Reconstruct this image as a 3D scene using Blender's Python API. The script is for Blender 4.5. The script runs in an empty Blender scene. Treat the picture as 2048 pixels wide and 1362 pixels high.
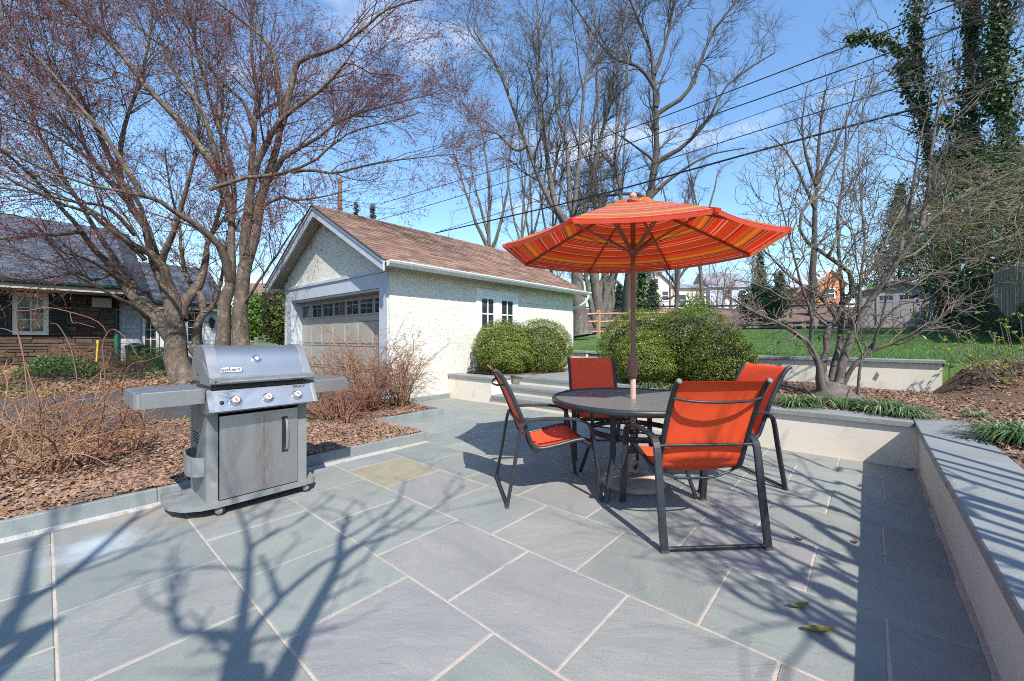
import bpy, math, random
import numpy as np
from mathutils import Vector, Matrix

S = bpy.context.scene
COL = S.collection
random.seed(7)
RNG = np.random.default_rng(11)
rad = math.radians

# ------------------------------------------------------------------ camera, sky, sun, exposure
# world x runs along the patio away to the right, world y away to the left; camera stands over the origin
F, CX, HY, EYE = 815.0, 1024.0, 676.0, 1.23
CU, SU = 0.6574, 0.7536
cam = bpy.data.cameras.new("camera")
cam.sensor_width = 36.0
cam.lens = 36.0 * F / 2048.0
cam.shift_y = -5.0 / 2048.0
cam.clip_start = 0.05
cam.clip_end = 2000.0
cam_o = bpy.data.objects.new("camera", cam)
COL.objects.link(cam_o)
cam_o.location = (0, 0, EYE)
cam_o.rotation_euler = (rad(90), 0, math.atan2(CU, SU) - rad(90))
S.camera = cam_o

SUN_TO = Vector((-0.463, -0.83, 1.0)).normalized()
SUN_EL = math.asin(SUN_TO.z)
W = bpy.data.worlds.new("World")
S.world = W
W.use_nodes = True
wn, wl = W.node_tree.nodes, W.node_tree.links
wn.clear()
w_out = wn.new("ShaderNodeOutputWorld")
w_bg = wn.new("ShaderNodeBackground")
w_bg.inputs["Strength"].default_value = 0.13
sky = wn.new("ShaderNodeTexSky")
sky.sky_type = 'NISHITA'
sky.sun_disc = False
sky.sun_elevation = SUN_EL
sky.sun_rotation = math.atan2(SUN_TO.x, SUN_TO.y)
sky.air_density = 1.3
sky.dust_density = 0.2
sky.ozone_density = 4.5
# a few fair-weather clouds mixed over the sky
w_tc = wn.new("ShaderNodeTexCoord")
w_map = wn.new("ShaderNodeMapping")
w_map.inputs["Scale"].default_value = (1.0, 1.0, 2.6)
w_map.inputs["Location"].default_value = (1.3, 2.2, 0.0)
w_no = wn.new("ShaderNodeTexNoise")
w_no.inputs["Scale"].default_value = 2.3
w_no.inputs["Detail"].default_value = 7.0
w_no.inputs["Roughness"].default_value = 0.56
w_rmp = wn.new("ShaderNodeValToRGB")
w_rmp.color_ramp.elements[0].position = 0.58
w_rmp.color_ramp.elements[1].position = 0.80
w_mix = wn.new("ShaderNodeMix")
w_mix.data_type = 'RGBA'
w_mix.inputs[7].default_value = (6.2, 6.4, 6.9, 1)
wl.new(w_tc.outputs["Generated"], w_map.inputs["Vector"])
wl.new(w_map.outputs["Vector"], w_no.inputs["Vector"])
wl.new(w_no.outputs["Fac"], w_rmp.inputs["Fac"])
wl.new(w_rmp.outputs["Color"], w_mix.inputs[0])
w_gain = wn.new("ShaderNodeMix")
w_gain.data_type = 'RGBA'
w_gain.blend_type = 'MULTIPLY'
w_gain.inputs[0].default_value = 1.0
w_gain.inputs[7].default_value = (1.06, 1.2, 1.28, 1)   # the clear deep blue of this sky
wl.new(sky.outputs["Color"], w_gain.inputs[6])
wl.new(w_gain.outputs[2], w_mix.inputs[6])
wl.new(w_mix.outputs[2], w_bg.inputs["Color"])
wl.new(w_bg.outputs["Background"], w_out.inputs["Surface"])

sl = bpy.data.lights.new("sun", 'SUN')
sl.energy = 4.7
sl.angle = rad(0.53)
sl.color = (1.0, 0.95, 0.87)
sun_o = bpy.data.objects.new("sun", sl)
COL.objects.link(sun_o)
sun_o.location = SUN_TO * 40
sun_o.rotation_euler = SUN_TO.to_track_quat('Z', 'Y').to_euler()

S.view_settings.view_transform = 'Standard'
S.view_settings.look = 'None'
S.view_settings.gamma = 1.0
S.view_settings.use_curve_mapping = False
S.view_settings.exposure = 0.6
S.cycles.use_denoising = False
S.cycles.filter_width = 1.0
S.cycles.max_bounces = 8
S.cycles.transparent_max_bounces = 12
S.cycles.caustics_reflective = False
S.cycles.caustics_refractive = False

# ------------------------------------------------------------------ where a pixel of the photograph lies
def uv(X, Y):
    return (CU * X + SU * Y, -SU * X + CU * Y)

def at(px, py, D):
    X = (px - CX) * D / F
    u, v = uv(X, D)
    return Vector((u, v, EYE - (py - HY) * D / F))

def gpt(px, py, z=0.0):
    D = (EYE - z) * F / (py - HY)
    u, v = uv((px - CX) * D / F, D)
    return Vector((u, v, z))

def smooth(a, b, x):
    t = min(1.0, max(0.0, (x - a) / (b - a)))
    return t * t * (3 - 2 * t)

def terrain(u, v):
    lawn_h = 0.85 + 0.05 * (u - 8.7)
    crest = 3.3 + 0.042 * min(max(v, -10.0), 32.0)
    if u > 26.0:
        foot = 0.85 + 0.05 * (26.0 - 8.7)
        lawn_h = foot + (crest - foot) * smooth(26.0, 37.0, u)
    left_h = 0.05 * max(0.0, min(v, 45.0) - 13.0)
    if u < 8.6:
        return left_h if v > 13 else -0.06
    w = smooth(11.0, 20.0, v) * (1.0 - smooth(22.0, 34.0, u))
    return lawn_h * (1 - w) + left_h * w

# ------------------------------------------------------------------ objects
ROOT = {}
def tag(o, label=None, cat=None, group=None, kind=None):
    if label: o["label"] = label
    if cat: o["category"] = cat
    if group: o["group"] = group
    if kind: o["kind"] = kind
    return o

def thing(name, label, cat, loc=(0, 0, 0), group=None, rz=0.0):
    o = bpy.data.objects.new(name, None)
    o.empty_display_size = 0.2
    o.location = loc
    o.rotation_euler = (0, 0, rz)
    COL.objects.link(o)
    ROOT[o.name] = Vector(loc)
    return tag(o, label, cat, group)

def link(name, me, parent=None, loc=None):
    o = bpy.data.objects.new(name, me)
    COL.objects.link(o)
    if parent is not None:
        o.parent = parent
        ROOT[o.name] = ROOT.get(parent.name, Vector((0, 0, 0)))
    if loc is not None:
        o.location = Vector(loc) - (ROOT.get(parent.name, Vector((0, 0, 0))) if parent is not None else Vector((0, 0, 0)))
    return o

def mesh_np(name, verts, faces, mat, smooth_sh=False, uvs=None):
    """faces: list of int arrays, each (n, 3) or (n, 4)"""
    me = bpy.data.meshes.new(name)
    verts = np.asarray(verts, dtype=np.float32)
    me.vertices.add(len(verts))
    me.vertices.foreach_set("co", verts.ravel())
    loops = np.concatenate([np.asarray(f, dtype=np.int32).ravel() for f in faces])
    sizes = np.concatenate([np.full(len(f), np.asarray(f).shape[1], dtype=np.int32) for f in faces])
    starts = np.concatenate([[0], np.cumsum(sizes)[:-1]]).astype(np.int32)
    me.loops.add(len(loops))
    me.loops.foreach_set("vertex_index", loops)
    me.polygons.add(len(sizes))
    me.polygons.foreach_set("loop_start", starts)
    me.polygons.foreach_set("use_smooth", np.full(len(sizes), smooth_sh, dtype=bool))
    if mat is not None:
        me.materials.append(mat)
    me.update(calc_edges=True)
    return me

class MB:
    """collects shapes; build() links them as ONE mesh object"""
    def __init__(self):
        self.v, self.f, self.s = [], [], []
        self.uv = {}
    def add(self, vs, fs, sm=False):
        b = len(self.v)
        self.v += [tuple(p) for p in vs]
        for q in fs:
            self.f.append([i + b for i in q])
            self.s.append(sm)
        return b
    def box(self, a, b):
        x0, y0, z0 = a
        x1, y1, z1 = b
        if x0 > x1: x0, x1 = x1, x0
        if y0 > y1: y0, y1 = y1, y0
        if z0 > z1: z0, z1 = z1, z0
        self.add([(x0, y0, z0), (x1, y0, z0), (x1, y1, z0), (x0, y1, z0), (x0, y0, z1), (x1, y0, z1), (x1, y1, z1), (x0, y1, z1)],
                 [(3, 2, 1, 0), (4, 5, 6, 7), (0, 1, 5, 4), (1, 2, 6, 5), (2, 3, 7, 6), (3, 0, 4, 7)])
        return self
    def slab(self, a, b, c=0.004, jit=0.0):
        """box with chamfered top edges"""
        x0, y0, z0 = a
        x1, y1, z1 = b
        j = lambda: random.uniform(-jit, jit)
        cs = [(x0 + j(), y0 + j()), (x1 + j(), y0 + j()), (x1 + j(), y1 + j()), (x0 + j(), y1 + j())]
        sg = [(1, 1), (-1, 1), (-1, -1), (1, -1)]
        vs = [(x, y, z0) for x, y in cs] + [(x, y, z1 - c) for x, y in cs] + [(x + c * s[0], y + c * s[1], z1) for (x, y), s in zip(cs, sg)]
        fs = [(3, 2, 1, 0), (8, 9, 10, 11)]
        for k in range(4):
            n = (k + 1) % 4
            fs += [(k, n, 4 + n, 4 + k), (4 + k, 4 + n, 8 + n, 8 + k)]
        self.add(vs, fs)
        return self
    def obox(self, c, ax, ay, az):
        """box about centre c with half-axis vectors"""
        c, ax, ay, az = Vector(c), Vector(ax), Vector(ay), Vector(az)
        vs = []
        for k in (-1, 1):
            for i, j in ((-1, -1), (1, -1), (1, 1), (-1, 1)):
                vs.append(c + ax * i + ay * j + az * k)
        self.add(vs, [(3, 2, 1, 0), (4, 5, 6, 7), (0, 1, 5, 4), (1, 2, 6, 5), (2, 3, 7, 6), (3, 0, 4, 7)])
        return self
    def bar(self, p, q, w, h, up=(0, 0, 1)):
        p, q = Vector(p), Vector(q)
        d = q - p
        x = d.normalized()
        y = Vector(up).cross(x)
        if y.length < 1e-4: y = Vector((1, 0, 0)).cross(x)
        y.normalize()
        z = x.cross(y)
        return self.obox((p + q) / 2, d / 2, y * w / 2, z * h / 2)
    def tube(self, pts, r, n=8, cap=True, flat=None, side=None):
        """swept tube; flat=(w,h) gives an oval section measured along side and its normal"""
        pts = [Vector(p) for p in pts]
        k = len(pts)
        rs = r if isinstance(r, (list, tuple)) else [r] * k
        vs, fs = [], []
        prev = None
        for i, p in enumerate(pts):
            t = (pts[min(i + 1, k - 1)] - pts[max(i - 1, 0)]).normalized()
            if side is not None:
                a = Vector(side)
                a = (a - t * a.dot(t)).normalized()
            elif prev is None:
                a = t.cross(Vector((0.13, 0.31, 0.94)))
                if a.length < 0.05: a = t.cross(Vector((1, 0, 0)))
                a.normalize()
            else:
                a = (prev - t * prev.dot(t)).normalized()
            prev = a
            b = t.cross(a)
            for j in range(n):
                g = 2 * math.pi * j / n
                if flat: vs.append(p + a * (math.cos(g) * flat[0] / 2) + b * (math.sin(g) * flat[1] / 2))
                else: vs.append(p + (a * math.cos(g) + b * math.sin(g)) * rs[i])
        for i in range(k - 1):
            for j in range(n):
                m = (j + 1) % n
                fs.append((i * n + j, i * n + m, (i + 1) * n + m, (i + 1) * n + j))
        self.add(vs, fs, True)
        if cap:
            self.add(vs[:n], [tuple(range(n - 1, -1, -1))])
            self.add(vs[-n:], [tuple(range(n))])
        return self
    def flatbar(self, pts, w, h, side):
        """rectangular bar swept along pts: w along side, h across"""
        pts = [Vector(p) for p in pts]
        k = len(pts)
        a = Vector(side).normalized()
        c = min(w, h) * 0.22
        prof = [(-w / 2 + c, -h / 2), (w / 2 - c, -h / 2), (w / 2, -h / 2 + c), (w / 2, h / 2 - c), (w / 2 - c, h / 2), (-w / 2 + c, h / 2), (-w / 2, h / 2 - c), (-w / 2, -h / 2 + c)]
        n = len(prof)
        vs, fs = [], []
        for i, p in enumerate(pts):
            t = (pts[min(i + 1, k - 1)] - pts[max(i - 1, 0)]).normalized()
            b = t.cross(a).normalized()
            for x, y in prof: vs.append(p + a * x + b * y)
        for i in range(k - 1):
            for j in range(n):
                m = (j + 1) % n
                fs.append((i * n + j, i * n + m, (i + 1) * n + m, (i + 1) * n + j))
        fs += [tuple(range(n - 1, -1, -1)), tuple(range((k - 1) * n, k * n))]
        self.add(vs, fs)
        return self
    def lathe(self, prof, n=24, o=(0, 0, 0), axis=None, sm=True):
        o = Vector(o)
        if axis is None: A, B, Z = Vector((1, 0, 0)), Vector((0, 1, 0)), Vector((0, 0, 1))
        else:
            Z = Vector(axis).normalized()
            A = Z.cross(Vector((0.2, 0.3, 0.9)) if abs(Z.z) < 0.9 else Vector((1, 0, 0))).normalized()
            B = Z.cross(A)
        vs, fs = [], []
        for r, z in prof:
            for j in range(n):
                g = 2 * math.pi * j / n
                vs.append(o + A * (r * math.cos(g)) + B * (r * math.sin(g)) + Z * z)
        for i in range(len(prof) - 1):
            for j in range(n):
                m = (j + 1) % n
                fs.append((i * n + j, i * n + m, (i + 1) * n + m, (i + 1) * n + j))
        self.add(vs, fs, sm)
        closed = prof[0] == prof[-1]
        if prof[0][0] > 1e-5 and not closed: self.add(vs[:n], [tuple(range(n - 1, -1, -1))])
        if prof[-1][0] > 1e-5 and not closed: self.add(vs[-n:], [tuple(range(n))])
        return self
    def prism(self, poly, a, b, ax=2):
        """closed 2-D outline pulled from a to b along axis ax"""
        def put(p, t):
            if ax == 2: return (p[0], p[1], t)
            if ax == 0: return (t, p[0], p[1])
            return (p[0], t, p[1])
        n = len(poly)
        vs = [put(p, a) for p in poly] + [put(p, b) for p in poly]
        fs = [tuple(range(n - 1, -1, -1)), tuple(range(n, 2 * n))]
        for i in range(n):
            m = (i + 1) % n
            fs.append((i, m, n + m, n + i))
        self.add(vs, fs)
        return self
    def build(self, name, mat, parent=None, smooth_all=False, fix=True):
        o3 = ROOT.get(parent.name, Vector((0, 0, 0))) if parent is not None else Vector((0, 0, 0))
        me = bpy.data.meshes.new(name)
        me.from_pydata([(p[0] - o3.x, p[1] - o3.y, p[2] - o3.z) for p in self.v], [], self.f)
        for p, s in zip(me.polygons, self.s): p.use_smooth = s or smooth_all
        if fix:
            import bmesh
            bm = bmesh.new()
            bm.from_mesh(me)
            bmesh.ops.recalc_face_normals(bm, faces=bm.faces)
            bm.to_mesh(me)
            bm.free()
        if mat is not None: me.materials.append(mat)
        return link(name, me, parent)

def put(name, verts, faces, mat, parent=None, smooth_sh=False):
    o3 = ROOT.get(parent.name, Vector((0, 0, 0))) if parent is not None else Vector((0, 0, 0))
    v = np.asarray(verts, dtype=np.float32).reshape(-1, 3) - np.array(o3[:], dtype=np.float32)
    return link(name, mesh_np(name, v, faces, mat, smooth_sh), parent)

def catmull(pts, per=5):
    pts = [Vector(p) for p in pts]
    if len(pts) < 3: return pts
    out = []
    for i in range(len(pts) - 1):
        p0, p1, p2, p3 = pts[max(i - 1, 0)], pts[i], pts[i + 1], pts[min(i + 2, len(pts) - 1)]
        for k in range(per):
            t = k / per
            out.append(0.5 * ((2 * p1) + (p2 - p0) * t + (2 * p0 - 5 * p1 + 4 * p2 - p3) * t * t + (3 * p1 - p0 - 3 * p2 + p3) * t ** 3))
    out.append(pts[-1])
    return out

# ------------------------------------------------------------------ materials
class NT:
    def __init__(self, name):
        self.m = bpy.data.materials.new(name)
        self.m.use_nodes = True
        self.n, self.l = self.m.node_tree.nodes, self.m.node_tree.links
        self.n.clear()
        self.out = self.n.new("ShaderNodeOutputMaterial")
    def new(self, t, **kw):
        x = self.n.new("ShaderNode" + t)
        for k, v in kw.items(): setattr(x, k, v)
        return x
    def ln(self, a, b): self.l.new(a, b)
    def mix(self, fac, a, b, mode='MIX'):
        x = self.new("Mix", data_type='RGBA', blend_type=mode)
        for s, i in ((fac, 0), (a, 6), (b, 7)):
            if hasattr(s, "links"): self.ln(s, x.inputs[i])
            elif isinstance(s, (int, float)): x.inputs[i].default_value = s
            else: x.inputs[i].default_value = (*s[:3], 1)
        return x.outputs[2]
    def noise(self, vec, scale, detail=4, rough=0.55, dist=0.0):
        x = self.new("TexNoise")
        x.inputs["Scale"].default_value = scale
        x.inputs["Detail"].default_value = detail
        x.inputs["Roughness"].default_value = rough
        x.inputs["Distortion"].default_value = dist
        if vec is not None: self.ln(vec, x.inputs["Vector"])
        return x.outputs["Fac"]
    def ramp(self, fac, stops, mode='LINEAR'):
        x = self.new("ValToRGB")
        cr = x.color_ramp
        cr.interpolation = mode
        while len(cr.elements) < len(stops): cr.elements.new(0.5)
        for e, (p, c) in zip(cr.elements, stops):
            e.position = p
            e.color = (*c[:3], 1) if not isinstance(c, (int, float)) else (c, c, c, 1)
        self.ln(fac, x.inputs["Fac"])
        return x.outputs["Color"]
    def math(self, op, a, b=None):
        x = self.new("Math", operation=op)
        for i, s in enumerate((a, b)):
            if s is None: continue
            if hasattr(s, "links"): self.ln(s, x.inputs[i])
            else: x.inputs[i].default_value = s
        return x.outputs[0]
    def scale(self, vec, sx, sy, sz, rz=0.0):
        x = self.new("Mapping")
        x.inputs["Scale"].default_value = (sx, sy, sz)
        x.inputs["Rotation"].default_value = (0, 0, rz)
        self.ln(vec, x.inputs["Vector"])
        return x.outputs["Vector"]

def bump(t, height, strength, dist=0.01, prev=None):
    b = t.new("Bump")
    b.inputs["Strength"].default_value = strength
    b.inputs["Distance"].default_value = dist
    t.ln(height, b.inputs["Height"])
    if prev is not None: t.ln(prev, b.inputs["Normal"])
    return b.outputs["Normal"]

def mat(name, c1, c2=None, scale=6.0, rough=0.7, metal=0.0, bmp=0.0, bscale=60.0, bdist=0.005, var=0.0, island=0.0, aniso=None, spec=None, objcol=False, dirt=None, rvar=0.0, hue=0.0):
    """general surface: two colours through noise, per-object and per-island variation, fine relief"""
    t = NT(name)
    p = t.new("BsdfPrincipled")
    geo = t.new("NewGeometry")
    pos = geo.outputs["Position"]
    if aniso: pos = t.scale(pos, *aniso)
    c2 = c2 or c1
    n1 = t.noise(pos, scale, 5)
    f = t.ramp(n1, [(0.3, 0.0), (0.7, 1.0)])
    col = t.mix(f, c1, c2)
    if objcol:
        oi = t.new("ObjectInfo")
        col = t.mix(1.0, col, oi.outputs["Color"], 'MULTIPLY')
    if dirt:
        n3 = t.noise(geo.outputs["Position"], dirt[1], 6, 0.65)
        col = t.mix(t.ramp(n3, [(dirt[2], 0.0), (dirt[2] + 0.14, dirt[3])]), col, dirt[0])
    if var or island:
        hs = t.new("HueSaturation")
        oi = t.new("ObjectInfo")
        r = oi.outputs["Random"]
        amt = var
        if island:
            r = t.math('FRACT', t.math('ADD', r, geo.outputs["Random Per Island"]))
            amt = island
        v = t.math('ADD', t.math('MULTIPLY', r, 2 * amt), 1.0 - amt)
        t.ln(v, hs.inputs["Value"])
        if hue:
            h = t.math('ADD', t.math('MULTIPLY', t.math('FRACT', t.math('MULTIPLY', r, 7.31)), hue), 0.5 - hue / 2)
            t.ln(h, hs.inputs["Hue"])
        t.ln(col, hs.inputs["Color"])
        col = hs.outputs["Color"]
    t.ln(col, p.inputs["Base Color"])
    p.inputs["Roughness"].default_value = rough
    if rvar:
        t.ln(t.math('ADD', t.math('MULTIPLY', n1, 2 * rvar), rough - rvar), p.inputs["Roughness"])
    p.inputs["Metallic"].default_value = metal
    if spec is not None: p.inputs["Specular IOR Level"].default_value = spec
    if bmp:
        n2 = t.noise(pos, bscale, 4, 0.6)
        t.ln(bump(t, n2, bmp, bdist), p.inputs["Normal"])
    t.ln(p.outputs[0], t.out.inputs[0])
    return t.m

def leafmat(name, c1, c2, trans=0.35, rough=0.45, c3=None):
    t = NT(name)
    geo = t.new("NewGeometry")
    stops = [(0.0, c1), (1.0, c2)] if c3 is None else [(0.0, c1), (0.72, c2), (1.0, c3)]
    col = t.ramp(geo.outputs["Random Per Island"], stops)
    p = t.new("BsdfPrincipled")
    p.inputs["Roughness"].default_value = rough
    tr = t.new("BsdfTranslucent")
    mx = t.new("MixShader")
    mx.inputs[0].default_value = trans
    t.ln(col, p.inputs["Base Color"])
    t.ln(col, tr.inputs["Color"])
    t.ln(p.outputs[0], mx.inputs[1])
    t.ln(tr.outputs[0], mx.inputs[2])
    t.ln(mx.outputs[0], t.out.inputs[0])
    return t.m

def bark(name, c1, c2, lichen=None, sc=9.0, bmp=0.6):
    t = NT(name)
    p = t.new("BsdfPrincipled")
    geo = t.new("NewGeometry")
    v = t.scale(geo.outputs["Position"], 1, 1, 0.35)
    n1 = t.noise(v, sc, 6, 0.65)
    col = t.mix(t.ramp(n1, [(0.35, 0.0), (0.65, 1.0)]), c1, c2)
    if lichen:
        n3 = t.noise(geo.outputs["Position"], sc * 0.8, 5, 0.7)
        col = t.mix(t.ramp(n3, [(0.54, 0.0), (0.62, 0.75)]), col, lichen)
    t.ln(col, p.inputs["Base Color"])
    p.inputs["Roughness"].default_value = 0.85
    if bmp: t.ln(bump(t, t.noise(v, sc * 6, 5, 0.7), bmp, 0.02), p.inputs["Normal"])
    t.ln(p.outputs[0], t.out.inputs[0])
    return t.m
# ------------------------------------------------------------------ plants: swept twigs, leaves, buds (numpy, many at once)
def unit(a):
    return a / np.maximum(np.linalg.norm(a, axis=-1, keepdims=True), 1e-9)

def sweep(P, R, n=3):
    """P (M,k,3) polylines, R (M,k) radii -> verts, quads"""
    M_, k, _ = P.shape
    T = np.empty_like(P)
    T[:, 1:-1] = P[:, 2:] - P[:, :-2]
    T[:, 0] = P[:, 1] - P[:, 0]
    T[:, -1] = P[:, -1] - P[:, -2]
    T = unit(T)
    mean = unit(P[:, -1] - P[:, 0])
    ref = np.where(np.abs(mean[:, 2:3]) > 0.75, np.array([[0.91, 0.41, 0.05]]), np.array([[0.12, 0.07, 0.99]]))
    A = unit(np.cross(T, ref[:, None, :]))
    B = np.cross(T, A)
    g = 2 * np.pi * np.arange(n) / n
    V = P[:, :, None, :] + R[:, :, None, None] * (A[:, :, None, :] * np.cos(g)[None, None, :, None] + B[:, :, None, :] * np.sin(g)[None, None, :, None])
    base = (np.arange(M_) * k * n)[:, None, None] + (np.arange(k - 1) * n)[None, :, None]
    j = np.arange(n)
    m = (j + 1) % n
    Q = np.stack(np.broadcast_arrays(base + j, base + m, base + n + m, base + n + j), axis=-1).reshape(-1, 4)
    return V.reshape(-1, 3), Q

class Batch:
    def __init__(self): self.v, self.q, self.t, self.nv = [], [], [], 0
    def tubes(self, P, R, n=3):
        if len(P) == 0: return
        V, Q = sweep(P, R, n)
        self.v.append(V)
        self.q.append(Q + self.nv)
        self.nv += len(V)
    def tris(self, V, T):
        if len(V) == 0: return
        self.v.append(V)
        self.t.append(T + self.nv)
        self.nv += len(V)
    def quads(self, V, Q):
        if len(V) == 0: return
        self.v.append(V)
        self.q.append(Q + self.nv)
        self.nv += len(V)
    def build(self, name, mat, parent=None, smooth_sh=True):
        if not self.v: return None
        fs = []
        if self.q: fs.append(np.concatenate(self.q))
        if self.t: fs.append(np.concatenate(self.t))
        return put(name, np.concatenate(self.v), fs, mat, parent, smooth_sh)

def along(P, R, idx, t):
    k = P.shape[1]
    x = np.clip(t, 0, 0.9999) * (k - 1)
    i = x.astype(int)
    f = (x - i)[:, None]
    a, b = P[idx, i], P[idx, i + 1]
    return a * (1 - f) + b * f, unit(b - a), R[idx, i] * (1 - f[:, 0]) + R[idx, i + 1] * f[:, 0]

def grow(P, R, per, length, ang=(30, 60), up=0.3, bend=0.25, grav=0.0, k=5, rmul=0.6, rmax=1.0, rtip=0.003, t0=0.25, bias=None, taper_len=0.5, flatten=0.0):
    """children on every polyline of P. per = mean number per polyline (or per metre when negative)"""
    if len(P) == 0: return P, R
    if per < 0:
        ln = np.linalg.norm(np.diff(P, axis=1), axis=2).sum(1)
        cnt = RNG.poisson(np.maximum(ln * -per * (1 - t0), 0.01))
    else: cnt = RNG.poisson(per, len(P))
    idx = np.repeat(np.arange(len(P)), cnt)
    N = len(idx)
    if N == 0: return np.zeros((0, k, 3)), np.zeros((0, k))
    t = t0 + (1 - t0) * RNG.random(N) ** 0.8
    p, d, r = along(P, R, idx, t)
    rnd = RNG.normal(size=(N, 3))
    perp = unit(rnd - d * (rnd * d).sum(1, keepdims=True))
    if flatten: perp[:, 2] *= (1 - flatten)
    perp = unit(perp)
    a = np.radians(RNG.uniform(ang[0], ang[1], N))[:, None]
    dr = d * np.cos(a) + perp * np.sin(a)
    dr[:, 2] += up
    if bias is not None: dr += np.array(bias)
    dr = unit(dr)
    L = RNG.uniform(length[0], length[1], N) * (1 - taper_len * t)
    out = np.empty((N, k, 3))
    out[:, 0] = p
    for i in range(1, k):
        dr = dr + RNG.normal(size=(N, 3)) * bend
        dr[:, 2] += grav
        dr = unit(dr)
        out[:, i] = out[:, i - 1] + dr * (L / (k - 1))[:, None]
    r0 = np.minimum(r * rmul, rmax)
    s = np.linspace(0, 1, k)[None, :]
    RR = r0[:, None] * (1 - s) + np.minimum(rtip, r0)[:, None] * s
    return out, RR

def resample(pts, radii, k):
    """catmull through pts, k points"""
    c = catmull(pts, 8)
    rr = np.interp(np.linspace(0, len(radii) - 1, len(c)), np.arange(len(radii)), radii)
    c = np.array([p[:] for p in c])
    x = np.linspace(0, len(c) - 1, k)
    i = np.clip(x.astype(int), 0, len(c) - 2)
    f = (x - i)[:, None]
    return c[i] * (1 - f) + c[i + 1] * f, np.interp(x, np.arange(len(c)), rr)

def spindles(C, D, L, w):
    """small pointed buds at C along D"""
    N = len(C)
    rnd = RNG.normal(size=(N, 3))
    a = unit(np.cross(D, rnd))
    b = np.cross(D, a)
    mid = C + D * (L * 0.3)[:, None]
    V = np.stack([mid + a * w[:, None], mid - a * (w * 0.5)[:, None] + b * (w * 0.87)[:, None], mid - a * (w * 0.5)[:, None] - b * (w * 0.87)[:, None], C + D * L[:, None]], 1)
    T = np.array([(0, 2, 1), (3, 0, 1), (3, 1, 2), (3, 2, 0)])
    return V.reshape(-1, 3), (np.arange(N)[:, None, None] * 4 + T).reshape(-1, 3)

def leaves(C, Nn, size, asp=0.55, fold=0.25, droop=None):
    """folded pointed leaves: 4 verts, 2 tris; Nn = direction the leaf faces"""
    N = len(C)
    rnd = RNG.normal(size=(N, 3))
    t = unit(rnd - Nn * (rnd * Nn).sum(1, keepdims=True))
    if droop is not None:
        t[:, 2] -= droop
        t = unit(t - Nn * (t * Nn).sum(1, keepdims=True))
    s = np.cross(Nn, t)
    L = size[:, None]
    V = np.stack([C, C + t * L * 0.5 + s * L * asp * 0.5 + Nn * L * fold * 0.4, C + t * L, C + t * L * 0.5 - s * L * asp * 0.5 + Nn * L * fold * 0.4], 1)
    T = np.array([(0, 2, 1), (0, 3, 2)])
    return V.reshape(-1, 3), (np.arange(N)[:, None, None] * 4 + T).reshape(-1, 3)

def limb_set(specs, D0, k=14, sc=1.0):
    """specs: list of (pixel points [(x, y[, D])...], width in pixels at start, at end); D0 default distance"""
    P, R = [], []
    for pts, w0, w1 in specs:
        dd = [p[2] if len(p) > 2 else None for p in pts]
        if all(d is None for d in dd): dd = [D0] * len(pts)
        else:
            known = [(i, d) for i, d in enumerate(dd) if d is not None]
            dd = list(np.interp(range(len(pts)), [i for i, _ in known], [d for _, d in known]))
        w = [at(p[0], p[1], d) for p, d in zip(pts, dd)]
        we = max(1.6, w1 * 0.55)
        rr = [sc * 0.5 * w0 * (we / w0) ** ((i / (len(pts) - 1)) ** 1.1) * d / F for i, d in enumerate(dd)]
        a, b = resample(w, rr, k)
        P.append(a)
        R.append(b)
    return np.array(P), np.array(R)

def wobble(P, R, amt):
    Q = P.copy()
    n = RNG.normal(size=P.shape) * amt * R[:, :, None]
    Q[:, 1:-1] += n[:, 1:-1]
    return Q

def blob_leaves(c, r, n, size, squash=(1, 1, 1), lump=0.18, seed=0, inner=0.72, zmin=None, asp=0.55, up=0.35):
    """leaf positions over a lumpy rounded mass, most of them near its skin"""
    rg = np.random.default_rng(seed)
    d = unit(rg.normal(size=(n, 3)))
    ph = rg.uniform(0, 6.28, 12)
    fr = rg.uniform(2.0, 7.0, (12, 3))
    lum = sum(np.sin((d * fr[i]).sum(1) * 1.6 + ph[i]) for i in range(12)) / 5.0
    rad_ = r * (1 + lump * lum) * (inner + (1 - inner) * rg.random(n) ** 0.45)
    p = np.array(c) + d * rad_[:, None] * np.array(squash)
    nn = unit(d + rg.normal(size=(n, 3)) * 0.55 + np.array([0, 0, up]))
    if zmin is not None:
        k = p[:, 2] > zmin
        p, nn = p[k], nn[k]
    return p, nn, rg.uniform(size[0], size[1], len(p))
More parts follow.
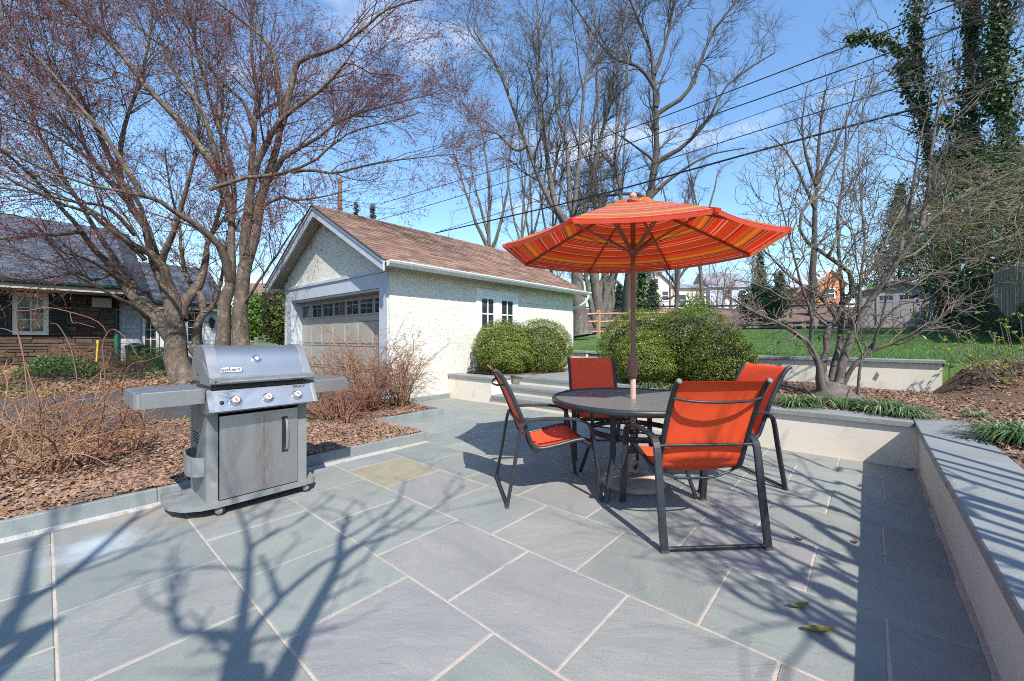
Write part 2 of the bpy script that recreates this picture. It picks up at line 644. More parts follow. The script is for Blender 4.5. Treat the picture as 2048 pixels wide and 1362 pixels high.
# ------------------------------------------------------------------ materials of the setting
M_slate_slab = None
def bluestone(name, stain=False):
    t = NT(name)
    p = t.new("BsdfPrincipled")
    geo = t.new("NewGeometry")
    pos = geo.outputs["Position"]
    oi = t.new("ObjectInfo")
    # the grain runs along a different way on every slab
    vr = t.new("VectorRotate", rotation_type='Z_AXIS')
    t.ln(pos, vr.inputs["Vector"])
    t.ln(t.math('MULTIPLY', oi.outputs["Random"], 6.28), vr.inputs["Angle"])
    st = t.scale(vr.outputs["Vector"], 1.0, 2.6, 1.0)
    big = t.noise(st, 1.7, 6, 0.6, 0.6)
    fine = t.noise(st, 9.0, 6, 0.7, 0.3)
    speck = t.noise(pos, 120.0, 3, 0.7)
    col = t.mix(t.ramp(big, [(0.3, 0.0), (0.72, 1.0)]), (0.80, 0.83, 0.84), (1.17, 1.15, 1.10))
    col = t.mix(t.ramp(fine, [(0.35, 0.0), (0.7, 0.55)]), col, (0.83, 0.84, 0.9))
    col = t.mix(t.ramp(speck, [(0.3, 0.55), (0.6, 0.0)]), col, (0.62, 0.62, 0.62))
    crk = t.noise(t.scale(vr.outputs["Vector"], 1.0, 5.0, 1.0), 14.0, 7, 0.75, 1.2)
    col = t.mix(t.ramp(crk, [(0.26, 0.7), (0.33, 0.0)]), col, (0.5, 0.5, 0.5))
    col = t.mix(t.ramp(t.noise(pos, 2.3, 6, 0.7), [(0.56, 0.0), (0.75, 0.45)]), col, (0.75, 0.70, 0.62))
    col = t.mix(1.0, col, oi.outputs["Color"], 'MULTIPLY')
    if stain:
        sx = t.new("SeparateXYZ")
        t.ln(pos, sx.inputs[0])
        # rust brought down by the soil of the bed: strongest beside the drain, fading within half a metre
        near = t.math('SUBTRACT', sx.outputs["Y"], t.math('MULTIPLY', t.math('ABSOLUTE', t.math('SUBTRACT', sx.outputs["X"], 0.75)), 0.75))
        wob = t.math('ADD', near, t.math('MULTIPLY', t.noise(pos, 3.0, 5, 0.6), 0.7))
        f = t.ramp(t.math('MULTIPLY', t.math('SUBTRACT', wob, 3.45), 0.9), [(0.0, 0.0), (0.75, 0.8)])
        col = t.mix(f, col, (0.36, 0.27, 0.205))
        # pale lime bloom on two slabs by the drain
        dv = t.new("VectorMath", operation='DISTANCE')
        t.ln(pos, dv.inputs[0])
        dv.inputs[1].default_value = (0.2, 3.42, 0.0)
        f2 = t.ramp(t.math('ADD', t.math('MULTIPLY', dv.outputs["Value"], 1.6), t.math('MULTIPLY', t.noise(pos, 7.0, 4), 0.5)), [(0.3, 0.6), (0.65, 0.0)])
        col = t.mix(f2, col, (0.52, 0.56, 0.62))
    t.ln(col, p.inputs["Base Color"])
    t.ln(t.math('ADD', t.math('MULTIPLY', fine, 0.25), 0.42), p.inputs["Roughness"])
    p.inputs["Specular IOR Level"].default_value = 0.35
    nb = bump(t, big, 0.35, 0.02)
    nb = bump(t, fine, 0.36, 0.006, nb)
    step = t.ramp(t.noise(st, 1.1, 5, 0.62, 1.4), [(0.44, 0.0), (0.455, 0.35), (0.55, 0.40), (0.56, 1.0)])
    nb = bump(t, step, 0.3, 0.005, nb)
    nb = bump(t, speck, 0.25, 0.002, nb)
    t.ln(nb, p.inputs["Normal"])
    t.ln(p.outputs[0], t.out.inputs[0])
    return t.m

MT = {}
MT['flag'] = bluestone('bluestone', True)
MT['coping'] = bluestone('bluestone_coping')
MT['mortar'] = mat('mortar', (0.50, 0.42, 0.345), (0.38, 0.31, 0.25), 14, 0.9, bmp=0.6, bscale=90, dirt=((0.16, 0.12, 0.10), 7, 0.62, 0.8))
MT['plaster'] = mat('smooth_cream_render', (0.72, 0.655, 0.55), (0.66, 0.60, 0.505), 1.6, 0.85, bmp=0.25, bscale=220, bdist=0.002, dirt=((0.53, 0.43, 0.33), 3.4, 0.56, 0.5))
MT['riser'] = mat('cream_riser', (0.70, 0.62, 0.50), (0.62, 0.54, 0.42), 3, 0.85, bmp=0.25, bscale=160, bdist=0.002)
MT['ground'] = mat('ground_soil', (0.13, 0.10, 0.06), (0.10, 0.12, 0.05), 0.6, 0.95, bmp=0.6, bscale=9, bdist=0.05)
MT['lawn'] = mat('lawn_grass', (0.06, 0.125, 0.018), (0.09, 0.165, 0.03), 1.1, 0.8, bmp=0.9, bscale=70, bdist=0.03, dirt=((0.16, 0.17, 0.06), 5, 0.64, 0.5))
MT['bank'] = mat('embankment_litter', (0.20, 0.125, 0.095), (0.13, 0.08, 0.06), 1.8, 0.95, bmp=1.0, bscale=6, bdist=0.12, dirt=((0.30, 0.22, 0.17), 4, 0.55, 0.6))
MT['mulchbase'] = mat('mulch', (0.20, 0.115, 0.07), (0.11, 0.06, 0.037), 16, 0.95, bmp=1.0, bscale=70, bdist=0.03)
MT['asphalt'] = mat('asphalt', (0.055, 0.057, 0.062), (0.04, 0.042, 0.047), 3, 0.85, bmp=0.5, bscale=160, bdist=0.004, dirt=((0.12, 0.10, 0.08), 1.7, 0.6, 0.5))

def grid_mesh(us, vs, hf):
    us, vs = np.asarray(us), np.asarray(vs)
    V = np.array([(u, v, hf(u, v)) for u in us for v in vs])
    n = len(vs)
    i = np.arange(len(us) - 1)[:, None] * n + np.arange(n - 1)[None, :]
    Q = np.stack([i, i + n, i + n + 1, i + 1], -1).reshape(-1, 4)
    return V, Q

# ---- ground
def far_h(u, v):
    h = terrain(u, v)
    d = math.hypot(u, v)
    return h + 6.0 * smooth(70, 260, d)
us = [-300, -160, -90, -50, -30, -20, -12, -8, -5, -2, 0, 2, 4, 6, 8, 8.58]
vs = [-300, -160, -90, -50, -30, -15, -8, -4, 0, 4, 8, 13, 14, 16, 18, 20, 22, 26, 30, 36, 45, 60, 90, 160, 300]
V, Q = grid_mesh(us, vs, far_h)
tag(put('ground', V, [Q], MT['ground'], None, True), kind='structure')
us = [8.60] + list(np.arange(8.66, 26.3, 0.7)) + [26.5]
# the grass folds down over the edge of the bed where no wall holds it
V, Q = grid_mesh(us, sorted(list(np.arange(-16, 30.1, 1.0)) + [-0.86, -0.80]), lambda u, v: (terrain(8.63, v) - (0.48 if v > -1.5 else 0.30) if u < 8.61 else terrain(u, v)))
LAWN = tag(put('lawn', V, [Q], MT['lawn'], None, True), kind='structure')
us = list(np.arange(26.5, 40, 1.0)) + [45, 60, 90, 160, 300]
vs = [-300, -160, -90, -50, -30] + list(np.arange(-20, 41, 2.0)) + [50, 70, 100, 160, 300]
V, Q = grid_mesh(us, vs, lambda u, v: far_h(u, v) + (0.10 * math.sin(u * 2.1 + v) + 0.08 * math.sin(v * 1.7 - u * .6) if 27 < u < 40 else 0))
tag(put('embankment', V, [Q], MT['bank'], None, True), kind='structure')
for nm, vv in (('lawn_margin', [-300, -120, -50, -25, -16]), ('back_field', [30, 36, 45, 60, 90, 160, 300])):
    V, Q = grid_mesh([8.62, 12, 16, 20, 26.5], vv, far_h)
    tag(put('field', V, [Q], MT['lawn'], None, True), kind='structure')

# ---- driveway
b = MB()
b.box((-40, 7.75, -0.08), (4.36, 12.6, 0.015))
tag(b.build('driveway', MT['asphalt']), kind='structure')

# ---- patio: mortar bed and one object per flagstone
b = MB()
b.prism([(-4.2, -0.36), (5.36, -0.36), (5.36, 2.5), (5.52, 2.5), (5.52, 6.52), (4.2, 6.52), (4.2, 5.19), (3.05, 5.19), (3.05, 4.02), (-4.2, 4.02)], -0.06, -0.004)
PATIO = tag(b.build('patio', MT['mortar']), kind='structure')
BLUES = [(0.272, 0.285, 0.270), (0.258, 0.272, 0.262), (0.285, 0.295, 0.275), (0.275, 0.286, 0.276), (0.262, 0.272, 0.256), (0.288, 0.294, 0.276)]
PURPLE = [(0.284, 0.280, 0.270), (0.270, 0.268, 0.260)]
TAN = [(0.31, 0.28, 0.21), (0.295, 0.28, 0.23)]
def stone_col():
    r = random.random()
    c = random.choice(BLUES if r < 0.72 else (PURPLE if r < 0.93 else TAN))
    k = random.uniform(0.93, 1.06)
    return (c[0] * k * 0.97, c[1] * k * 0.99, c[2] * k * 0.955, 1)
UB = [-4.2, -3.6, -2.98, -2.38, -1.78, -1.18, -0.57, 0.03, 0.64, 1.235, 1.84, 2.43, 3.0, 3.6, 4.2, 4.78, 5.352]
ANCH = {6: 3.055, 7: 2.105, 8: 1.79, 9: 0.865, 10: 0.55, 11: 0.84, 12: 0.54, 13: 0.83, 14: 0.515, 15: 0.215}
NOJ = {(7, 3.335), (12, 1.77)}
PUR_AT = [(1.5, 2.05), (1.5, 1.2), (2.7, 1.7), (2.15, 2.6), (0.9, 1.5), (3.3, 0.8), (2.7, 0.5)]
for i in range(len(UB) - 1):
    u0, u1 = UB[i], UB[i + 1]
    um = (u0 + u1) / 2
    vtop = 3.915 if um < 3.0 else (5.13 if um < 4.2 else 6.5)
    a = ANCH.get(i, random.uniform(0, 0.6))
    js = [a + k * 0.6125 for k in range(-20, 20)]
    js = [j for j in js if -0.28 < j < vtop - 0.12]
    js = [j for j in js if not any(n[0] == i and abs(n[1] - j) < 0.06 for n in NOJ)]
    cuts = [-0.352] + js + [vtop]
    for v0, v1 in zip(cuts[:-1], cuts[1:]):
        hi = 5.352 if i < 15 or v0 < 2.4 else 5.5
        uu1 = min(u1, 5.352) if i < 15 else hi
        b = MB()
        g = 0.0048
        z = random.uniform(-0.0012, 0.0018)
        b.slab((u0 + g, v0 + g, -0.03), (uu1 - g, v1 - g, z), 0.004, 0.0022)
        o = b.build('flagstone', MT['flag'], PATIO)
        o.color = stone_col()
        m = ((u0 + u1) / 2, (v0 + v1) / 2)
        if math.hypot(m[0] - 2.13, m[1] - 3.3) < 0.25: o.color = (0.32, 0.29, 0.205, 1)
        for q in PUR_AT:
            if abs(q[0] - m[0]) < 0.3 and abs(q[1] - m[1]) < 0.31: o.color = (0.284, 0.278, 0.268, 1)

# ---- bluestone kerb round the mulch bed
KERB = thing('stone_kerb', 'low grey bluestone kerb stepping round the brown mulch bed beside the patio', 'kerb', (3.05, 4.02, 0))
def kerb_piece(a, b_, h=0.105):
    b = MB()
    b.slab((*a, -0.05), (*b_, h + random.uniform(-0.003, 0.003)), 0.005)
    o = b.build('kerb_stone', MT['coping'], KERB)
    k = random.uniform(0.9, 1.06)
    o.color = (0.265 * k, 0.29 * k, 0.285 * k, 1)
for x0, x1 in ((-6.0, -4.3), (-4.296, -2.6), (-2.596, -0.9), (-0.896, 0.55), (0.554, 1.9), (1.904, 3.0)): kerb_piece((x0, 4.0), (x1, 4.045))
kerb_piece((3.004, 4.0), (3.05, 5.12))
kerb_piece((3.004, 5.124), (3.6, 5.168))
kerb_piece((3.604, 5.124), (4.17, 5.168))
kerb_piece((4.174, 5.124), (4.22, 6.44))
kerb_piece((4.3, 6.49), (5.49, 6.535), 0.09)

# ---- perforated drain along the kerb
MT['drain'] = mat('pale_plastic', (0.50, 0.50, 0.49), (0.40, 0.39, 0.37), 18, 0.6, dirt=((0.25, 0.19, 0.15), 9, 0.55, 0.7))
MT['dark'] = mat('dark_gap', (0.012, 0.012, 0.012), rough=0.9)
DR = thing('drain_channel', 'narrow pale perforated drain strip running along the foot of the kerb', 'drain', (0, 3.955, 0))
b = MB()
b.box((-4.2, 3.922, -0.05), (2.62, 3.996, -0.016))
b.build('trough', MT['dark'], DR)
b = MB()
for v0, v1 in ((3.92, 3.934), (3.951, 3.965), (3.984, 3.998)): b.box((-4.2, v0, -0.015), (2.62, v1, 0.003))
x = -2.2
while x < 2.62:
    b.box((x, 3.9345, -0.014), (x + 0.014, 3.9505, 0.0025))
    b.box((x, 3.9655, -0.014), (x + 0.014, 3.9835, 0.0025))
    x += 0.027
tag(b.build('drain_grate', MT['drain'], DR, fix=False), kind='stuff')

# ---- mulch beds (soil) and the wood chips lying on them
def bed_h(u, v):
    return 0.085 + 0.03 * math.sin(u * 1.7) * math.sin(v * 2.3) + 0.02 * math.sin(u * 5 + v * 3)
V, Q = grid_mesh(np.arange(-8, 3.01, 0.25), np.linspace(4.046, 7.74, 16), lambda u, v: bed_h(u, v) - 0.07 * smooth(7.3, 7.74, v))
tag(put('mulch_bed', V, [Q], MT['mulchbase'], None, True), kind='structure')
V, Q = grid_mesh(np.linspace(3.01, 4.172, 6), np.linspace(5.169, 7.74, 11), lambda u, v: bed_h(u, v) - 0.07 * smooth(7.3, 7.74, v))
tag(put('mulch_bed', V, [Q], MT['mulchbase'], None, True), kind='structure')
V, Q = grid_mesh(np.arange(-20, 6.1, 0.6), np.arange(12.6, 20.3, 0.5), lambda u, v: terrain(u, v) + 0.05 + 0.04 * math.sin(u * 1.3) * math.sin(v * 1.9))
tag(put('mulch_bed', V, [Q], MT['mulchbase'], None, True), kind='structure')
# raised bed behind the seat wall
def upbed_h(u, v):
    return 0.435 + 0.02 * math.sin(u * 2.3 + v) * math.sin(v * 2.9) + 0.05 * smooth(6.2, 8.5, u) * smooth(-0.5, 2.0, v)
V, Q = grid_mesh(np.linspace(5.655, 8.53, 16), np.linspace(-0.705, 2.52, 16), upbed_h)
tag(put('planting_bed', V, [Q], MT['mulchbase'], None, True), kind='structure')
V, Q = grid_mesh(np.linspace(-6, 9.4, 40), np.linspace(-9, -0.706, 26), lambda u, v: upbed_h(u, v) + 0.43 * smooth(7.3, 8.6, u) * smooth(-0.75, -1.15, v) + (0.30 * smooth(-1.1, -3.5, v) * smooth(5.5, 8, u)))
tag(put('planting_bed', V, [Q], MT['mulchbase'], None, True), kind='structure')

MT['chip'] = mat('bark_chips', (0.29, 0.18, 0.12), (0.19, 0.11, 0.075), 40, 0.9, island=0.6)
def chips(name, pts, size, label=None):
    """small wedge-shaped bark chips lying at all angles"""
    N = len(pts)
    a = RNG.uniform(0, 6.28, N)
    tilt = RNG.normal(size=N) * 0.35
    L = RNG.uniform(size[0], size[1], N)
    w = L * RNG.uniform(0.25, 0.6, N)
    h = RNG.uniform(0.003, 0.009, N)
    d = np.stack([np.cos(a) * np.cos(tilt), np.sin(a) * np.cos(tilt), np.sin(tilt)], 1)
    s = unit(np.cross(d, RNG.normal(size=(N, 3)) * 0.35 + np.array([0, 0, 1.0])))
    n = np.cross(s, d)
    n *= np.sign(n[:, 2:3])
    p = np.asarray(pts)
    hl, hw, hh = (d * L[:, None] / 2), (s * w[:, None] / 2), n * h[:, None]
    V = np.stack([p - hl - hw, p + hl * 0.9 - hw * 0.6, p + hl + hw * 0.8, p - hl * 0.8 + hw, p - hl * 0.7 + hh, p + hl * 0.7 + hh], 1)
    T = np.array([(0, 1, 5), (0, 5, 4), (2, 3, 4), (2, 4, 5), (1, 2, 5), (3, 0, 4)])
    o = put(name, V.reshape(-1, 3), [(np.arange(N)[:, None, None] * 6 + T).reshape(-1, 3)], MT['chip'])
    return tag(o, kind='stuff')
def scatter(n, u0, u1, v0, v1, hf, zoff=0.006, pw=1.0):
    u = RNG.uniform(u0, u1, n)
    v = v0 + (v1 - v0) * RNG.random(n) ** pw
    z = np.array([hf(a, b_) for a, b_ in zip(u, v)]) + zoff
    return np.stack([u, v, z], 1)
chips('wood_chips', np.concatenate([scatter(17000, -1.6, 2.99, 4.06, 6.2, bed_h, 0.008, 1.4), scatter(6000, -3, 2.99, 5.6, 7.6, bed_h, 0.008), scatter(3000, 3.0, 4.15, 5.18, 7.4, bed_h, 0.008)]), (0.02, 0.055))
chips('wood_chips', np.concatenate([scatter(6500, 5.67, 8.5, -0.7, 2.5, upbed_h, 0.006), scatter(9500, 3.4, 9.2, -4.5, -0.72, lambda u, v: upbed_h(u, v) + 0.43 * smooth(7.3, 8.6, u) * smooth(-0.75, -1.15, v) + (0.30 * smooth(-1.1, -3.5, v) * smooth(5.5, 8, u)), 0.006, 0.6)]), (0.02, 0.06))
chips('wood_chips', scatter(5000, -6, 5.5, 12.7, 17, lambda u, v: terrain(u, v) + 0.08), (0.04, 0.11))
# ------------------------------------------------------------------ low rendered walls with bluestone coping, steps
def coping(parent, a, b_, z0, z1, tint=None, nm='coping_stone', c=0.006):
    b = MB()
    b.slab((a[0], a[1], z0), (b_[0], b_[1], z1), c, 0.002)
    o = b.build(nm, MT['coping'], parent)
    k = random.uniform(0.92, 1.06)
    t_ = tint or (0.27, 0.28, 0.272)
    o.color = (t_[0] * k, t_[1] * k, t_[2] * k, 1)
    return o

SW = thing('seat_wall', 'low cream rendered seat wall with bluestone coping running along the right edge and behind the red chairs', 'wall', (5.36, -0.36, 0))
b = MB()
b.prism([(-4.2, -0.36), (5.36, -0.36), (5.36, 2.5), (5.63, 2.5), (5.63, -0.67), (-4.2, -0.67)], -0.06, 0.394)
b.build('wall_body', MT['plaster'], SW)
xs = [-4.2, -3.0, -1.75, -0.5, 0.72, 2.02, 3.28, 4.5, 5.662]
for x0, x1 in zip(xs[:-1], xs[1:]): coping(SW, (x0 + 0.002, -0.705), (x1 - 0.002, -0.33), 0.396, 0.448)
for v0, v1 in ((-0.327, 0.85), (0.856, 1.75), (1.756, 2.53)): coping(SW, (5.33, v0), (5.662, v1), 0.396, 0.448)
b = MB()
for k in range(46):
    x = -1.5 + k * 0.15
    b.slab((x, -0.366 + random.uniform(0, .006), -0.004), (x + 0.16, -0.34 + random.uniform(-0.008, 0.012), random.uniform(0.004, 0.012)), 0.003, 0.004)
tag(b.build('mortar_bead', MT['mortar'], SW, fix=False), kind='stuff')

LW = thing('retaining_wall', 'short cream retaining wall with bluestone coping between the garage and the steps', 'wall', (5.5, 5.3, 0))
b = MB()
b.prism([(5.505, 6.54), (5.505, 5.31), (6.6, 5.31), (6.6, 5.55), (5.76, 5.55), (5.76, 6.54)], -0.06, 0.438)
b.build('wall_body', MT['plaster'], LW)
coping(LW, (5.475, 5.59), (5.80, 6.56), 0.44, 0.492)
coping(LW, (5.475, 5.28), (6.02, 5.586), 0.44, 0.492)
coping(LW, (6.024, 5.28), (6.62, 5.586), 0.44, 0.492)

ST = thing('stone_steps', 'three broad bluestone steps with cream risers rising behind the table', 'steps', (5.5, 3.9, 0))
for k, (u, z) in enumerate(((5.50, 0.163), (5.80, 0.327), (6.10, 0.490))):
    b = MB()
    b.box((u, 2.53, max(z - 0.2, -0.03)), (u + 0.5, 5.303, z - 0.054))
    b.build('riser', MT['riser'], ST)
    cuts = [2.53, 3.75, 5.28] if k % 2 else [2.53, 3.2, 4.4, 5.30]
    for v0, v1 in zip(cuts[:-1], cuts[1:]): coping(ST, (u - 0.032, v0 + 0.002), (u + 0.36, v1 - 0.002), z - 0.052, z, (0.275, 0.283, 0.272), 'tread')
b = MB()
b.box((5.64, 2.31, -0.05), (6.5, 2.526, 0.46))
b.build('cheek_wall', MT['plaster'], ST)

b = MB()
b.box((6.2, 2.53, 0.2), (8.2, 5.2, 0.478))
TER = tag(b.build('terrace', MT['mortar']), kind='structure')
for i, u0 in enumerate((6.464, 7.05, 7.64)):
    u1 = (7.05, 7.64, 8.2)[i]
    v = 2.54 - 0.2 * (i % 2)
    for v0, v1 in ((2.54, 3.15), (3.15, 3.76), (3.76, 4.37), (4.37, 5.0)):
        b = MB()
        b.slab((u0 + .005, v0 + .005, 0.45), (u1 - .005, v1 - .005, 0.488), 0.004, 0.002)
        o = b.build('flagstone', MT['coping'], TER)
        o.color = stone_col()
V, Q = grid_mesh(np.linspace(6.0, 8.5, 8), np.linspace(5.02, 6.58, 6), lambda u, v: 0.47 + 0.03 * smooth(5.0, 5.3, v))
tag(put('planting_bed', V, [Q], MT['mulchbase'], None, True), kind='structure')

UW = thing('upper_wall', 'cream rendered wall with thin stone cap holding the lawn behind the bare shrub', 'wall', (8.55, -0.84, 0.4))
b = MB()
b.box((8.58, -0.82, 0.3), (8.80, 3.4, 0.858))
b.build('wall_body', MT['plaster'], UW)
for v0, v1 in ((-0.86, 0.55), (0.555, 1.9), (1.905, 3.4)): coping(UW, (8.535, v0), (8.845, v1), 0.86, 0.905)
SW2 = thing('upper_wall', 'stub of cream wall with stone cap between the upper steps and the garage', 'wall', (8.55, 5.1, 0.4))
b = MB()
b.box((8.58, 5.1, 0.3), (8.80, 6.56, 0.868))
b.build('wall_body', MT['plaster'], SW2)
coping(SW2, (8.535, 5.07), (8.845, 6.57), 0.87, 0.915)
ST2 = thing('stone_steps', 'upper flight of pale steps leading to the lawn beside the big boxwood', 'steps', (8.5, 4.2, 0.48))
for u, z in ((8.10, 0.63), (8.38, 0.77), (8.66, 0.912)):
    b = MB()
    b.box((u, 3.42, z - 0.16), (u + 0.4, 5.06, z - 0.054))
    b.build('riser', MT['riser'], ST2)
    coping(ST2, (u - 0.03, 3.41), (u + 0.33, 5.066), z - 0.052, z, (0.275, 0.283, 0.272), 'tread')

# ------------------------------------------------------------------ the garage
def stucco(name, c1, c2):
    t = NT(name)
    p = t.new("BsdfPrincipled")
    geo = t.new("NewGeometry")
    pos = geo.outputs["Position"]
    v = t.scale(pos, 1.0, 1.0, 1.7)
    big = t.noise(v, 3.0, 5, 0.6, 0.4)
    rough = t.noise(v, 21.0, 6, 0.66, 1.0)
    pits = t.ramp(rough, [(0.29, 0.0), (0.37, 1.0)])
    fine = t.noise(pos, 60.0, 4, 0.7)
    col = t.mix(t.ramp(big, [(0.3, 0.0), (0.7, 1.0)]), c1, c2)
    col = t.mix(t.ramp(pits, [(0.0, 0.4), (0.7, 0.0)]), col, (0.45, 0.39, 0.29))
    t.ln(col, p.inputs["Base Color"])
    p.inputs["Roughness"].default_value = 0.9
    nb = bump(t, t.mix(0.3, rough, fine), 0.85, 0.04)
    nb = bump(t, pits, 0.5, 0.015, nb)
    t.ln(nb, p.inputs["Normal"])
    t.ln(p.outputs[0], t.out.inputs[0])
    return t.m
MT['stucco'] = stucco('cream_stucco', (0.745, 0.72, 0.63), (0.68, 0.65, 0.56))
MT['trim'] = mat('grey_white_paint', (0.50, 0.525, 0.57), (0.44, 0.465, 0.51), 5, 0.5, bmp=0.15, bscale=120, bdist=0.002, dirt=((0.40, 0.40, 0.38), 5, 0.62, 0.5))
MT['white'] = mat('white_paint', (0.80, 0.80, 0.78), (0.74, 0.74, 0.72), 4, 0.45, dirt=((0.55, 0.53, 0.48), 6, 0.64, 0.4))
MT['doorpaint'] = mat('taupe_door_paint', (0.40, 0.36, 0.31), (0.35, 0.315, 0.27), 5, 0.55, bmp=0.1, bscale=200)
MT['soffit'] = mat('soffit_board', (0.46, 0.43, 0.37), (0.40, 0.37, 0.31), 4, 0.8)
MT['edge'] = mat('dark_roof_edge', (0.07, 0.06, 0.055), rough=0.8)
MT['shingle'] = mat('brown_shingle', (0.235, 0.135, 0.095), (0.17, 0.10, 0.075), 9, 0.92, bmp=0.7, bscale=170, bdist=0.004, island=0.38, hue=0.03)
def glassmat(name, tint=(0.02, 0.025, 0.03)):
    t = NT(name)
    p = t.new("BsdfPrincipled")
    geo = t.new("NewGeometry")
    n1 = t.noise(geo.outputs["Position"], 2.0, 2)
    t.ln(t.mix(n1, tint, tuple(c * 2.2 for c in tint)), p.inputs["Base Color"])
    p.inputs["Roughness"].default_value = 0.04
    p.inputs["Specular IOR Level"].default_value = 0.6
    t.ln(bump(t, t.noise(geo.outputs["Position"], 3.0, 1), 0.06, 0.02), p.inputs["Normal"])
    t.ln(p.outputs[0], t.out.inputs[0])
    return t.m
MT['glass'] = glassmat('window_glass')

GU0, GU1, GV0, GV1 = 4.12, 10.24, 6.55, 11.48
RV, RZ, EV, EZ = 9.03, 4.08, 6.24, 2.585
SL = (RZ - EZ) / (RV - EV)
GA = thing('garage', 'detached cream stucco garage with brown shingle gable roof and panelled overhead door', 'garage', (GU0, GV0, 0))
def roof_under(v): return RZ - 0.09 - SL * abs(v - RV)
b = MB()
b.box((GU0, GV0, -0.05), (GU1, GV0 + 0.2, roof_under(GV0) - 0.01))
b.box((GU0, GV1 - 0.2, -0.05), (GU1, GV1, roof_under(GV1) - 0.01))
b.prism([(GV0 + .201, -0.05), (GV1 - .201, -0.05), (GV1 - .201, roof_under(GV1 - .2)), (RV, RZ - 0.09), (GV0 + .201, roof_under(GV0 + .2))], GU1 - 0.2, GU1, 0)
# front: gable above the door beam and narrow piers
b.prism([(GV0 + .201, 2.16), (GV1 - .201, 2.16), (GV1 - .201, roof_under(GV1 - .2)), (RV, RZ - 0.09), (GV0 + .201, roof_under(GV0 + .2))], GU0, GU0 + 0.2, 0)
b.box((GU0, GV0 + .201, -0.05), (GU0 + 0.2, 6.80, 2.16))
b.box((GU0, 11.05, -0.05), (GU0 + 0.2, GV1 - .201, 2.16))
b.build('wall', MT['stucco'], GA)
# trim round the door
b = MB()
b.box((GU0 - 0.03, 6.585, 2.165), (GU0 - 0.001, 11.27, 2.44))
b.build('door_beam', MT['trim'], GA)
b = MB()
b.box((GU0 - 0.055, 6.575, 2.442), (GU0 - 0.001, 11.28, 2.50))
b.build('drip_board', MT['trim'], GA)
for v0, v1 in ((6.59, 6.855), (10.985, 11.25)):
    b = MB()
    b.box((GU0 - 0.028, v0, -0.02), (GU0 + 0.26, v1, 2.163))
    b.build('door_jamb', MT['trim'], GA)
b = MB()
b.box((GU0 + 0.002, 6.857, 2.12), (GU0 + 0.26, 10.983, 2.163))
b.build('door_head', MT['trim'], GA)
# overhead door: four sections, raised panels, a row of seven lights
DU = GU0 + 0.24
b = MB()
b.box((DU, 6.86, 0), (DU + 0.05, 10.98, 2.12))
DOOR = b.build('garage_door', MT['doorpaint'], GA)
n = 7
w = (10.94 - 6.90) / n
for r, (z0, z1) in enumerate(((0.03, 0.52), (0.55, 1.04), (1.07, 1.56), (1.59, 2.09))):
    for k in range(n):
        v0, v1 = 6.90 + k * w + 0.045, 6.90 + (k + 1) * w - 0.045
        b = MB()
        if r < 3:
            b.prism([(DU - 0.002, v0), (DU - 0.012, v0 + 0.03), (DU - 0.012, v1 - 0.03), (DU - 0.002, v1)], z0 + 0.05, z1 - 0.05)
            b.build('door_panel', MT['doorpaint'], DOOR)
        else:
            zz0, zz1 = z0 + 0.15, z1 - 0.06
            for a, c in (((v0 - .02, zz0 - .03), (v1 + .02, zz0)), ((v0 - .02, zz1), (v1 + .02, zz1 + .03)), ((v0 - .02, zz0), (v0, zz1)), ((v1, zz0), (v1 + .02, zz1)), (((v0 + v1) / 2 - .006, zz0), ((v0 + v1) / 2 + .006, zz1)), ((v0, (zz0 * .3 + zz1 * .7) - .006), (v1, (zz0 * .3 + zz1 * .7) + .006))):
                b.box((DU - 0.016, a[0], a[1]), (DU - 0.001, c[0], c[1]))
            b.build('window_frame', MT['doorpaint'], DOOR)
            b = MB()
            b.box((DU - 0.006, v0, zz0), (DU - 0.003, v1, zz1))
            b.build('pane', MT['glass'], DOOR)
for z in (0.535, 1.055, 1.575):
    b = MB()
    b.box((DU - 0.003, 6.87, z - 0.006), (DU - 0.001, 10.97, z + 0.006))
    b.build('section_seam', MT['edge'], DOOR)
# pair of six-light casements in the side wall
SV = GV0
b = MB()
for a, c in (((6.28, 2.20), (7.70, 2.335)), ((6.28, 0.70), (6.40, 2.199)), ((7.58, 0.70), (7.70, 2.199)), ((6.90, 0.70), (7.06, 2.199)), ((6.28, 0.60), (7.70, 0.699))):
    b.box((a[0], SV - 0.035, a[1]), (c[0], SV + 0.0, c[1]))
WF = b.build('window', MT['white'], GA)
for x0, x1 in ((6.402, 6.898), (7.062, 7.578)):
    b = MB()
    b.box((x0, SV - 0.004, 0.70), (x1, SV - 0.001, 2.199))
    b.build('pane', MT['glass'], WF)
    b = MB()
    y0, y1 = SV - 0.022, SV - 0.006
    for a, c in (((x0, 2.12), (x1, 2.198)), ((x0, 0.70), (x1, 0.80)), ((x0, 0.80), (x0 + .06, 2.12)), ((x1 - .06, 0.80), (x1, 2.12)), (((x0 + x1) / 2 - .014, 0.80), ((x0 + x1) / 2 + .014, 2.12))):
        b.box((a[0], y0, a[1]), (c[0], y1, c[1]))
    for q in (1.12, 1.45, 1.78):
        b.box((x0 + .06, y0 + .002, q - .014), ((x0 + x1) / 2 - .014, y1, q + .014))
        b.box(((x0 + x1) / 2 + .014, y0 + .002, q - .014), (x1 - .06, y1, q + .014))
    b.build('sash', MT['white'], WF)
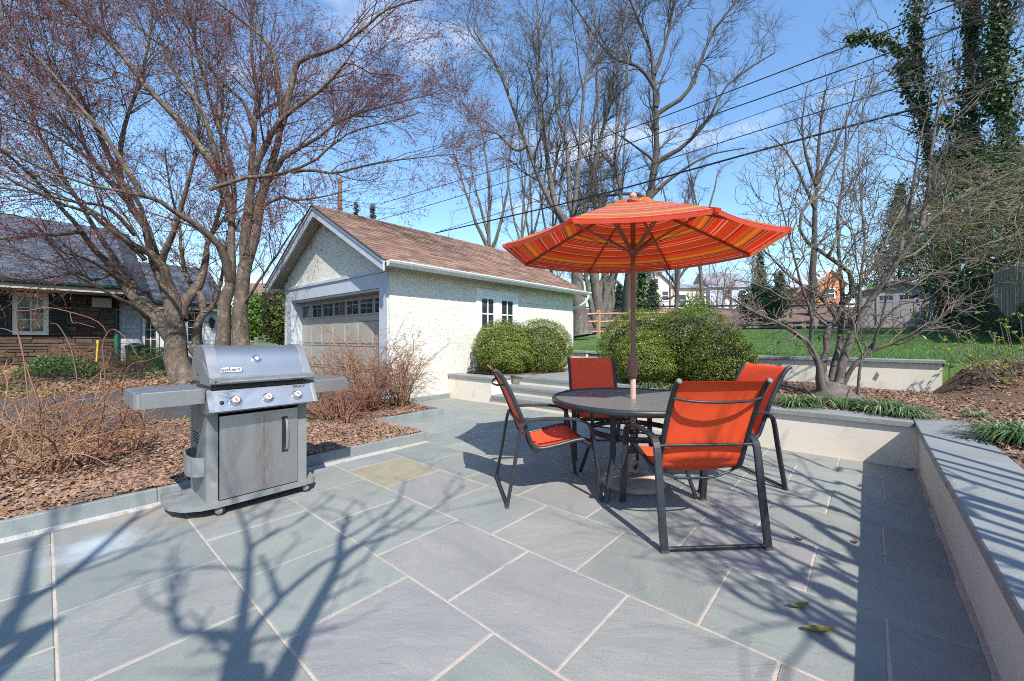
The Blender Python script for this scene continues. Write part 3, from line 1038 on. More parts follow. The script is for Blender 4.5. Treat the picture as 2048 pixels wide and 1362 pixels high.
# roof deck, rake boards, soffit
RU0, RU1 = 3.80, 10.52
b = MB()
t_ = 0.05
far_v = 2 * RV - EV
b.prism([(EV, EZ), (RV, RZ), (far_v, EZ), (far_v, EZ - t_), (RV, RZ - t_ - .005), (EV, EZ - t_)], RU0, RU1, 0)
ROOF = b.build('roof', MT['soffit'], GA)
for s in (-1, 1):
    b = MB()
    e = RV + s * (RV - EV)
    b.prism([(e, EZ - 0.055), (RV, RZ - 0.055), (RV, RZ - 0.22), (e, EZ - 0.20)] if s < 0 else [(RV, RZ - 0.055), (e, EZ - 0.055), (e, EZ - 0.20), (RV, RZ - 0.22)], RU0 + 0.002, RU0 + 0.03, 0)
    b.prism([(e, EZ - 0.012), (RV, RZ - 0.012), (RV, RZ - 0.052), (e, EZ - 0.052)], RU0 - 0.02, RU0 - 0.002, 0)
    b.build('rake_board', MT['trim'], GA)
    b = MB()
    b.prism([(e, EZ + 0.004), (RV, RZ + 0.004), (RV, RZ + 0.026), (e, EZ + 0.026)], RU0 - 0.035, RU0 - 0.002, 0)
    b.build('roof_edge', MT['edge'], GA)
    b = MB()
    b.prism([(e, EZ - 0.055), (RV, RZ - 0.055), (RV, RZ - 0.20), (e, EZ - 0.18)], RU1 - 0.03, RU1 - 0.002, 0)
    b.build('rake_board', MT['trim'], GA)
# shingles on the slope that shows: nearest 300 as pieces, the rest joined
slope_len = math.hypot(RV - EV, RZ - EZ)
cv, cz = (RV - EV) / slope_len, (RZ - EZ) / slope_len
def shingle_mesh(w, h, th):
    b = MB()
    b.add([(0, 0, 0), (w, 0, 0), (w, h, 0.001), (0, h, 0.001), (0.002, 0.002, th), (w - 0.002, 0.002, th), (w, h, 0.004), (0, h, 0.004)],
          [(3, 2, 1, 0), (4, 5, 6, 7), (0, 1, 5, 4), (1, 2, 6, 5), (2, 3, 7, 6), (3, 0, 4, 7)])
    return b
NC = 22
ex = slope_len / NC
spots = []
for r in range(NC):
    x = RU0 - 0.03 - random.uniform(0, 0.28)
    while x < RU1:
        w = random.choice((0.22, 0.28, 0.33, 0.38))
        x0, x1 = max(x, RU0 - 0.03), min(x + w - 0.004, RU1 + 0.02)
        if x1 - x0 > 0.05: spots.append((x0, x1 - x0, r))
        x += w
spots.sort(key=lambda q: math.hypot(q[0], EV + q[2] * ex * cv))
rot = Matrix(((1, 0, 0), (0, cv, -cz), (0, cz, cv)))
sh_meshes = {}
rest = MB()
nrm = Vector((0, -cz, cv))
for i, (x, w, r) in enumerate(spots):
    base = Vector((x, EV - 0.02 + r * ex * cv, EZ - 0.01 + r * ex * cz)) + nrm * 0.004
    if i < 300:
        key = round(w, 2)
        if key not in sh_meshes:
            me = bpy.data.meshes.new('shingle')
            sb = shingle_mesh(key, ex * 1.25, 0.015)
            me.from_pydata(sb.v, [], sb.f)
            me.materials.append(MT['shingle'])
            sh_meshes[key] = me
        o = link('shingle', sh_meshes[key], ROOF, base)
        o.rotation_euler = rot.to_euler()
    else:
        sb = shingle_mesh(w, ex * 1.25, random.uniform(0.011, 0.017))
        rest.add([base + rot @ Vector(p) for p in sb.v], sb.f)
tag(rest.build('shingles', MT['shingle'], ROOF, fix=False), kind='stuff')
b = MB()
for r in range(NC):
    y, z = far_v + 0.02 - r * ex * cv, EZ - 0.01 + r * ex * cz
    b.prism([(y, z + .004), (y, z + 0.018), (y - ex * 1.2 * cv, z + ex * 1.2 * cz + .006), (y - ex * 1.2 * cv, z + ex * 1.2 * cz)], RU0 - 0.03, RU1 + 0.02, 0)
tag(b.build('shingles', MT['shingle'], ROOF, fix=False), kind='stuff')
b = MB()
x = RU0 - 0.03
while x < RU1:
    x1 = min(x + 0.3, RU1 + .02)
    b.prism([(RV - 0.13, RZ - 0.055), (RV, RZ + 0.022), (RV + 0.13, RZ - 0.055), (RV + 0.13, RZ - 0.04), (RV, RZ + 0.036), (RV - 0.13, RZ - 0.04)], x, x1 - 0.006, 0)
    x += 0.3
tag(b.build('ridge_caps', MT['shingle'], ROOF, fix=False), kind='stuff')
# gutter with hanger straps, elbow at the far end
MT['gutter'] = mat('gutter_paint', (0.66, 0.70, 0.68), (0.60, 0.64, 0.62), 3, 0.4, metal=0.0, dirt=((0.45, 0.45, 0.42), 5, 0.6, 0.5))
b = MB()
gy = EV - 0.012
b.prism([(gy, EZ - 0.02), (gy - 0.115, EZ - 0.015), (gy - 0.12, EZ - 0.03), (gy - 0.10, EZ - 0.065), (gy - 0.055, EZ - 0.115), (gy, EZ - 0.115)], 3.86, RU1 + 0.06, 0)
GUT = b.build('gutter', MT['gutter'], GA)
x = 4.3
while x < RU1:
    b = MB()
    b.flatbar([(x, gy + .0, EZ - 0.008), (x + .01, gy - 0.123, EZ - 0.006), (x + .02, gy - 0.124, EZ - 0.034), (x + .03, gy - 0.06, EZ - 0.118)], 0.02, 0.004, (1, 0, 0))
    b.build('gutter_strap', MT['gutter'], GUT)
    x += 0.62
b = MB()
b.tube(catmull([(10.46, gy - .06, EZ - 0.11), (10.46, gy - .05, EZ - 0.2), (10.42, gy + .10, EZ - 0.36), (10.36, GV0 + .08, EZ - 0.47), (10.35, GV0 + .1, EZ - 0.6), (10.35, GV0 + .1, 0.9)], 4), 0.04, 10)
b.build('downspout', MT['gutter'], GA)
b = MB()
e = 2 * RV - EV
b.prism([(e + .012, EZ - 0.02), (e + 0.12, EZ - 0.02), (e + 0.10, EZ - 0.07), (e + 0.055, EZ - 0.115), (e + .012, EZ - 0.115)], 3.84, RU1 + 0.05, 0)
b.build('gutter', MT['white'], GA)
b = MB()
pts = [(8.1, GV0 - .012, 2.12)] + [(8.1 + k * 0.3, GV0 - .012, 2.12 + 0.012 * math.sin(k * 1.9)) for k in range(1, 8)] + [(10.3, GV0 - .03, 2.10)]
b.tube(pts, 0.006, 5)
b.build('wall_cord', MT['white'], GA)
# ------------------------------------------------------------------ table, umbrella, chairs
MT['frame'] = mat('charcoal_powder_coat', (0.040, 0.044, 0.050), (0.028, 0.031, 0.036), 20, 0.42, metal=0.25, bmp=0.12, bscale=400, bdist=0.001, dirt=((0.10, 0.10, 0.10), 9, 0.62, 0.35))
MT['brown'] = mat('brown_umbrella_metal', (0.27, 0.135, 0.085), (0.21, 0.10, 0.062), 12, 0.5, dirt=((0.22, 0.13, 0.09), 14, 0.62, 0.5))
MT['polelow'] = mat('sunlit_brown_pole', (0.42, 0.29, 0.23), (0.36, 0.24, 0.19), 12, 0.5)  # same pole brown, paler: sunlight on the lower pole put into the colour
MT['basecast'] = mat('cast_beige_base', (0.45, 0.36, 0.29), (0.36, 0.28, 0.22), 14, 0.65, bmp=0.4, bscale=120, bdist=0.003, dirt=((0.25, 0.18, 0.13), 10, 0.58, 0.6))
MT['capend'] = mat('grey_end_cap', (0.16, 0.17, 0.18), rough=0.6)
def slingmat():
    t = NT('red_orange_sling')
    geo = t.new("NewGeometry")
    tc = t.new("TexCoord")
    p = t.new("BsdfPrincipled")
    w1 = t.new("TexWave", wave_type='BANDS', bands_direction='X')
    w1.inputs["Scale"].default_value = 90
    w2 = t.new("TexWave", wave_type='BANDS', bands_direction='Z')
    w2.inputs["Scale"].default_value = 90
    for w_ in (w1, w2): t.ln(tc.outputs["Object"], w_.inputs["Vector"])
    wv = t.math('MULTIPLY', w1.outputs["Fac"], w2.outputs["Fac"])
    n1 = t.noise(tc.outputs["Object"], 5, 4)
    col = t.mix(t.ramp(n1, [(0.3, 0.0), (0.7, 1.0)]), (0.95, 0.115, 0.036), (0.90, 0.095, 0.030))
    col = t.mix(t.math('MULTIPLY', wv, 0.3), col, (0.5, 0.025, 0.012))
    t.ln(col, p.inputs["Base Color"])
    p.inputs["Roughness"].default_value = 0.55
    p.inputs["Specular IOR Level"].default_value = 0.3
    t.ln(bump(t, wv, 0.06, 0.001), p.inputs["Normal"])
    tr = t.new("BsdfTranslucent")
    t.ln(t.mix(0.5, col, (0.75, 0.05, 0.02)), tr.inputs["Color"])
    mx = t.new("MixShader")
    mx.inputs[0].default_value = 0.14
    t.ln(p.outputs[0], mx.inputs[1])
    t.ln(tr.outputs[0], mx.inputs[2])
    t.ln(mx.outputs[0], t.out.inputs[0])
    return t.m
MT['sling'] = slingmat()
def tableglass():
    t = NT('rippled_table_glass')
    geo = t.new("NewGeometry")
    n1 = t.noise(geo.outputs["Position"], 30, 2, 0.5, 0.4)
    nb = bump(t, n1, 1.0, 0.035)
    tr = t.new("BsdfTransparent")
    tr.inputs["Color"].default_value = (0.82, 0.86, 0.83, 1)
    rf = t.new("BsdfRefraction")
    rf.inputs["Color"].default_value = (0.82, 0.86, 0.83, 1)
    rf.inputs["IOR"].default_value = 1.06
    rf.inputs["Roughness"].default_value = 0.12
    t.ln(nb, rf.inputs["Normal"])
    gl = t.new("BsdfGlossy")
    gl.inputs["Roughness"].default_value = 0.16
    t.ln(nb, gl.inputs["Normal"])
    m1 = t.new("MixShader")
    m1.inputs[0].default_value = 0.45
    t.ln(tr.outputs[0], m1.inputs[1])
    t.ln(rf.outputs[0], m1.inputs[2])
    fr = t.new("Fresnel")
    fr.inputs["IOR"].default_value = 1.8
    t.ln(nb, fr.inputs["Normal"])
    m2 = t.new("MixShader")
    t.ln(fr.outputs[0], m2.inputs[0])
    t.ln(m1.outputs[0], m2.inputs[1])
    t.ln(gl.outputs[0], m2.inputs[2])
    df = t.new("BsdfDiffuse")
    df.inputs["Color"].default_value = (0.50, 0.54, 0.51, 1)
    m3 = t.new("MixShader")
    m3.inputs[0].default_value = 0.2
    t.ln(m2.outputs[0], m3.inputs[1])
    t.ln(df.outputs[0], m3.inputs[2])
    t.ln(m3.outputs[0], t.out.inputs[0])
    return t.m
MT['tglass'] = tableglass()

TX, TY = 3.26, 1.49
TB = thing('patio_table', 'round rippled glass patio table with dark metal rim and legs under the umbrella', 'table', (TX, TY, 0))
b = MB()
b.lathe([(0.655, 0.722), (0.645, 0.728), (0.664, 0.732), (0.676, 0.728), (0.680, 0.715), (0.678, 0.69), (0.668, 0.684), (0.66, 0.69), (0.655, 0.722)], 64, (TX, TY, 0))
b.build('table_rim', MT['frame'], TB)
b = MB()
vs, fs = [], []
rings = [0.03, 0.656]
b.lathe([(0.03, 0.717), (0.656, 0.717), (0.656, 0.724), (0.03, 0.724), (0.03, 0.717)], 64, (TX, TY, 0), sm=False)
b.build('glass_top', MT['tglass'], TB)
for a in (182, 92, 2, 272):
    d = Vector((math.cos(rad(a)), math.sin(rad(a)), 0))
    s = Vector((-d.y, d.x, 0))
    o = Vector((TX, TY, 0))
    b = MB()
    pts = [o + d * 0.64 + Vector((0, 0, 0.69)), o + d * 0.47 + Vector((0, 0, 0.684)), o + d * 0.41 + Vector((0, 0, 0.665)), o + d * 0.385 + Vector((0, 0, 0.61)), o + d * 0.38 + Vector((0, 0, 0.46)), o + d * 0.385 + Vector((0, 0, 0.34)), o + d * 0.42 + Vector((0, 0, 0.24)), o + d * 0.50 + Vector((0, 0, 0.004))]
    b.flatbar(pts, 0.045, 0.018, s)
    b.build('leg', MT['frame'], TB)
b = MB()
b.lathe([(0.338, 0.43), (0.346, 0.43), (0.346, 0.475), (0.338, 0.475), (0.338, 0.43)], 48, (TX, TY, 0))
b.build('leg_ring', MT['frame'], TB)
b = MB()
for a in (182, 92):
    d = Vector((math.cos(rad(a)), math.sin(rad(a)), 0))
    o = Vector((TX, TY, 0.44))
    sd = Vector((-d.y, d.x, 0))
    for sgn in (-1, 1): b.bar(o + d * 0.36 * sgn, o + d * 0.05 * sgn, 0.012, 0.012)
b.lathe([(0.04, 0.43), (0.055, 0.43), (0.055, 0.46), (0.04, 0.46), (0.04, 0.43)], 20, (TX, TY, 0))
b.build('ring_brace', MT['frame'], TB)

# ---- umbrella
UM = thing('patio_umbrella', 'octagonal patio umbrella in orange, red, yellow and white stripes standing through the table', 'umbrella', (TX, TY, 0))
def stripemat():
    t = NT('striped_canvas')
    u = t.new("UVMap")
    u.uv_map = "stripe"
    sx = t.new("SeparateXYZ")
    t.ln(u.outputs["UV"], sx.inputs[0])
    rust, red, dred, whi, yel, ora, blk, tan = (0.66, 0.135, 0.012), (0.76, 0.065, 0.018), (0.30, 0.012, 0.012), (0.90, 0.84, 0.74), (0.82, 0.46, 0.03), (0.76, 0.24, 0.02), (0.05, 0.015, 0.012), (0.55, 0.24, 0.07)
    per = t.math('FRACT', t.math('MULTIPLY', sx.outputs["Y"], 1.0 / 0.335))
    seq = [(0.0, red), (0.062, whi), (0.080, red), (0.20, yel), (0.225, dred), (0.258, whi), (0.276, blk), (0.305, ora), (0.35, yel), (0.43, tan), (0.50, ora), (0.56, red), (0.66, dred), (0.705, whi), (0.725, rust), (0.975, whi)]
    col = t.ramp(per, seq, 'CONSTANT')
    geo = t.new("NewGeometry")
    n1 = t.noise(geo.outputs["Position"], 6, 4)
    col = t.mix(t.math('MULTIPLY', n1, 0.08), col, (0.85, 0.60, 0.45))
    p = t.new("BsdfPrincipled")
    p.inputs["Roughness"].default_value = 0.65
    p.inputs["Sheen Weight"].default_value = 0.25
    t.ln(col, p.inputs["Base Color"])
    t.ln(bump(t, t.noise(geo.outputs["Position"], 9, 3), 0.25, 0.02), p.inputs["Normal"])
    tr = t.new("BsdfTranslucent")
    t.ln(t.mix(0.35, col, (0.95, 0.28, 0.03)), tr.inputs["Color"])
    mx = t.new("MixShader")
    mx.inputs[0].default_value = 0.55
    t.ln(p.outputs[0], mx.inputs[1])
    t.ln(tr.outputs[0], mx.inputs[2])
    t.ln(mx.outputs[0], t.out.inputs[0])
    return t.m
MT['canvas'] = stripemat()
UR, UZ, UAZ, UA0 = 1.094, 1.966, 2.375, math.radians(139.7)
RH0 = 0.13   # vent radius
def rib_pt(k, t):
    """t 0 at the apex, 1 at the rim corner, slight arch"""
    a = UA0 - k * math.pi / 4
    r = UR * t
    z = UAZ - (UAZ - UZ) * (0.86 * t + 0.14 * t * t)
    return Vector((TX + r * math.cos(a), TY + r * math.sin(a), z))
def add_uv(o, fn):
    me = o.data
    ul = me.uv_layers.new(name="stripe")
    for lp in me.loops: ul.data[lp.index].uv = fn(lp.vertex_index)
for k in range(8):
    b = MB()
    NA, NB = 14, 7
    uvs = []
    vs = []
    for side in (0, 1):
        for i in range(NA + 1):
            t_ = 0.115 + (1 - 0.115) * i / NA
            p, q = rib_pt(k, t_), rib_pt(k + 1, t_)
            for j in range(NB + 1):
                s = j / NB
                m = p.lerp(q, s)
                bow = 4 * s * (1 - s)
                c = Vector((TX, TY, 0))
                m.z -= 0.016 * bow * t_ * (1 if t_ < 0.99 else 0.9)
                out = Vector((m.x - TX, m.y - TY, 0))
                m -= out * 0.018 * bow * t_ * t_
                m.z += 0.014 - (0.004 if side else 0)
                vs.append(m)
                uvs.append((s, (1 - t_) * UR * math.cos(math.pi / 8)))
        if side == 0: half = len(vs)
    fs = []
    W1 = NB + 1
    for i in range(NA):
        for j in range(NB):
            a0 = i * W1 + j
            fs.append((a0, a0 + 1, a0 + W1 + 1, a0 + W1))
            fs.append((half + a0, half + a0 + W1, half + a0 + W1 + 1, half + a0 + 1))
    for j in range(NB):
        a0 = NA * W1 + j
        fs.append((a0, a0 + 1, half + a0 + 1, half + a0))
    # hem hanging a little under the rim
    b.add(vs, fs, True)
    n0 = len(b.v)
    hem = []
    for j in range(NB + 1):
        p = vs[half + NA * W1 + j]
        hem.append(p + Vector((0, 0, -0.001)))
        hem.append(p + Vector((0, 0, -0.028)))
    hs = [(2 * j, 2 * j + 1, 2 * j + 3, 2 * j + 2) for j in range(NB)]
    b.add(hem, hs)
    for j in range(NB + 1): uvs += [(j / NB, 0.001), (j / NB, 0.016)]
    o = b.build('canopy_panel', MT['canvas'], UM, fix=False)
    add_uv(o, lambda i: uvs[i])
# wind vent on top with a wavy edge
b = MB()
uvs, vs = [], []
for i in range(5):
    t_ = i / 4
    for j in range(48):
        a = 2 * math.pi * j / 48
        r = 0.02 + 0.225 * t_
        oct_ = math.cos(math.pi / 8) / math.cos(((a - UA0 + math.pi / 8) % (math.pi / 4)) - math.pi / 8)
        r *= 0.6 + 0.4 * oct_
        z = UAZ + 0.035 - 0.085 * t_ + (0.012 * math.cos(8 * (a - UA0)) + 0.006 * math.sin(13 * a)) * t_ ** 2
        vs.append((TX + r * math.cos(a), TY + r * math.sin(a), z))
        uvs.append((0, 0.40 - r * 1.1))
fs = [(i * 48 + j, i * 48 + (j + 1) % 48, (i + 1) * 48 + (j + 1) % 48, (i + 1) * 48 + j) for i in range(4) for j in range(48)]
b.add(vs, fs, True)
o = b.build('vent_cap', MT['canvas'], UM)
add_uv(o, lambda i: uvs[i])
b = MB()
b.lathe([(0.001, UAZ + 0.085), (0.02, UAZ + 0.075), (0.032, UAZ + 0.055), (0.03, UAZ + 0.038), (0.02, UAZ + 0.03), (0.02, UAZ - 0.02)], 16, (TX, TY, 0))
b.build('finial', MT['basecast'], UM)
# ribs with pockets, struts, runner hub
HZ = 1.965
for k in range(8):
    b = MB()
    pts = [rib_pt(k, t_) - Vector((0, 0, 0.006)) for t_ in (0.03, 0.25, 0.5, 0.75, 0.985)]
    a = UA0 - k * math.pi / 4
    sd = Vector((-math.sin(a), math.cos(a), 0))
    b.flatbar(pts, 0.014, 0.022, sd)
    RB = b.build('rib', MT['brown'], UM)
    b = MB()
    e = Vector((TX + 0.05 * math.cos(a), TY + 0.05 * math.sin(a), HZ))
    f_ = rib_pt(k, 0.47) - Vector((0, 0, 0.02))
    for s in (-1, 1): b.bar(e + sd * 0.009 * s, f_ + sd * 0.013 * s, 0.006, 0.016, sd)
    b.build('strut', MT['brown'], RB)
    b = MB()
    tip = rib_pt(k, 1.0)
    b.bar(rib_pt(k, 0.95) + Vector((0, 0, 0.002)), tip + Vector((math.cos(a), math.sin(a), 0)) * 0.012 + Vector((0, 0, 0.0)), 0.034, 0.026)
    o = b.build('corner_pocket', MT['canvas'], UM)
    add_uv(o, lambda i: (0, 0.008))
b = MB()
b.lathe([(0.024, HZ - 0.045), (0.034, HZ - 0.045), (0.038, HZ - 0.02), (0.055, HZ - 0.008), (0.055, HZ + 0.012), (0.036, HZ + 0.02), (0.034, HZ + 0.05), (0.024, HZ + 0.05), (0.024, HZ - 0.045)], 24, (TX, TY, 0))
b.build('runner_hub', MT['brown'], UM)
b = MB()
b.lathe([(0.024, UAZ - 0.055), (0.05, UAZ - 0.05), (0.05, UAZ - 0.028), (0.024, UAZ - 0.022), (0.024, UAZ - 0.055)], 24, (TX, TY, 0))
b.build('top_hub', MT['brown'], UM)
b = MB()
b.lathe([(0.0205, 0.86), (0.0205, UAZ)], 20, (TX, TY, 0))
b.build('pole', MT['brown'], UM)
b = MB()
b.lathe([(0.0245, 0.07), (0.0245, 0.88), (0.021, 0.885)], 20, (TX, TY, 0))
b.build('lower_pole', MT['polelow'], UM)
b = MB()
fw = Vector((-SU, -CU, 0))   # the crank housing turns towards the viewer
rt = Vector((CU, -SU, 0))
o3 = Vector((TX, TY, 0))
vs = []
for z, w_, d_ in ((0.895, 0.026, 0.026), (0.91, 0.038, 0.032), (0.97, 0.045, 0.036), (1.03, 0.047, 0.036), (1.065, 0.040, 0.034), (1.075, 0.027, 0.027)):
    for j in range(14):
        g = 2 * math.pi * j / 14
        vs.append(o3 + rt * math.cos(g) * w_ + fw * math.sin(g) * d_ + Vector((0, 0, z)))
fs = [(i * 14 + j, i * 14 + (j + 1) % 14, (i + 1) * 14 + (j + 1) % 14, (i + 1) * 14 + j) for i in range(5) for j in range(14)]
fs += [tuple(range(13, -1, -1)), tuple(range(70, 84))]
b.add(vs, fs, True)
CR = b.build('crank_housing', MT['brown'], UM)
b = MB()
b.tube([o3 - rt * 0.03 + fw * 0.02 + Vector((0, 0, 1.04)), o3 - rt * 0.055 + fw * 0.03 + Vector((0, 0, 1.035)), o3 - rt * 0.066 + fw * 0.035 + Vector((0, 0, 0.985)), o3 - rt * 0.082 + fw * 0.04 + Vector((0, 0, 0.945))], 0.006, 8)
b.build('crank_handle', MT['brown'], CR)
b = MB()
sx_ = 64
prof = [(0.255, 0.002), (0.262, 0.012), (0.262, 0.026), (0.25, 0.04), (0.20, 0.062), (0.13, 0.088), (0.07, 0.104), (0.045, 0.112), (0.04, 0.15), (0.033, 0.16), (0.033, 0.19), (0.026, 0.195)]
vs = []
for i, (r, z) in enumerate(prof):
    for j in range(sx_ * 2):
        a = 2 * math.pi * j / (sx_ * 2)
        ridge = 0.004 * (1 if j % 2 else -1) if 3 <= i <= 6 else 0
        vs.append((TX + r * math.cos(a), TY + r * math.sin(a), z + ridge))
n2 = sx_ * 2
fs = [(i * n2 + j, i * n2 + (j + 1) % n2, (i + 1) * n2 + (j + 1) % n2, (i + 1) * n2 + j) for i in range(len(prof) - 1) for j in range(n2)]
fs.append(tuple(range(n2 - 1, -1, -1)))
b.add(vs, fs)
BS = b.build('base', MT['basecast'], UM)
b = MB()
b.tube([(TX + 0.03, TY - 0.03, 0.17), (TX - .02, TY - 0.05, 0.172), (TX - 0.055, TY - .055, 0.172)], 0.006, 8)
b.lathe([(0.001, 0.0), (0.016, 0.002), (0.018, 0.012), (0.001, 0.016)], 10, (TX - 0.06, TY - 0.055, 0.165), (-1, 0, 0.1))
b.build('clamp_knob', MT['frame'], BS)

# ---- chairs: x runs from the rear feet to the front feet
def make_chair(name, label, loc, rz):
    t = thing(name, label, 'chair', loc, 'red sling armchairs around the table', rz)
    LOC = Vector((0, 0, 0))
    ROOT[t.name] = LOC       # parts are drawn in the chair's own axes
    hw, rw = 0.31, 0.262
    for s in (-1, 1):
        b = MB()
        y = hw * s
        pts = catmull([(0.0, y, 0.004), (0.055, y, 0.30), (0.098, y, 0.545), (0.128, y, 0.605), (0.185, y, 0.63), (0.36, y, 0.634), (0.53, y, 0.622), (0.61, y, 0.59), (0.645, y, 0.535), (0.672, y, 0.38), (0.722, y, 0.004)], 4)
        b.flatbar(pts, 0.046, 0.02, (0, 1, 0))
        o = b.build('arm_leg_frame', MT['frame'], t)
        for fx in (0.0, 0.722):
            b = MB()
            b.box((fx - 0.013, y - 0.025, 0.0), (fx + 0.013, y + 0.025, 0.014))
            b.build('foot_cap', MT['edge'], o)
        b = MB()
        yy = rw * s
        rail = catmull([(-0.082, yy, 0.992), (-0.05, yy, 0.972), (-0.012, yy, 0.915), (0.038, yy, 0.82), (0.10, yy, 0.68), (0.155, yy, 0.54), (0.19, yy, 0.45), (0.225, yy, 0.415), (0.28, yy, 0.405), (0.40, yy, 0.425), (0.52, yy, 0.452), (0.60, yy, 0.458), (0.64, yy, 0.44), (0.655, yy, 0.41)], 4)
        b.tube(rail, 0.0165, 10)
        R_ = b.build('side_rail', MT['frame'], t)
        b = MB()
        b.lathe([(0.0145, -0.004), (0.0145, 0.002), (0.001, 0.003)], 12, rail[0], (-0.85, 0, 0.5))
        b.build('end_cap', MT['capend'], R_)
        b = MB()
        b.bar((0.137, yy, 0.605), (0.137, y - 0.02 * s, 0.605), 0.02, 0.016)
        b.build('bracket', MT['frame'], t)
        b = MB()
        b.bar((0.60, yy, 0.445), (0.665, y - 0.02 * s, 0.43), 0.022, 0.016)
        b.build('bracket', MT['frame'], t)
    # the sling, one sheet with a little thickness and sag
    b = MB()
    NS = len(rail)
    NJ = 9
    vs = []
    for side in (0, 1):
        for i in range(1, NS - 2):
            p = rail[i]
            tn = (rail[i + 1] - rail[i - 1]).normalized()
            nv = Vector((-tn.z, 0, tn.x))
            if nv.z < 0 and tn.x > 0.5: nv = -nv
            for j in range(NJ + 1):
                q = j / NJ
                y = -rw + 2 * rw * q
                sg = -0.022 * 4 * q * (1 - q) if i > 22 else 0.012 * 4 * q * (1 - q)
                d = Vector((0.7 * (0 if i > 34 else -1), 0, 1 if i > 34 else 0))
                vs.append(Vector((p.x, y, p.z)) + (Vector((0, 0, sg)) if i > 30 else Vector((-sg, 0, 0))) + nv * (0.0015 if side else -0.0015))
        if side == 0: half = len(vs)
    rows = NS - 3
    W1 = NJ + 1
    fs = []
    for i in range(rows - 1):
        for j in range(NJ):
            a0 = i * W1 + j
            fs.append((a0, a0 + W1, a0 + W1 + 1, a0 + 1))
            fs.append((half + a0, half + a0 + 1, half + a0 + W1 + 1, half + a0 + W1))
    b.add(vs, fs, True)
    b.build('sling', MT['sling'], t, fix=False)
    b = MB()
    b.tube(catmull([(-0.008, -rw, 0.885), (-0.05, -0.16, 0.873), (-0.066, 0, 0.868), (-0.05, 0.16, 0.873), (-0.008, rw, 0.885)], 5), 0.008, 8)
    b.build('upper_stretcher', MT['frame'], t)
    b = MB()
    b.tube([(0.11, -hw + 0.02, 0.585), (0.11, hw - 0.02, 0.585)], 0.009, 8)
    b.build('back_stretcher', MT['frame'], t)
    b = MB()
    b.tube([(0.004, -hw + 0.02, 0.02), (0.004, hw - 0.02, 0.02)], 0.0125, 8)
    b.build('floor_bar', MT['frame'], t)
    b = MB()
    b.tube(catmull([(0.25, -rw, 0.39), (0.25, -0.14, 0.345), (0.25, 0, 0.335), (0.25, 0.14, 0.345), (0.25, rw, 0.39)], 5), 0.008, 8)
    b.build('seat_stretcher', MT['frame'], t)
    b = MB()
    b.bar((0.662, -hw + 0.02, 0.40), (0.662, hw - 0.02, 0.40), 0.014, 0.034)
    b.build('front_rail', MT['frame'], t)
    return t
def copy_tree(o, parent=None):
    c = o.copy()
    COL.objects.link(c)
    if parent is not None: c.parent = parent
    for ch in list(o.children): copy_tree(ch, c)
    return c
def face(px, py): return math.atan2(py, px)
c1 = make_chair('sling_armchair', 'red sling armchair nearest the viewer, its back turned towards us', (2.55, 0.655, 0), face(0.71, 0.70))
for lab, loc, ang in (
    ('red sling armchair seen from its side, between the table and the grill', (2.40, 2.21, 0), face(0.773, -0.635)),
    ('red sling armchair facing us across the far side of the table, before the stone steps', (4.25, 2.46, 0), face(-0.75, -0.66)),
    ('red sling armchair at the right of the table, close to the cream seat wall', (4.155, 0.725, 0), face(-0.72, 0.69))):
    c = copy_tree(c1)
    c["label"] = lab
    c.location = loc
    c.rotation_euler = (0, 0, ang)
# ------------------------------------------------------------------ the gas grill
def steel(name, c, rough, dirt, streak=0.0):
    t = NT(name)
    p = t.new("BsdfPrincipled")
    geo = t.new("NewGeometry")
    pos = geo.outputs["Position"]
    br = t.noise(t.scale(pos, 1.0, 1.0, 60.0), 6.0, 4, 0.7)
    sm = t.noise(pos, 7.0, 6, 0.65)
    col = t.mix(t.ramp(br, [(0.3, 0.0), (0.7, 0.3)]), c, tuple(x * 0.82 for x in c))
    p.inputs["Metallic"].default_value = 0.9
    rg = t.math('ADD', t.math('MULTIPLY', br, 0.12), rough)
    if streak:
        dr = t.noise(t.scale(pos, 9.0, 9.0, 1.3), 2.2, 6, 0.75, 0.5)
        sp = t.noise(t.scale(pos, 1.0, 1.0, 1.6), 46.0, 4, 0.75)
        m = t.math('MULTIPLY', t.ramp(dr, [(0.46, 0.0), (0.66, 1.0)]), streak)
        col = t.mix(m, col, dirt)
        sx = t.new("SeparateXYZ")
        t.ln(pos, sx.inputs[0])
        dx = t.math('ABSOLUTE', t.math('SUBTRACT', t.math('ADD', sx.outputs["X"], t.math('MULTIPLY', dr, 0.05)), 1.10))
        run = t.math('MULTIPLY', t.ramp(dx, [(0.0, 0.85), (0.012, 0.5), (0.09, 0.0)]), t.ramp(t.noise(t.scale(pos, 30.0, 30.0, 5.0), 1.5, 5, 0.7), [(0.38, 0.1), (0.6, 1.0)]))
        col = t.mix(run, col, (0.20, 0.15, 0.12))
        m2 = t.math('MULTIPLY', t.ramp(sp, [(0.60, 0.0), (0.68, 1.0)]), t.ramp(sm, [(0.42, 0.0), (0.6, 0.7)]))
        col = t.mix(m2, col, (0.16, 0.14, 0.13))
    col = t.mix(t.ramp(sm, [(0.48, 0.0), (0.72, 0.4)]), col, dirt)
    t.ln(col, p.inputs["Base Color"])
    t.ln(t.math('ADD', rg, t.math('MULTIPLY', sm, 0.12)), p.inputs["Roughness"])
    t.ln(bump(t, br, 0.05, 0.001), p.inputs["Normal"])
    t.ln(p.outputs[0], t.out.inputs[0])
    return t.m
MT['steel'] = steel('brushed_steel', (0.56, 0.545, 0.52), 0.22, (0.50, 0.47, 0.44))
MT['steeldoor'] = steel('weathered_steel', (0.42, 0.405, 0.39), 0.36, (0.42, 0.36, 0.31), 0.4)
MT['steeltop'] = steel('dull_steel', (0.45, 0.45, 0.445), 0.33, (0.32, 0.29, 0.28), 0.3)
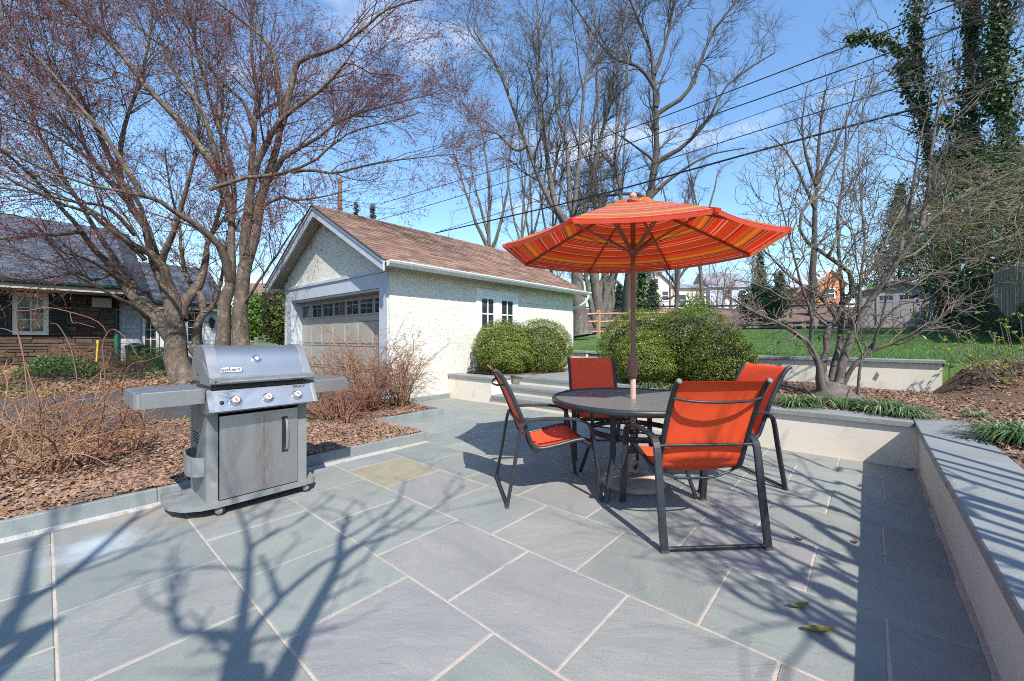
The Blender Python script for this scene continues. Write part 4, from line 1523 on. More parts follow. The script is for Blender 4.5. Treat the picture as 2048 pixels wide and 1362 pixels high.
MT['cast'] = mat('cast_aluminium', (0.33, 0.335, 0.335), (0.28, 0.285, 0.285), 8, 0.42, metal=0.55, bmp=0.1, bscale=300, bdist=0.001, dirt=((0.28, 0.25, 0.22), 6, 0.6, 0.4))
MT['greyp'] = mat('grey_painted_panel', (0.22, 0.23, 0.228), (0.18, 0.19, 0.188), 6, 0.5, metal=0.2, bmp=0.1, bscale=300, bdist=0.001, dirt=((0.36, 0.33, 0.29), 7, 0.58, 0.4))
MT['greyl'] = mat('grey_moulded_plastic', (0.215, 0.225, 0.222), (0.18, 0.19, 0.187), 8, 0.55, bmp=0.1, bscale=200, bdist=0.001, dirt=((0.42, 0.38, 0.32), 6, 0.58, 0.5))
MT['blackp'] = mat('black_plastic', (0.02, 0.02, 0.021), rough=0.45)
MT['chrome'] = mat('chrome', (0.72, 0.72, 0.73), rough=0.12, metal=1.0)
MT['dial'] = mat('dial_face', (0.75, 0.75, 0.74), rough=0.4)
MT['dred'] = mat('red_print', (0.70, 0.04, 0.03), rough=0.5)
MT['dblue'] = mat('blue_print', (0.10, 0.35, 0.62), rough=0.5)
MT['ink'] = mat('dark_print', (0.03, 0.035, 0.045), rough=0.5)

GR = thing('gas_grill', 'stainless steel gas grill with three knobs and two side tables standing beside the kerb', 'grill', (1.05, 3.6, 0))
FV = 3.40
# wheeled base with a rounded lip at both ends
b = MB()
pts = [(0.55, 3.86), (0.53, 3.70), (0.545, 3.55), (0.60, 3.44), (0.69, 3.375), (0.78, 3.355), (1.32, 3.355), (1.42, 3.365), (1.47, 3.45), (1.49, 3.60), (1.49, 3.86)]
b.prism(pts, 0.064, 0.088)
b.prism([(x * 1.0 + (1.02 - x) * 0.02, y + (3.62 - y) * 0.03) for x, y in pts], 0.088, 0.096)
b.build('base_tray', MT['greyl'], GR)
for x, y in ((0.80, 3.395), (1.38, 3.40), (0.76, 3.80), (1.37, 3.80)):
    b = MB()
    d = Vector((0.85, -0.5, 0)).normalized()
    b.lathe([(0.001, -0.016), (0.031, -0.018), (0.034, -0.009), (0.034, 0.009), (0.031, 0.018), (0.001, 0.018)], 18, (x, y, 0.034), (d.y, -d.x, 0))
    CS = b.build('caster', MT['blackp'], GR)
    b = MB()
    b.lathe([(0.001, 0.0185), (0.025, 0.0185), (0.022, 0.022), (0.001, 0.023)], 16, (x, y, 0.034), (d.y, -d.x, 0))
    b.lathe([(0.001, -0.023), (0.022, -0.022), (0.025, -0.0185), (0.001, -0.0185)], 16, (x, y, 0.034), (d.y, -d.x, 0))
    b.obox((x - d.x * .01, y - d.y * .01, 0.054), d * 0.02, Vector((-d.y, d.x, 0)) * 0.012, (0, 0, 0.006))
    b.build('hub_cap', MT['greyp'], CS)
# cabinet: two front posts, back and side panels (open-backed on the left), floor
for n_, a, c in (('front_post', (0.725, FV, 0.096), (0.79, FV + 0.05, 0.73)), ('front_post', (1.318, FV, 0.096), (1.383, FV + 0.05, 0.73))):
    b = MB()
    b.slab(a, c, 0.004)
    b.build(n_, MT['greyl'], GR)
b = MB()
b.box((0.725, 3.452, 0.096), (0.738, 3.60, 0.75))
b.box((0.725, 3.80, 0.096), (0.738, 3.86, 0.75))
b.prism([(3.601, 0.096), (3.799, 0.096), (3.799, 0.22), (3.74, 0.20), (3.68, 0.21), (3.63, 0.26), (3.601, 0.32)], 0.726, 0.737, 0)
b.box((0.7265, 3.601, 0.33), (0.7375, 3.799, 0.75))
b.build('side_panel', MT['greyp'], GR)
b = MB()
b.box((1.37, 3.452, 0.096), (1.383, 3.86, 0.75))
b.build('side_panel', MT['greyp'], GR)
b = MB()
for k in range(4):
    for q in (3.63, 3.71):
        b.box((0.7245, q, 0.47 + k * 0.022), (0.7262, q + 0.06, 0.479 + k * 0.022))
b.build('side_vent', MT['dark'], GR)
b = MB()
b.box((0.74, 3.85, 0.097), (1.368, 3.862, 0.75))
b.box((0.792, 3.452, 0.69), (1.316, 3.47, 0.735))
b.build('back_panel', MT['blackp'], GR)
# drip pocket on the left side
b = MB()
ring = []
for k in range(9):
    a = math.pi * (0.5 + k / 8.0)
    ring.append((0.724 + 0.085 * math.cos(a), 3.60 + 0.14 * math.sin(a)))
vs, fs = [], []
for z, m in ((0.27, 0.93), (0.385, 1.0), (0.40, 1.0)):
    for x, y in ring: vs.append((0.724 + (x - 0.724) * m, y, z + (0.03 * (y - 3.46) / 0.28 if z > 0.3 else 0)))
for i in range(2):
    for j in range(8): fs.append((i * 9 + j, i * 9 + j + 1, i * 9 + 10 + j, i * 9 + 9 + j))
n0 = len(vs)
for z, m in ((0.40, 0.86), (0.30, 0.82)):
    for x, y in ring: vs.append((0.724 + (x - 0.724) * m, 3.60 + (y - 3.60) * 0.93, z + (0.03 * (y - 3.46) / 0.28 if z > 0.3 else 0)))
for j in range(8):
    fs.append((18 + j, 19 + j, n0 + j + 1, n0 + j))
    fs.append((n0 + j, n0 + j + 1, n0 + 10 + j, n0 + 9 + j))
b.add(vs, fs, False)
b.build('tool_pocket', MT['greyl'], GR)
# door with its handle
b = MB()
b.slab((0, 0, 0), (1, 1, 1))
b.v, b.f, b.s = [], [], []
b.box((0.797, FV - 0.012, 0.104), (1.311, FV + 0.02, 0.683))
DO = b.build('cabinet_door', MT['steeldoor'], GR)
b = MB()
b.slab((1.196, FV - 0.0165, 0.355), (1.236, FV - 0.0125, 0.625), 0.001)
b.box((1.199, FV - 0.019, 0.36), (1.233, FV - 0.0166, 0.62))
b.build('handle_recess', MT['blackp'], DO)
b = MB()
b.flatbar(catmull([(1.222, FV - 0.014, 0.37), (1.222, FV - 0.034, 0.385), (1.222, FV - 0.046, 0.44), (1.222, FV - 0.05, 0.50), (1.222, FV - 0.046, 0.56), (1.222, FV - 0.034, 0.60), (1.222, FV - 0.014, 0.612)], 3), 0.017, 0.011, (1, 0, 0))
b.build('handle', MT['steel'], DO)
# control panel: sloped front
b = MB()
prof = [(FV - 0.10, 0.722), (FV - 0.125, 0.735), (FV - 0.045, 0.868), (FV - 0.03, 0.872), (FV + 0.08, 0.872), (FV + 0.08, 0.722)]
b.prism(prof, 0.742, 1.392, 0)
CP = b.build('control_panel', MT['steel'], GR)
for x0, x1 in ((0.712, 0.741), (1.393, 1.416)):
    b = MB()
    b.prism([(FV - 0.103, 0.716), (FV - 0.131, 0.735), (FV - 0.048, 0.873), (FV - 0.03, 0.878), (FV + 0.10, 0.878), (FV + 0.10, 0.716)], x0, x1, 0)
    b.build('panel_end', MT['cast'], CP)
cn = Vector((0, -0.133, 0.08)).cross(Vector((1, 0, 0)))
sl_ = Vector((0, 0.08, 0.133)).normalized()
cn = Vector((0, -sl_.z, sl_.y))
def on_panel(x, t):
    return Vector((x, FV - 0.125 + 0.08 * t, 0.735 + 0.133 * t))
for x in (0.868, 1.072, 1.275):
    o3 = on_panel(x, 0.42)
    b = MB()
    b.lathe([(0.0385, 0.0008), (0.039, 0.0015), (0.0365, 0.0017)], 28, o3, cn)
    b.lathe([(0.031, 0.001), (0.034, 0.002), (0.033, 0.006), (0.029, 0.01), (0.027, 0.026), (0.0245, 0.031), (0.001, 0.032)], 28, o3, cn)
    KN = b.build('knob', MT['chrome'], CP)
    b = MB()
    b.lathe([(0.022, 0.0323), (0.001, 0.0333)], 20, o3, cn)
    b.build('knob_face', MT['dial'], KN)
    b = MB()
    e1 = Vector((1, 0, 0))
    for dx, dy, r_ in ((-0.003, 0.006, 0.0062), (0.001, -0.001, 0.0052), (0.004, -0.008, 0.0066)):
        b.lathe([(r_, 0.0335), (0.001, 0.0340)], 10, o3 + e1 * dx + sl_ * dy, cn)
    b.build('knob_mark', MT['dred'], KN)
    b = MB()
    for a in range(8):
        g = a * math.pi / 4 + 0.4
        b.lathe([(0.0028, 0.0334), (0.0005, 0.0337)], 8, o3 + e1 * math.cos(g) * 0.0172 + sl_ * math.sin(g) * 0.0172, cn)
    b.build('knob_ring', MT['dblue'], KN)
    b = MB()
    for a in np.linspace(-0.9, 0.55, 9):
        g = a
        c_ = o3 + e1 * math.cos(g) * 0.044 + sl_ * math.sin(g) * 0.044 + cn * 0.001
        b.obox(c_, e1 * 0.0011, sl_ * 0.0032 * (0.5 + 0.6 * (a + 0.9)), cn * 0.0006)
    b.obox(o3 - e1 * 0.045 + cn * 0.001, e1 * 0.003, sl_ * 0.003, cn * 0.0006)
    b.build('dial_marks', MT['ink'], CP)
b = MB()
b.lathe([(0.0135, 0.0), (0.0135, 0.004), (0.010, 0.005), (0.0095, 0.012), (0.001, 0.013)], 18, on_panel(0.79, 0.40), cn)
b.build('igniter_button', MT['blackp'], CP)
b = MB()
for k in range(5):
    w_ = 0.115 if k == 0 else random.uniform(0.06, 0.075)
    o3 = on_panel(0.775 + w_ / 2, 0.90 - k * 0.065) + cn * 0.0008
    b.obox(o3, Vector((w_ / 2, 0, 0)), sl_ * 0.0011, cn * 0.0004)
b.build('small_print', MT['capend'], CP)
# firebox behind and lid
b = MB()
b.prism([(FV + 0.0, 0.872), (FV + 0.04, 0.90), (FV + 0.46, 0.90), (FV + 0.44, 0.70), (FV + 0.1, 0.70)], 0.755, 1.38, 0)
b.build('firebox', MT['cast'], GR)
def lid_prof(off=0.0):
    c = []
    pts = catmull([(FV - 0.045, 0.925), (FV - 0.03, 0.955), (FV + 0.035, 1.04), (FV + 0.09, 1.115), (FV + 0.15, 1.157), (FV + 0.23, 1.172), (FV + 0.33, 1.162), (FV + 0.41, 1.115), (FV + 0.455, 1.03), (FV + 0.46, 0.915)], 4)
    pts = catmull([Vector((0, *p)) for p in [(FV - 0.045, 0.925), (FV - 0.03, 0.955), (FV + 0.035, 1.04), (FV + 0.09, 1.115), (FV + 0.15, 1.157), (FV + 0.23, 1.172), (FV + 0.33, 1.162), (FV + 0.41, 1.115), (FV + 0.455, 1.03), (FV + 0.46, 0.915)]], 5) if False else None
    raw = [(FV - 0.045, 0.925), (FV - 0.03, 0.955), (FV + 0.035, 1.04), (FV + 0.09, 1.115), (FV + 0.15, 1.157), (FV + 0.23, 1.172), (FV + 0.33, 1.162), (FV + 0.41, 1.115), (FV + 0.455, 1.03), (FV + 0.46, 0.915)]
    cm = catmull([(0, y, z) for y, z in raw], 5)
    ctr = Vector((0, FV + 0.21, 0.98))
    return [((p.y - ctr.y) * (1 + off) + ctr.y, (p.z - 0.915) * (1 + off) + 0.915) for p in cm]
lp = lid_prof()
b = MB()
n_ = len(lp)
vs = [(0.80, y, z) for y, z in lp] + [(1.352, y, z) for y, z in lp]
b.add(vs, [(i, i + 1, n_ + i + 1, n_ + i) for i in range(n_ - 1)], True)
b.add([(0.80, y, z) for y, z in lp], [tuple(range(n_))])
b.add([(1.352, y, z) for y, z in lp], [tuple(range(n_))])
b.add([(0.80, *lp[0]), (1.352, *lp[0]), (1.352, *lp[-1]), (0.80, *lp[-1])], [(0, 1, 2, 3)])
LID = b.build('lid', MT['steel'], GR)
le = lid_prof(0.035)
for x0, x1 in ((0.733, 0.7995), (1.3525, 1.405)):
    b = MB()
    vs = [(x0, y, z) for y, z in le] + [(x1, y, z) for y, z in le]
    b.add(vs, [(i, i + 1, n_ + i + 1, n_ + i) for i in range(n_ - 1)], True)
    for x in (x0, x1): b.add([(x, y, z) for y, z in le], [tuple(range(n_))])
    b.add([(x0, *le[0]), (x1, *le[0]), (x1, *le[-1]), (x0, *le[-1])], [(0, 1, 2, 3)])
    e = b.build('lid_end', MT['cast'], LID)
    b = MB()
    xo = x0 - 0.004 if x0 < 1 else x1 + 0.004
    b.prism([(FV - 0.075, 0.905), (FV - 0.085, 0.925), (FV - 0.07, 0.95), (FV + 0.01, 0.985), (FV + 0.12, 1.06), (FV + 0.22, 1.075), (FV + 0.30, 1.07), (FV + 0.44, 1.05), (FV + 0.46, 0.92), (FV + 0.30, 0.92), (FV + 0.29, 0.955), (FV + 0.25, 0.975), (FV + 0.21, 0.955), (FV + 0.20, 0.905)], min(xo, (x0 if x0 < 1 else x1)), max(xo, (x0 if x0 < 1 else x1)), 0)
    b.build('end_cheek', MT['cast'], LID)
b = MB()
b.flatbar([(0.735, FV - 0.06, 0.936), (1.403, FV - 0.06, 0.936)], 0.05, 0.034, (0, 0, 1))
HL = b.build('lid_handle', MT['cast'], LID)
b = MB()
b.tube([(0.79, FV - 0.083, 0.928), (1.35, FV - 0.083, 0.928)], 0.0085, 10)
b.build('handle_bar', MT['steel'], HL)
b = MB()
b.lathe([(0.001, -0.004), (0.006, -0.003), (0.007, 0.0)], 10, (0.76, FV - 0.078, 0.93), (0, -1, 0.1))
b.build('screw', MT['blackp'], HL)
# thermometer
ln = Vector((0, -0.83, 0.56)).normalized()
up_ = Vector((0, 0.56, 0.83)).normalized()
def on_lid(x, z):
    for (y0, z0), (y1, z1) in zip(lp[:-1], lp[1:]):
        if z0 <= z <= z1: return Vector((x, y0 + (y1 - y0) * (z - z0) / (z1 - z0), z))
o3 = on_lid(1.045, 1.075)
b = MB()
b.lathe([(0.031, 0.0), (0.032, 0.006), (0.029, 0.011), (0.0255, 0.0115), (0.025, 0.009)], 28, o3, ln)
TH = b.build('thermometer', MT['chrome'], LID)
b = MB()
b.lathe([(0.025, 0.0088), (0.001, 0.0092)], 24, o3, ln)
b.build('dial', MT['dial'], TH)
b = MB()
b.obox(o3 + ln * 0.0098 + up_ * 0.002, Vector((0.0012, 0, 0)), up_ * 0.009, ln * 0.0004)
b.obox(o3 + ln * 0.0098 - up_ * 0.006 + Vector((0.003, 0, 0)), Vector((0.004, 0, 0)), up_ * 0.001, ln * 0.0004)
for a in range(12):
    g = 2 * math.pi * a / 12
    if 4 < g < 5.4: continue
    b.obox(o3 + ln * 0.0096 + Vector((math.cos(g) * 0.021, 0, 0)) + up_ * math.sin(g) * 0.021, Vector((0.0008, 0, 0)), up_ * 0.0015, ln * 0.0004)
b.build('dial_marks', MT['ink'], TH)
# name badge on the lid, model name on the panel
def text_on(name, body, o3, ex, ey, size, m, parent, shear=0.0, bold=0.0, depth=0.0006, spacing=1.0):
    cu = bpy.data.curves.new(name, 'FONT')
    cu.body = body
    cu.size = size
    cu.align_x, cu.align_y = 'CENTER', 'CENTER'
    cu.shear = shear
    cu.offset = bold
    cu.extrude = depth
    cu.space_character = spacing
    cu.resolution_u = 4
    tmp = bpy.data.objects.new(name, cu)
    COL.objects.link(tmp)
    dg = bpy.context.evaluated_depsgraph_get()
    me = bpy.data.meshes.new_from_object(tmp.evaluated_get(dg))
    bpy.data.objects.remove(tmp)
    ez = ex.cross(ey)
    base = ROOT.get(parent.name, Vector((0, 0, 0)))
    M_ = Matrix((ex, ey, ez)).transposed().to_4x4()
    M_.translation = o3 - base
    me.transform(M_)
    me.materials.clear()
    me.materials.append(m)
    return link(name, me, parent)
EX = Vector((1, 0, 0))
bo = on_lid(0.872, 1.002)
bn = Vector((0, -0.79, 0.61)).normalized()
by = Vector((0, 0.61, 0.79)).normalized()
b = MB()
def plate(w, h, r, z0, z1):
    out = []
    for cx, cy, a0 in ((w - r, h - r, 0), (-w + r, h - r, 90), (-w + r, -h + r, 180), (w - r, -h + r, 270)):
        for k in range(4):
            g = rad(a0 + k * 30)
            out.append((cx + r * math.cos(g), cy + r * math.sin(g)))
    vs = [bo + EX * x + by * y + bn * z0 for x, y in out] + [bo + EX * x + by * y + bn * z1 for x, y in out]
    n = len(out)
    b.add(vs, [tuple(range(n - 1, -1, -1)), tuple(range(n, 2 * n))] + [(i, (i + 1) % n, n + (i + 1) % n, n + i) for i in range(n)])
plate(0.066, 0.0245, 0.008, -0.004, 0.005)
BD = b.build('name_badge', MT['chrome'], LID)
b = MB()
plate(0.063, 0.0215, 0.006, 0.0052, 0.0056)
b.build('badge_border', MT['ink'], BD)
b = MB()
plate(0.0615, 0.020, 0.005, 0.0058, 0.0062)
b.build('badge_plate', MT['capend'], BD)
b = MB()
plate(0.0605, 0.019, 0.005, 0.0063, 0.0066)
b.build('badge_face', MT['dial'], BD)
text_on('lettering', 'weber', bo - EX * 0.012 + bn * 0.0075, EX * 0.86, by, 0.047, MT['ink'], BD, 0, 0.0010, 0.0004, 0.92)
b = MB()
ko = bo + EX * 0.046 + bn * 0.0068
b.add([ko + EX * (0.0085 * math.cos(g)) + by * (0.0085 * math.sin(g) + 0.002) for g in np.linspace(math.pi, 2 * math.pi, 9)] + [ko + EX * (0.0085 * math.cos(g)) + by * (0.0055 * math.sin(g) + 0.0032) for g in np.linspace(0, math.pi, 9)], [tuple(range(9)), tuple(range(9, 18))])
for s in (-1, 1): b.add([ko + EX * (s * 0.004 - .0008) - by * 0.004, ko + EX * (s * 0.004 + .0008) - by * 0.004, ko + EX * (s * 0.0075 + .0008) - by * 0.0125, ko + EX * (s * 0.0075 - .0008) - by * 0.0125], [(0, 1, 2, 3)])
b.build('kettle_emblem', MT['ink'], BD)
text_on('lettering', 'SPIRIT', on_panel(1.300, 0.88) + cn * 0.001, EX, sl_, 0.029, MT['ink'], CP, 0.35, 0.0012, 0.0003, 1.18)
# side tables
for x0, x1, rnd in ((0.385, 0.708, True), (1.42, 1.70, False)):
    b = MB()
    b.slab((x0, FV - 0.035, 0.795), (x1, FV + 0.42, 0.888), 0.006)
    T_ = b.build('side_table', MT['steeltop'], GR)
    b = MB()
    b.slab((x0 + 0.001, FV - 0.042, 0.79), (x1 - 0.001, FV - 0.0355, 0.885), 0.002)
    b.build('table_front', MT['steel'], T_)
    b = MB()
    e0, e1 = (x0 - 0.03, x0 - 0.001) if rnd else (x1 + 0.001, x1 + 0.012)
    yy = [FV - 0.036, FV - 0.02, FV + 0.40, FV + 0.415]
    if rnd: b.prism([(e1, yy[0]), (e0 + 0.012, yy[0] + 0.002), (e0, yy[1] + .01), (e0, yy[2]), (e0 + .012, yy[3]), (e1, yy[3])], 0.792, 0.882)
    else: b.prism([(e0, yy[0]), (e1, yy[0] + .004), (e1, yy[3] - .004), (e0, yy[3])], 0.792, 0.884)
    b.build('table_end', MT['cast'], T_)
# ------------------------------------------------------------------ the old stone house behind the trees
MT['slate'] = mat('grey_slate', (0.085, 0.093, 0.112), (0.060, 0.066, 0.083), 5, 0.6, bmp=0.4, bscale=60, bdist=0.006, island=0.42, hue=0.02)
MT['stone'] = mat('brown_fieldstone', (0.115, 0.072, 0.05), (0.065, 0.045, 0.034), 5, 0.9, bmp=0.8, bscale=22, bdist=0.02, var=0.45)
MT['stonejoint'] = mat('old_joint', (0.04, 0.034, 0.028), (0.055, 0.046, 0.038), 9, 0.95)
MT['shutter'] = mat('black_green_shutter', (0.010, 0.022, 0.020), rough=0.5)
MT['greensheet'] = mat('dark_green_metal', (0.012, 0.06, 0.045), (0.01, 0.045, 0.035), 6, 0.45)
MT['greenpipe'] = mat('green_pipe', (0.02, 0.16, 0.09), (0.015, 0.12, 0.07), 6, 0.45)
MT['cedar'] = mat('grey_cedar_shingle', (0.40, 0.41, 0.43), (0.34, 0.35, 0.37), 5, 0.85, var=0.12, bmp=0.4, bscale=40, bdist=0.005)
MT['greyframe'] = mat('cream_window_paint', (0.66, 0.62, 0.54), (0.60, 0.56, 0.49), 6, 0.5)
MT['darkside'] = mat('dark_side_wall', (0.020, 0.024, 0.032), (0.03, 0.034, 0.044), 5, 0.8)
HV = 20.0
HG = 0.30
HO = thing('stone_house', 'old brown stone house with grey slate roofs half hidden behind the budding trees', 'house', (0, HV, HG))
b = MB()
b.box((-14, HV, HG - 0.4), (1.72, HV + 4, 3.25))
b.build('wall_core', MT['stonejoint'], HO)
# stones of the stretch that shows
z = HG
while z < 3.05:
    h = random.uniform(0.07, 0.17)
    x = -2.6 + random.uniform(-.3, 0)
    while x < 1.70:
        w = random.uniform(0.22, 0.75)
        x1 = min(x + w, 1.71)
        mid, zm = (x + x1) / 2, z + h / 2
        inwin = -0.70 < mid < 0.12 and 1.30 < zm < 2.68
        if x1 - x > 0.07 and not inwin:
            b = MB()
            d = random.uniform(0.02, 0.05)
            b.slab((0, 0, 0), (x1 - x - 0.018, h - 0.014, d), 0.012, 0.012)
            b.v = [(x + p[0] + 0.009, HV - p[2], z + p[1] + 0.007) for p in b.v]
            b.build('stone', MT['stone'], HO)
        x = x1
    z += h
def window(parent, x0, x1, z0, z1, cols, rows, fm, y, fw=0.08, sw=0.028):
    b = MB()
    for a, c in (((x0, z1 - fw), (x1, z1)), ((x0, z0), (x1, z0 + fw)), ((x0, z0 + fw), (x0 + fw, z1 - fw)), ((x1 - fw, z0 + fw), (x1, z1 - fw))): b.box((a[0], y - 0.07, a[1]), (c[0], y, c[1]))
    o = b.build('window', fm, parent)
    b = MB()
    b.box((x0 + fw, y - 0.012, z0 + fw), (x1 - fw, y - 0.008, z1 - fw))
    b.build('pane', MT['glass'], o)
    b = MB()
    xa, xb, za, zb = x0 + fw, x1 - fw, z0 + fw, z1 - fw
    for k in range(cols + 1):
        x = xa + (xb - xa) * k / cols
        b.box((x - sw / 2, y - 0.04, za), (x + sw / 2, y - 0.015, zb))
    for k in range(rows + 1):
        z = za + (zb - za) * k / rows
        b.box((xa, y - 0.038, z - sw / 2), (xb, y - 0.017, z + sw / 2))
    b.build('sash', fm, o)
    return o
window(HO, -0.66, 0.08, 1.33, 2.66, 2, 3, MT['greyframe'], HV - 0.03, 0.1)
for x0, x1 in ((-1.12, -0.68), (0.10, 0.50)):
    b = MB()
    b.box((x0, HV - 0.09, 1.33), (x1, HV - 0.055, 2.66))
    SHT = b.build('shutter', MT['shutter'], HO)
    b = MB()
    for k in range(24): b.obox(((x0 + x1) / 2, HV - 0.095, 1.40 + k * 0.05), (0.17, 0, 0), (0, 0.008, -0.012), (0, 0.003, 0.004))
    b.build('slat', MT['shutter'], SHT)
b = MB()
b.box((1.05, HV - 0.25, 2.28), (1.52, HV - 0.045, 2.60))
b.build('wall_box', MT['cedar'], HO)
b = MB()
b.tube(catmull([(1.66, HV - 1.1, 2.93), (1.66, HV - 0.7, 2.75), (1.66, HV - 0.1, 2.45), (1.66, HV - 0.08, 2.2), (1.66, HV - 0.08, 1.5)], 4), 0.04, 10)
b.build('downspout', MT['greensheet'], HO)
b = MB()
b.tube([(1.66, HV - 0.08, 1.5), (1.66, HV - 0.08, 0.35)], 0.065, 10)
b.build('downspout_boot', MT['greenpipe'], HO)
# big slate roof with deep eave
def slate_roof(name, u0, u1, ve, ze, vr, zr, exl, wmin, wmax, xs0, count):
    b = MB()
    sl = math.hypot(vr - ve, zr - ze)
    c_, s_ = (vr - ve) / sl, (zr - ze) / sl
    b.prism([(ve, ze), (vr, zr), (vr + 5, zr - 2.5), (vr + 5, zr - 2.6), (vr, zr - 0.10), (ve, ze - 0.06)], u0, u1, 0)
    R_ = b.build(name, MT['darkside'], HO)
    M3 = Matrix(((1, 0, 0), (0, c_, -s_), (0, s_, c_)))
    lst = []
    for r in range(int(sl / exl)):
        x = xs0 - random.uniform(0, 0.2)
        while x < u1:
            w = random.uniform(wmin, wmax)
            x1 = min(x + w, u1 + 0.01)
            if x1 - x > 0.05: lst.append((x, x1 - x - 0.008, r))
            x += w
    lst.sort(key=lambda q: q[2] * exl + 0.4 * abs(q[0]))
    rest, pal = MB(), {}
    for i, (x, w, r) in enumerate(lst):
        base = Vector((x, ve - 0.02 + r * exl * c_, ze + r * exl * s_)) + Vector((0, -s_, c_)) * 0.012
        if i < count:
            key = round(w, 2)
            if key not in pal:
                sb = shingle_mesh(key, exl * 1.3, 0.016)
                me = bpy.data.meshes.new('slate')
                me.from_pydata(sb.v, [], sb.f)
                me.materials.append(MT['slate'])
                pal[key] = me
            o = link('slate', pal[key], R_, base)
            o.rotation_euler = M3.to_euler()
        else:
            sb = shingle_mesh(w, exl * 1.3, random.uniform(0.011, 0.02))
            rest.add([base + M3 @ Vector(p) for p in sb.v], sb.f)
    if rest.v: tag(rest.build('slates', MT['slate'], R_, fix=False), kind='stuff')
    return R_
slate_roof('main_roof', -14.0, 1.92, 18.75, 2.94, 24.2, 5.85, 0.20, 0.20, 0.42, -4.6, 290)
slate_roof('wing_roof', 2.42, 4.95, 19.55, 2.55, 23.2, 4.45, 0.19, 0.20, 0.40, 2.42, 150)
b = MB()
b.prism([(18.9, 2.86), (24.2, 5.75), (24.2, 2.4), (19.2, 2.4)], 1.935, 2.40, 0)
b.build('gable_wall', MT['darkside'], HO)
for u0, u1, ve, ze in ((-14.0, 1.93, 18.75, 2.94), (1.95, 5.0, 19.55, 2.55)):
    b = MB()
    b.prism([(ve - .002, ze + 0.0), (ve - 0.11, ze + 0.005), (ve - 0.10, ze - 0.06), (ve - 0.05, ze - 0.10), (ve - .002, ze - 0.10)], u0, u1, 0)
    b.build('gutter', MT['greensheet'], HO)
    b = MB()
    b.box((u0, ve + 0.01, ze - 0.24), (u1, ve + 0.05, ze - 0.07))
    b.build('fascia', MT['soffit'], HO)
b = MB()
b.box((-14.0, 18.81, 2.69), (1.75, HV - 0.05, 2.72))
b.build('soffit', MT['soffit'], HO)
# wing: shingled wall, glazed door set, white boards, lantern
b = MB()
b.box((1.725, HV + 0.02, HG - 0.4), (4.85, HV + 4, 2.6))
b.build('wall', MT['cedar'], HO)
z = HG + 0.05
r = 0
while z < 2.32:
    x = 1.73 - (0.09 if r % 2 else 0)
    while x < 2.32:
        x1 = min(x + 0.19, 2.325)
        b = MB()
        b.prism([(HV + 0.018, z), (HV - 0.012, z), (HV + 0.006, z + 0.2), (HV + 0.018, z + 0.2)], max(x, 1.73) + 0.003, x1 - 0.003, 0)
        if x1 - max(x, 1.73) > 0.03: b.build('shingle', MT['cedar'], HO)
        x += 0.19
    z += 0.175
    r += 1
window(HO, 2.34, 2.80, 0.42, 2.30, 2, 5, MT['greyframe'], HV - 0.01, 0.07)
b = MB()
b.box((2.83, HV - 0.05, 0.34), (3.42, HV + 0.01, 2.30))
D_ = b.build('door', MT['white'], HO)
b = MB()
b.box((2.95, HV - 0.056, 0.55), (3.30, HV - 0.052, 1.25))
b.box((2.95, HV - 0.056, 1.42), (3.30, HV - 0.052, 2.15))
b.build('pane', MT['glass'], D_)
b = MB()
b.lathe([(0.02, 0), (0.03, 0.02), (0.001, 0.05)], 10, (2.89, HV - 0.055, 1.3), (0, -1, 0))
b.build('handle', MT['brown'], D_)
z = HG + 0.05
while z < 2.3:
    for x0, x1 in ((3.44, 3.58), (4.17, 4.84)) if 1.0 < z < 2.25 else ((3.44, 4.84),):
        b = MB()
        b.prism([(HV + 0.018, z), (HV - 0.016, z), (HV + 0.002, z + 0.165), (HV + 0.018, z + 0.165)], x0, x1, 0)
        b.build('board', MT['white'], HO)
    z += 0.155
window(HO, 3.59, 4.16, 1.02, 2.26, 2, 4, MT['greyframe'], HV - 0.01, 0.07)
b = MB()
lx, ly, lz = 4.42, HV - 0.14, 1.75
b.box((lx - 0.03, HV - 0.03, lz), (lx + 0.03, HV - 0.017, lz + 0.3))
b.tube([(lx, HV - .03, lz + 0.25), (lx, ly, lz + 0.36), (lx, ly, lz + 0.30)], 0.012, 6)
b.lathe([(0.05, 0), (0.075, 0.03), (0.10, 0.28), (0.12, 0.30), (0.05, 0.38), (0.001, 0.40)], 6, (lx, ly, lz - 0.12), None, False)
b.build('lantern', MT['blackp'], HO)
# ------------------------------------------------------------------ trees
MT['bark_a'] = bark('grey_tan_bark', (0.165, 0.122, 0.088), (0.075, 0.056, 0.043), (0.24, 0.215, 0.15), 9)
MT['bark_b'] = bark('grey_bark', (0.15, 0.125, 0.105), (0.075, 0.062, 0.054), (0.19, 0.185, 0.15), 7)
MT['bark_d'] = bark('dark_bark', (0.085, 0.07, 0.06), (0.05, 0.04, 0.036), None, 7)
MT['twig_m'] = mat('maple_twig', (0.17, 0.105, 0.088), (0.10, 0.062, 0.055), 3, 0.8)
MT['twig_g'] = mat('grey_twig', (0.115, 0.092, 0.085), (0.075, 0.06, 0.057), 2, 0.8)
MT['twig_p'] = mat('pale_twig', (0.215, 0.175, 0.13), (0.125, 0.10, 0.075), 4, 0.75)
MT['bud'] = leafmat('maple_bud', (0.20, 0.028, 0.040), (0.36, 0.062, 0.075), 0.3, 0.5, (0.42, 0.17, 0.05))
MT['bud_o'] = leafmat('orange_bud', (0.30, 0.09, 0.04), (0.38, 0.14, 0.06), 0.3, 0.5)

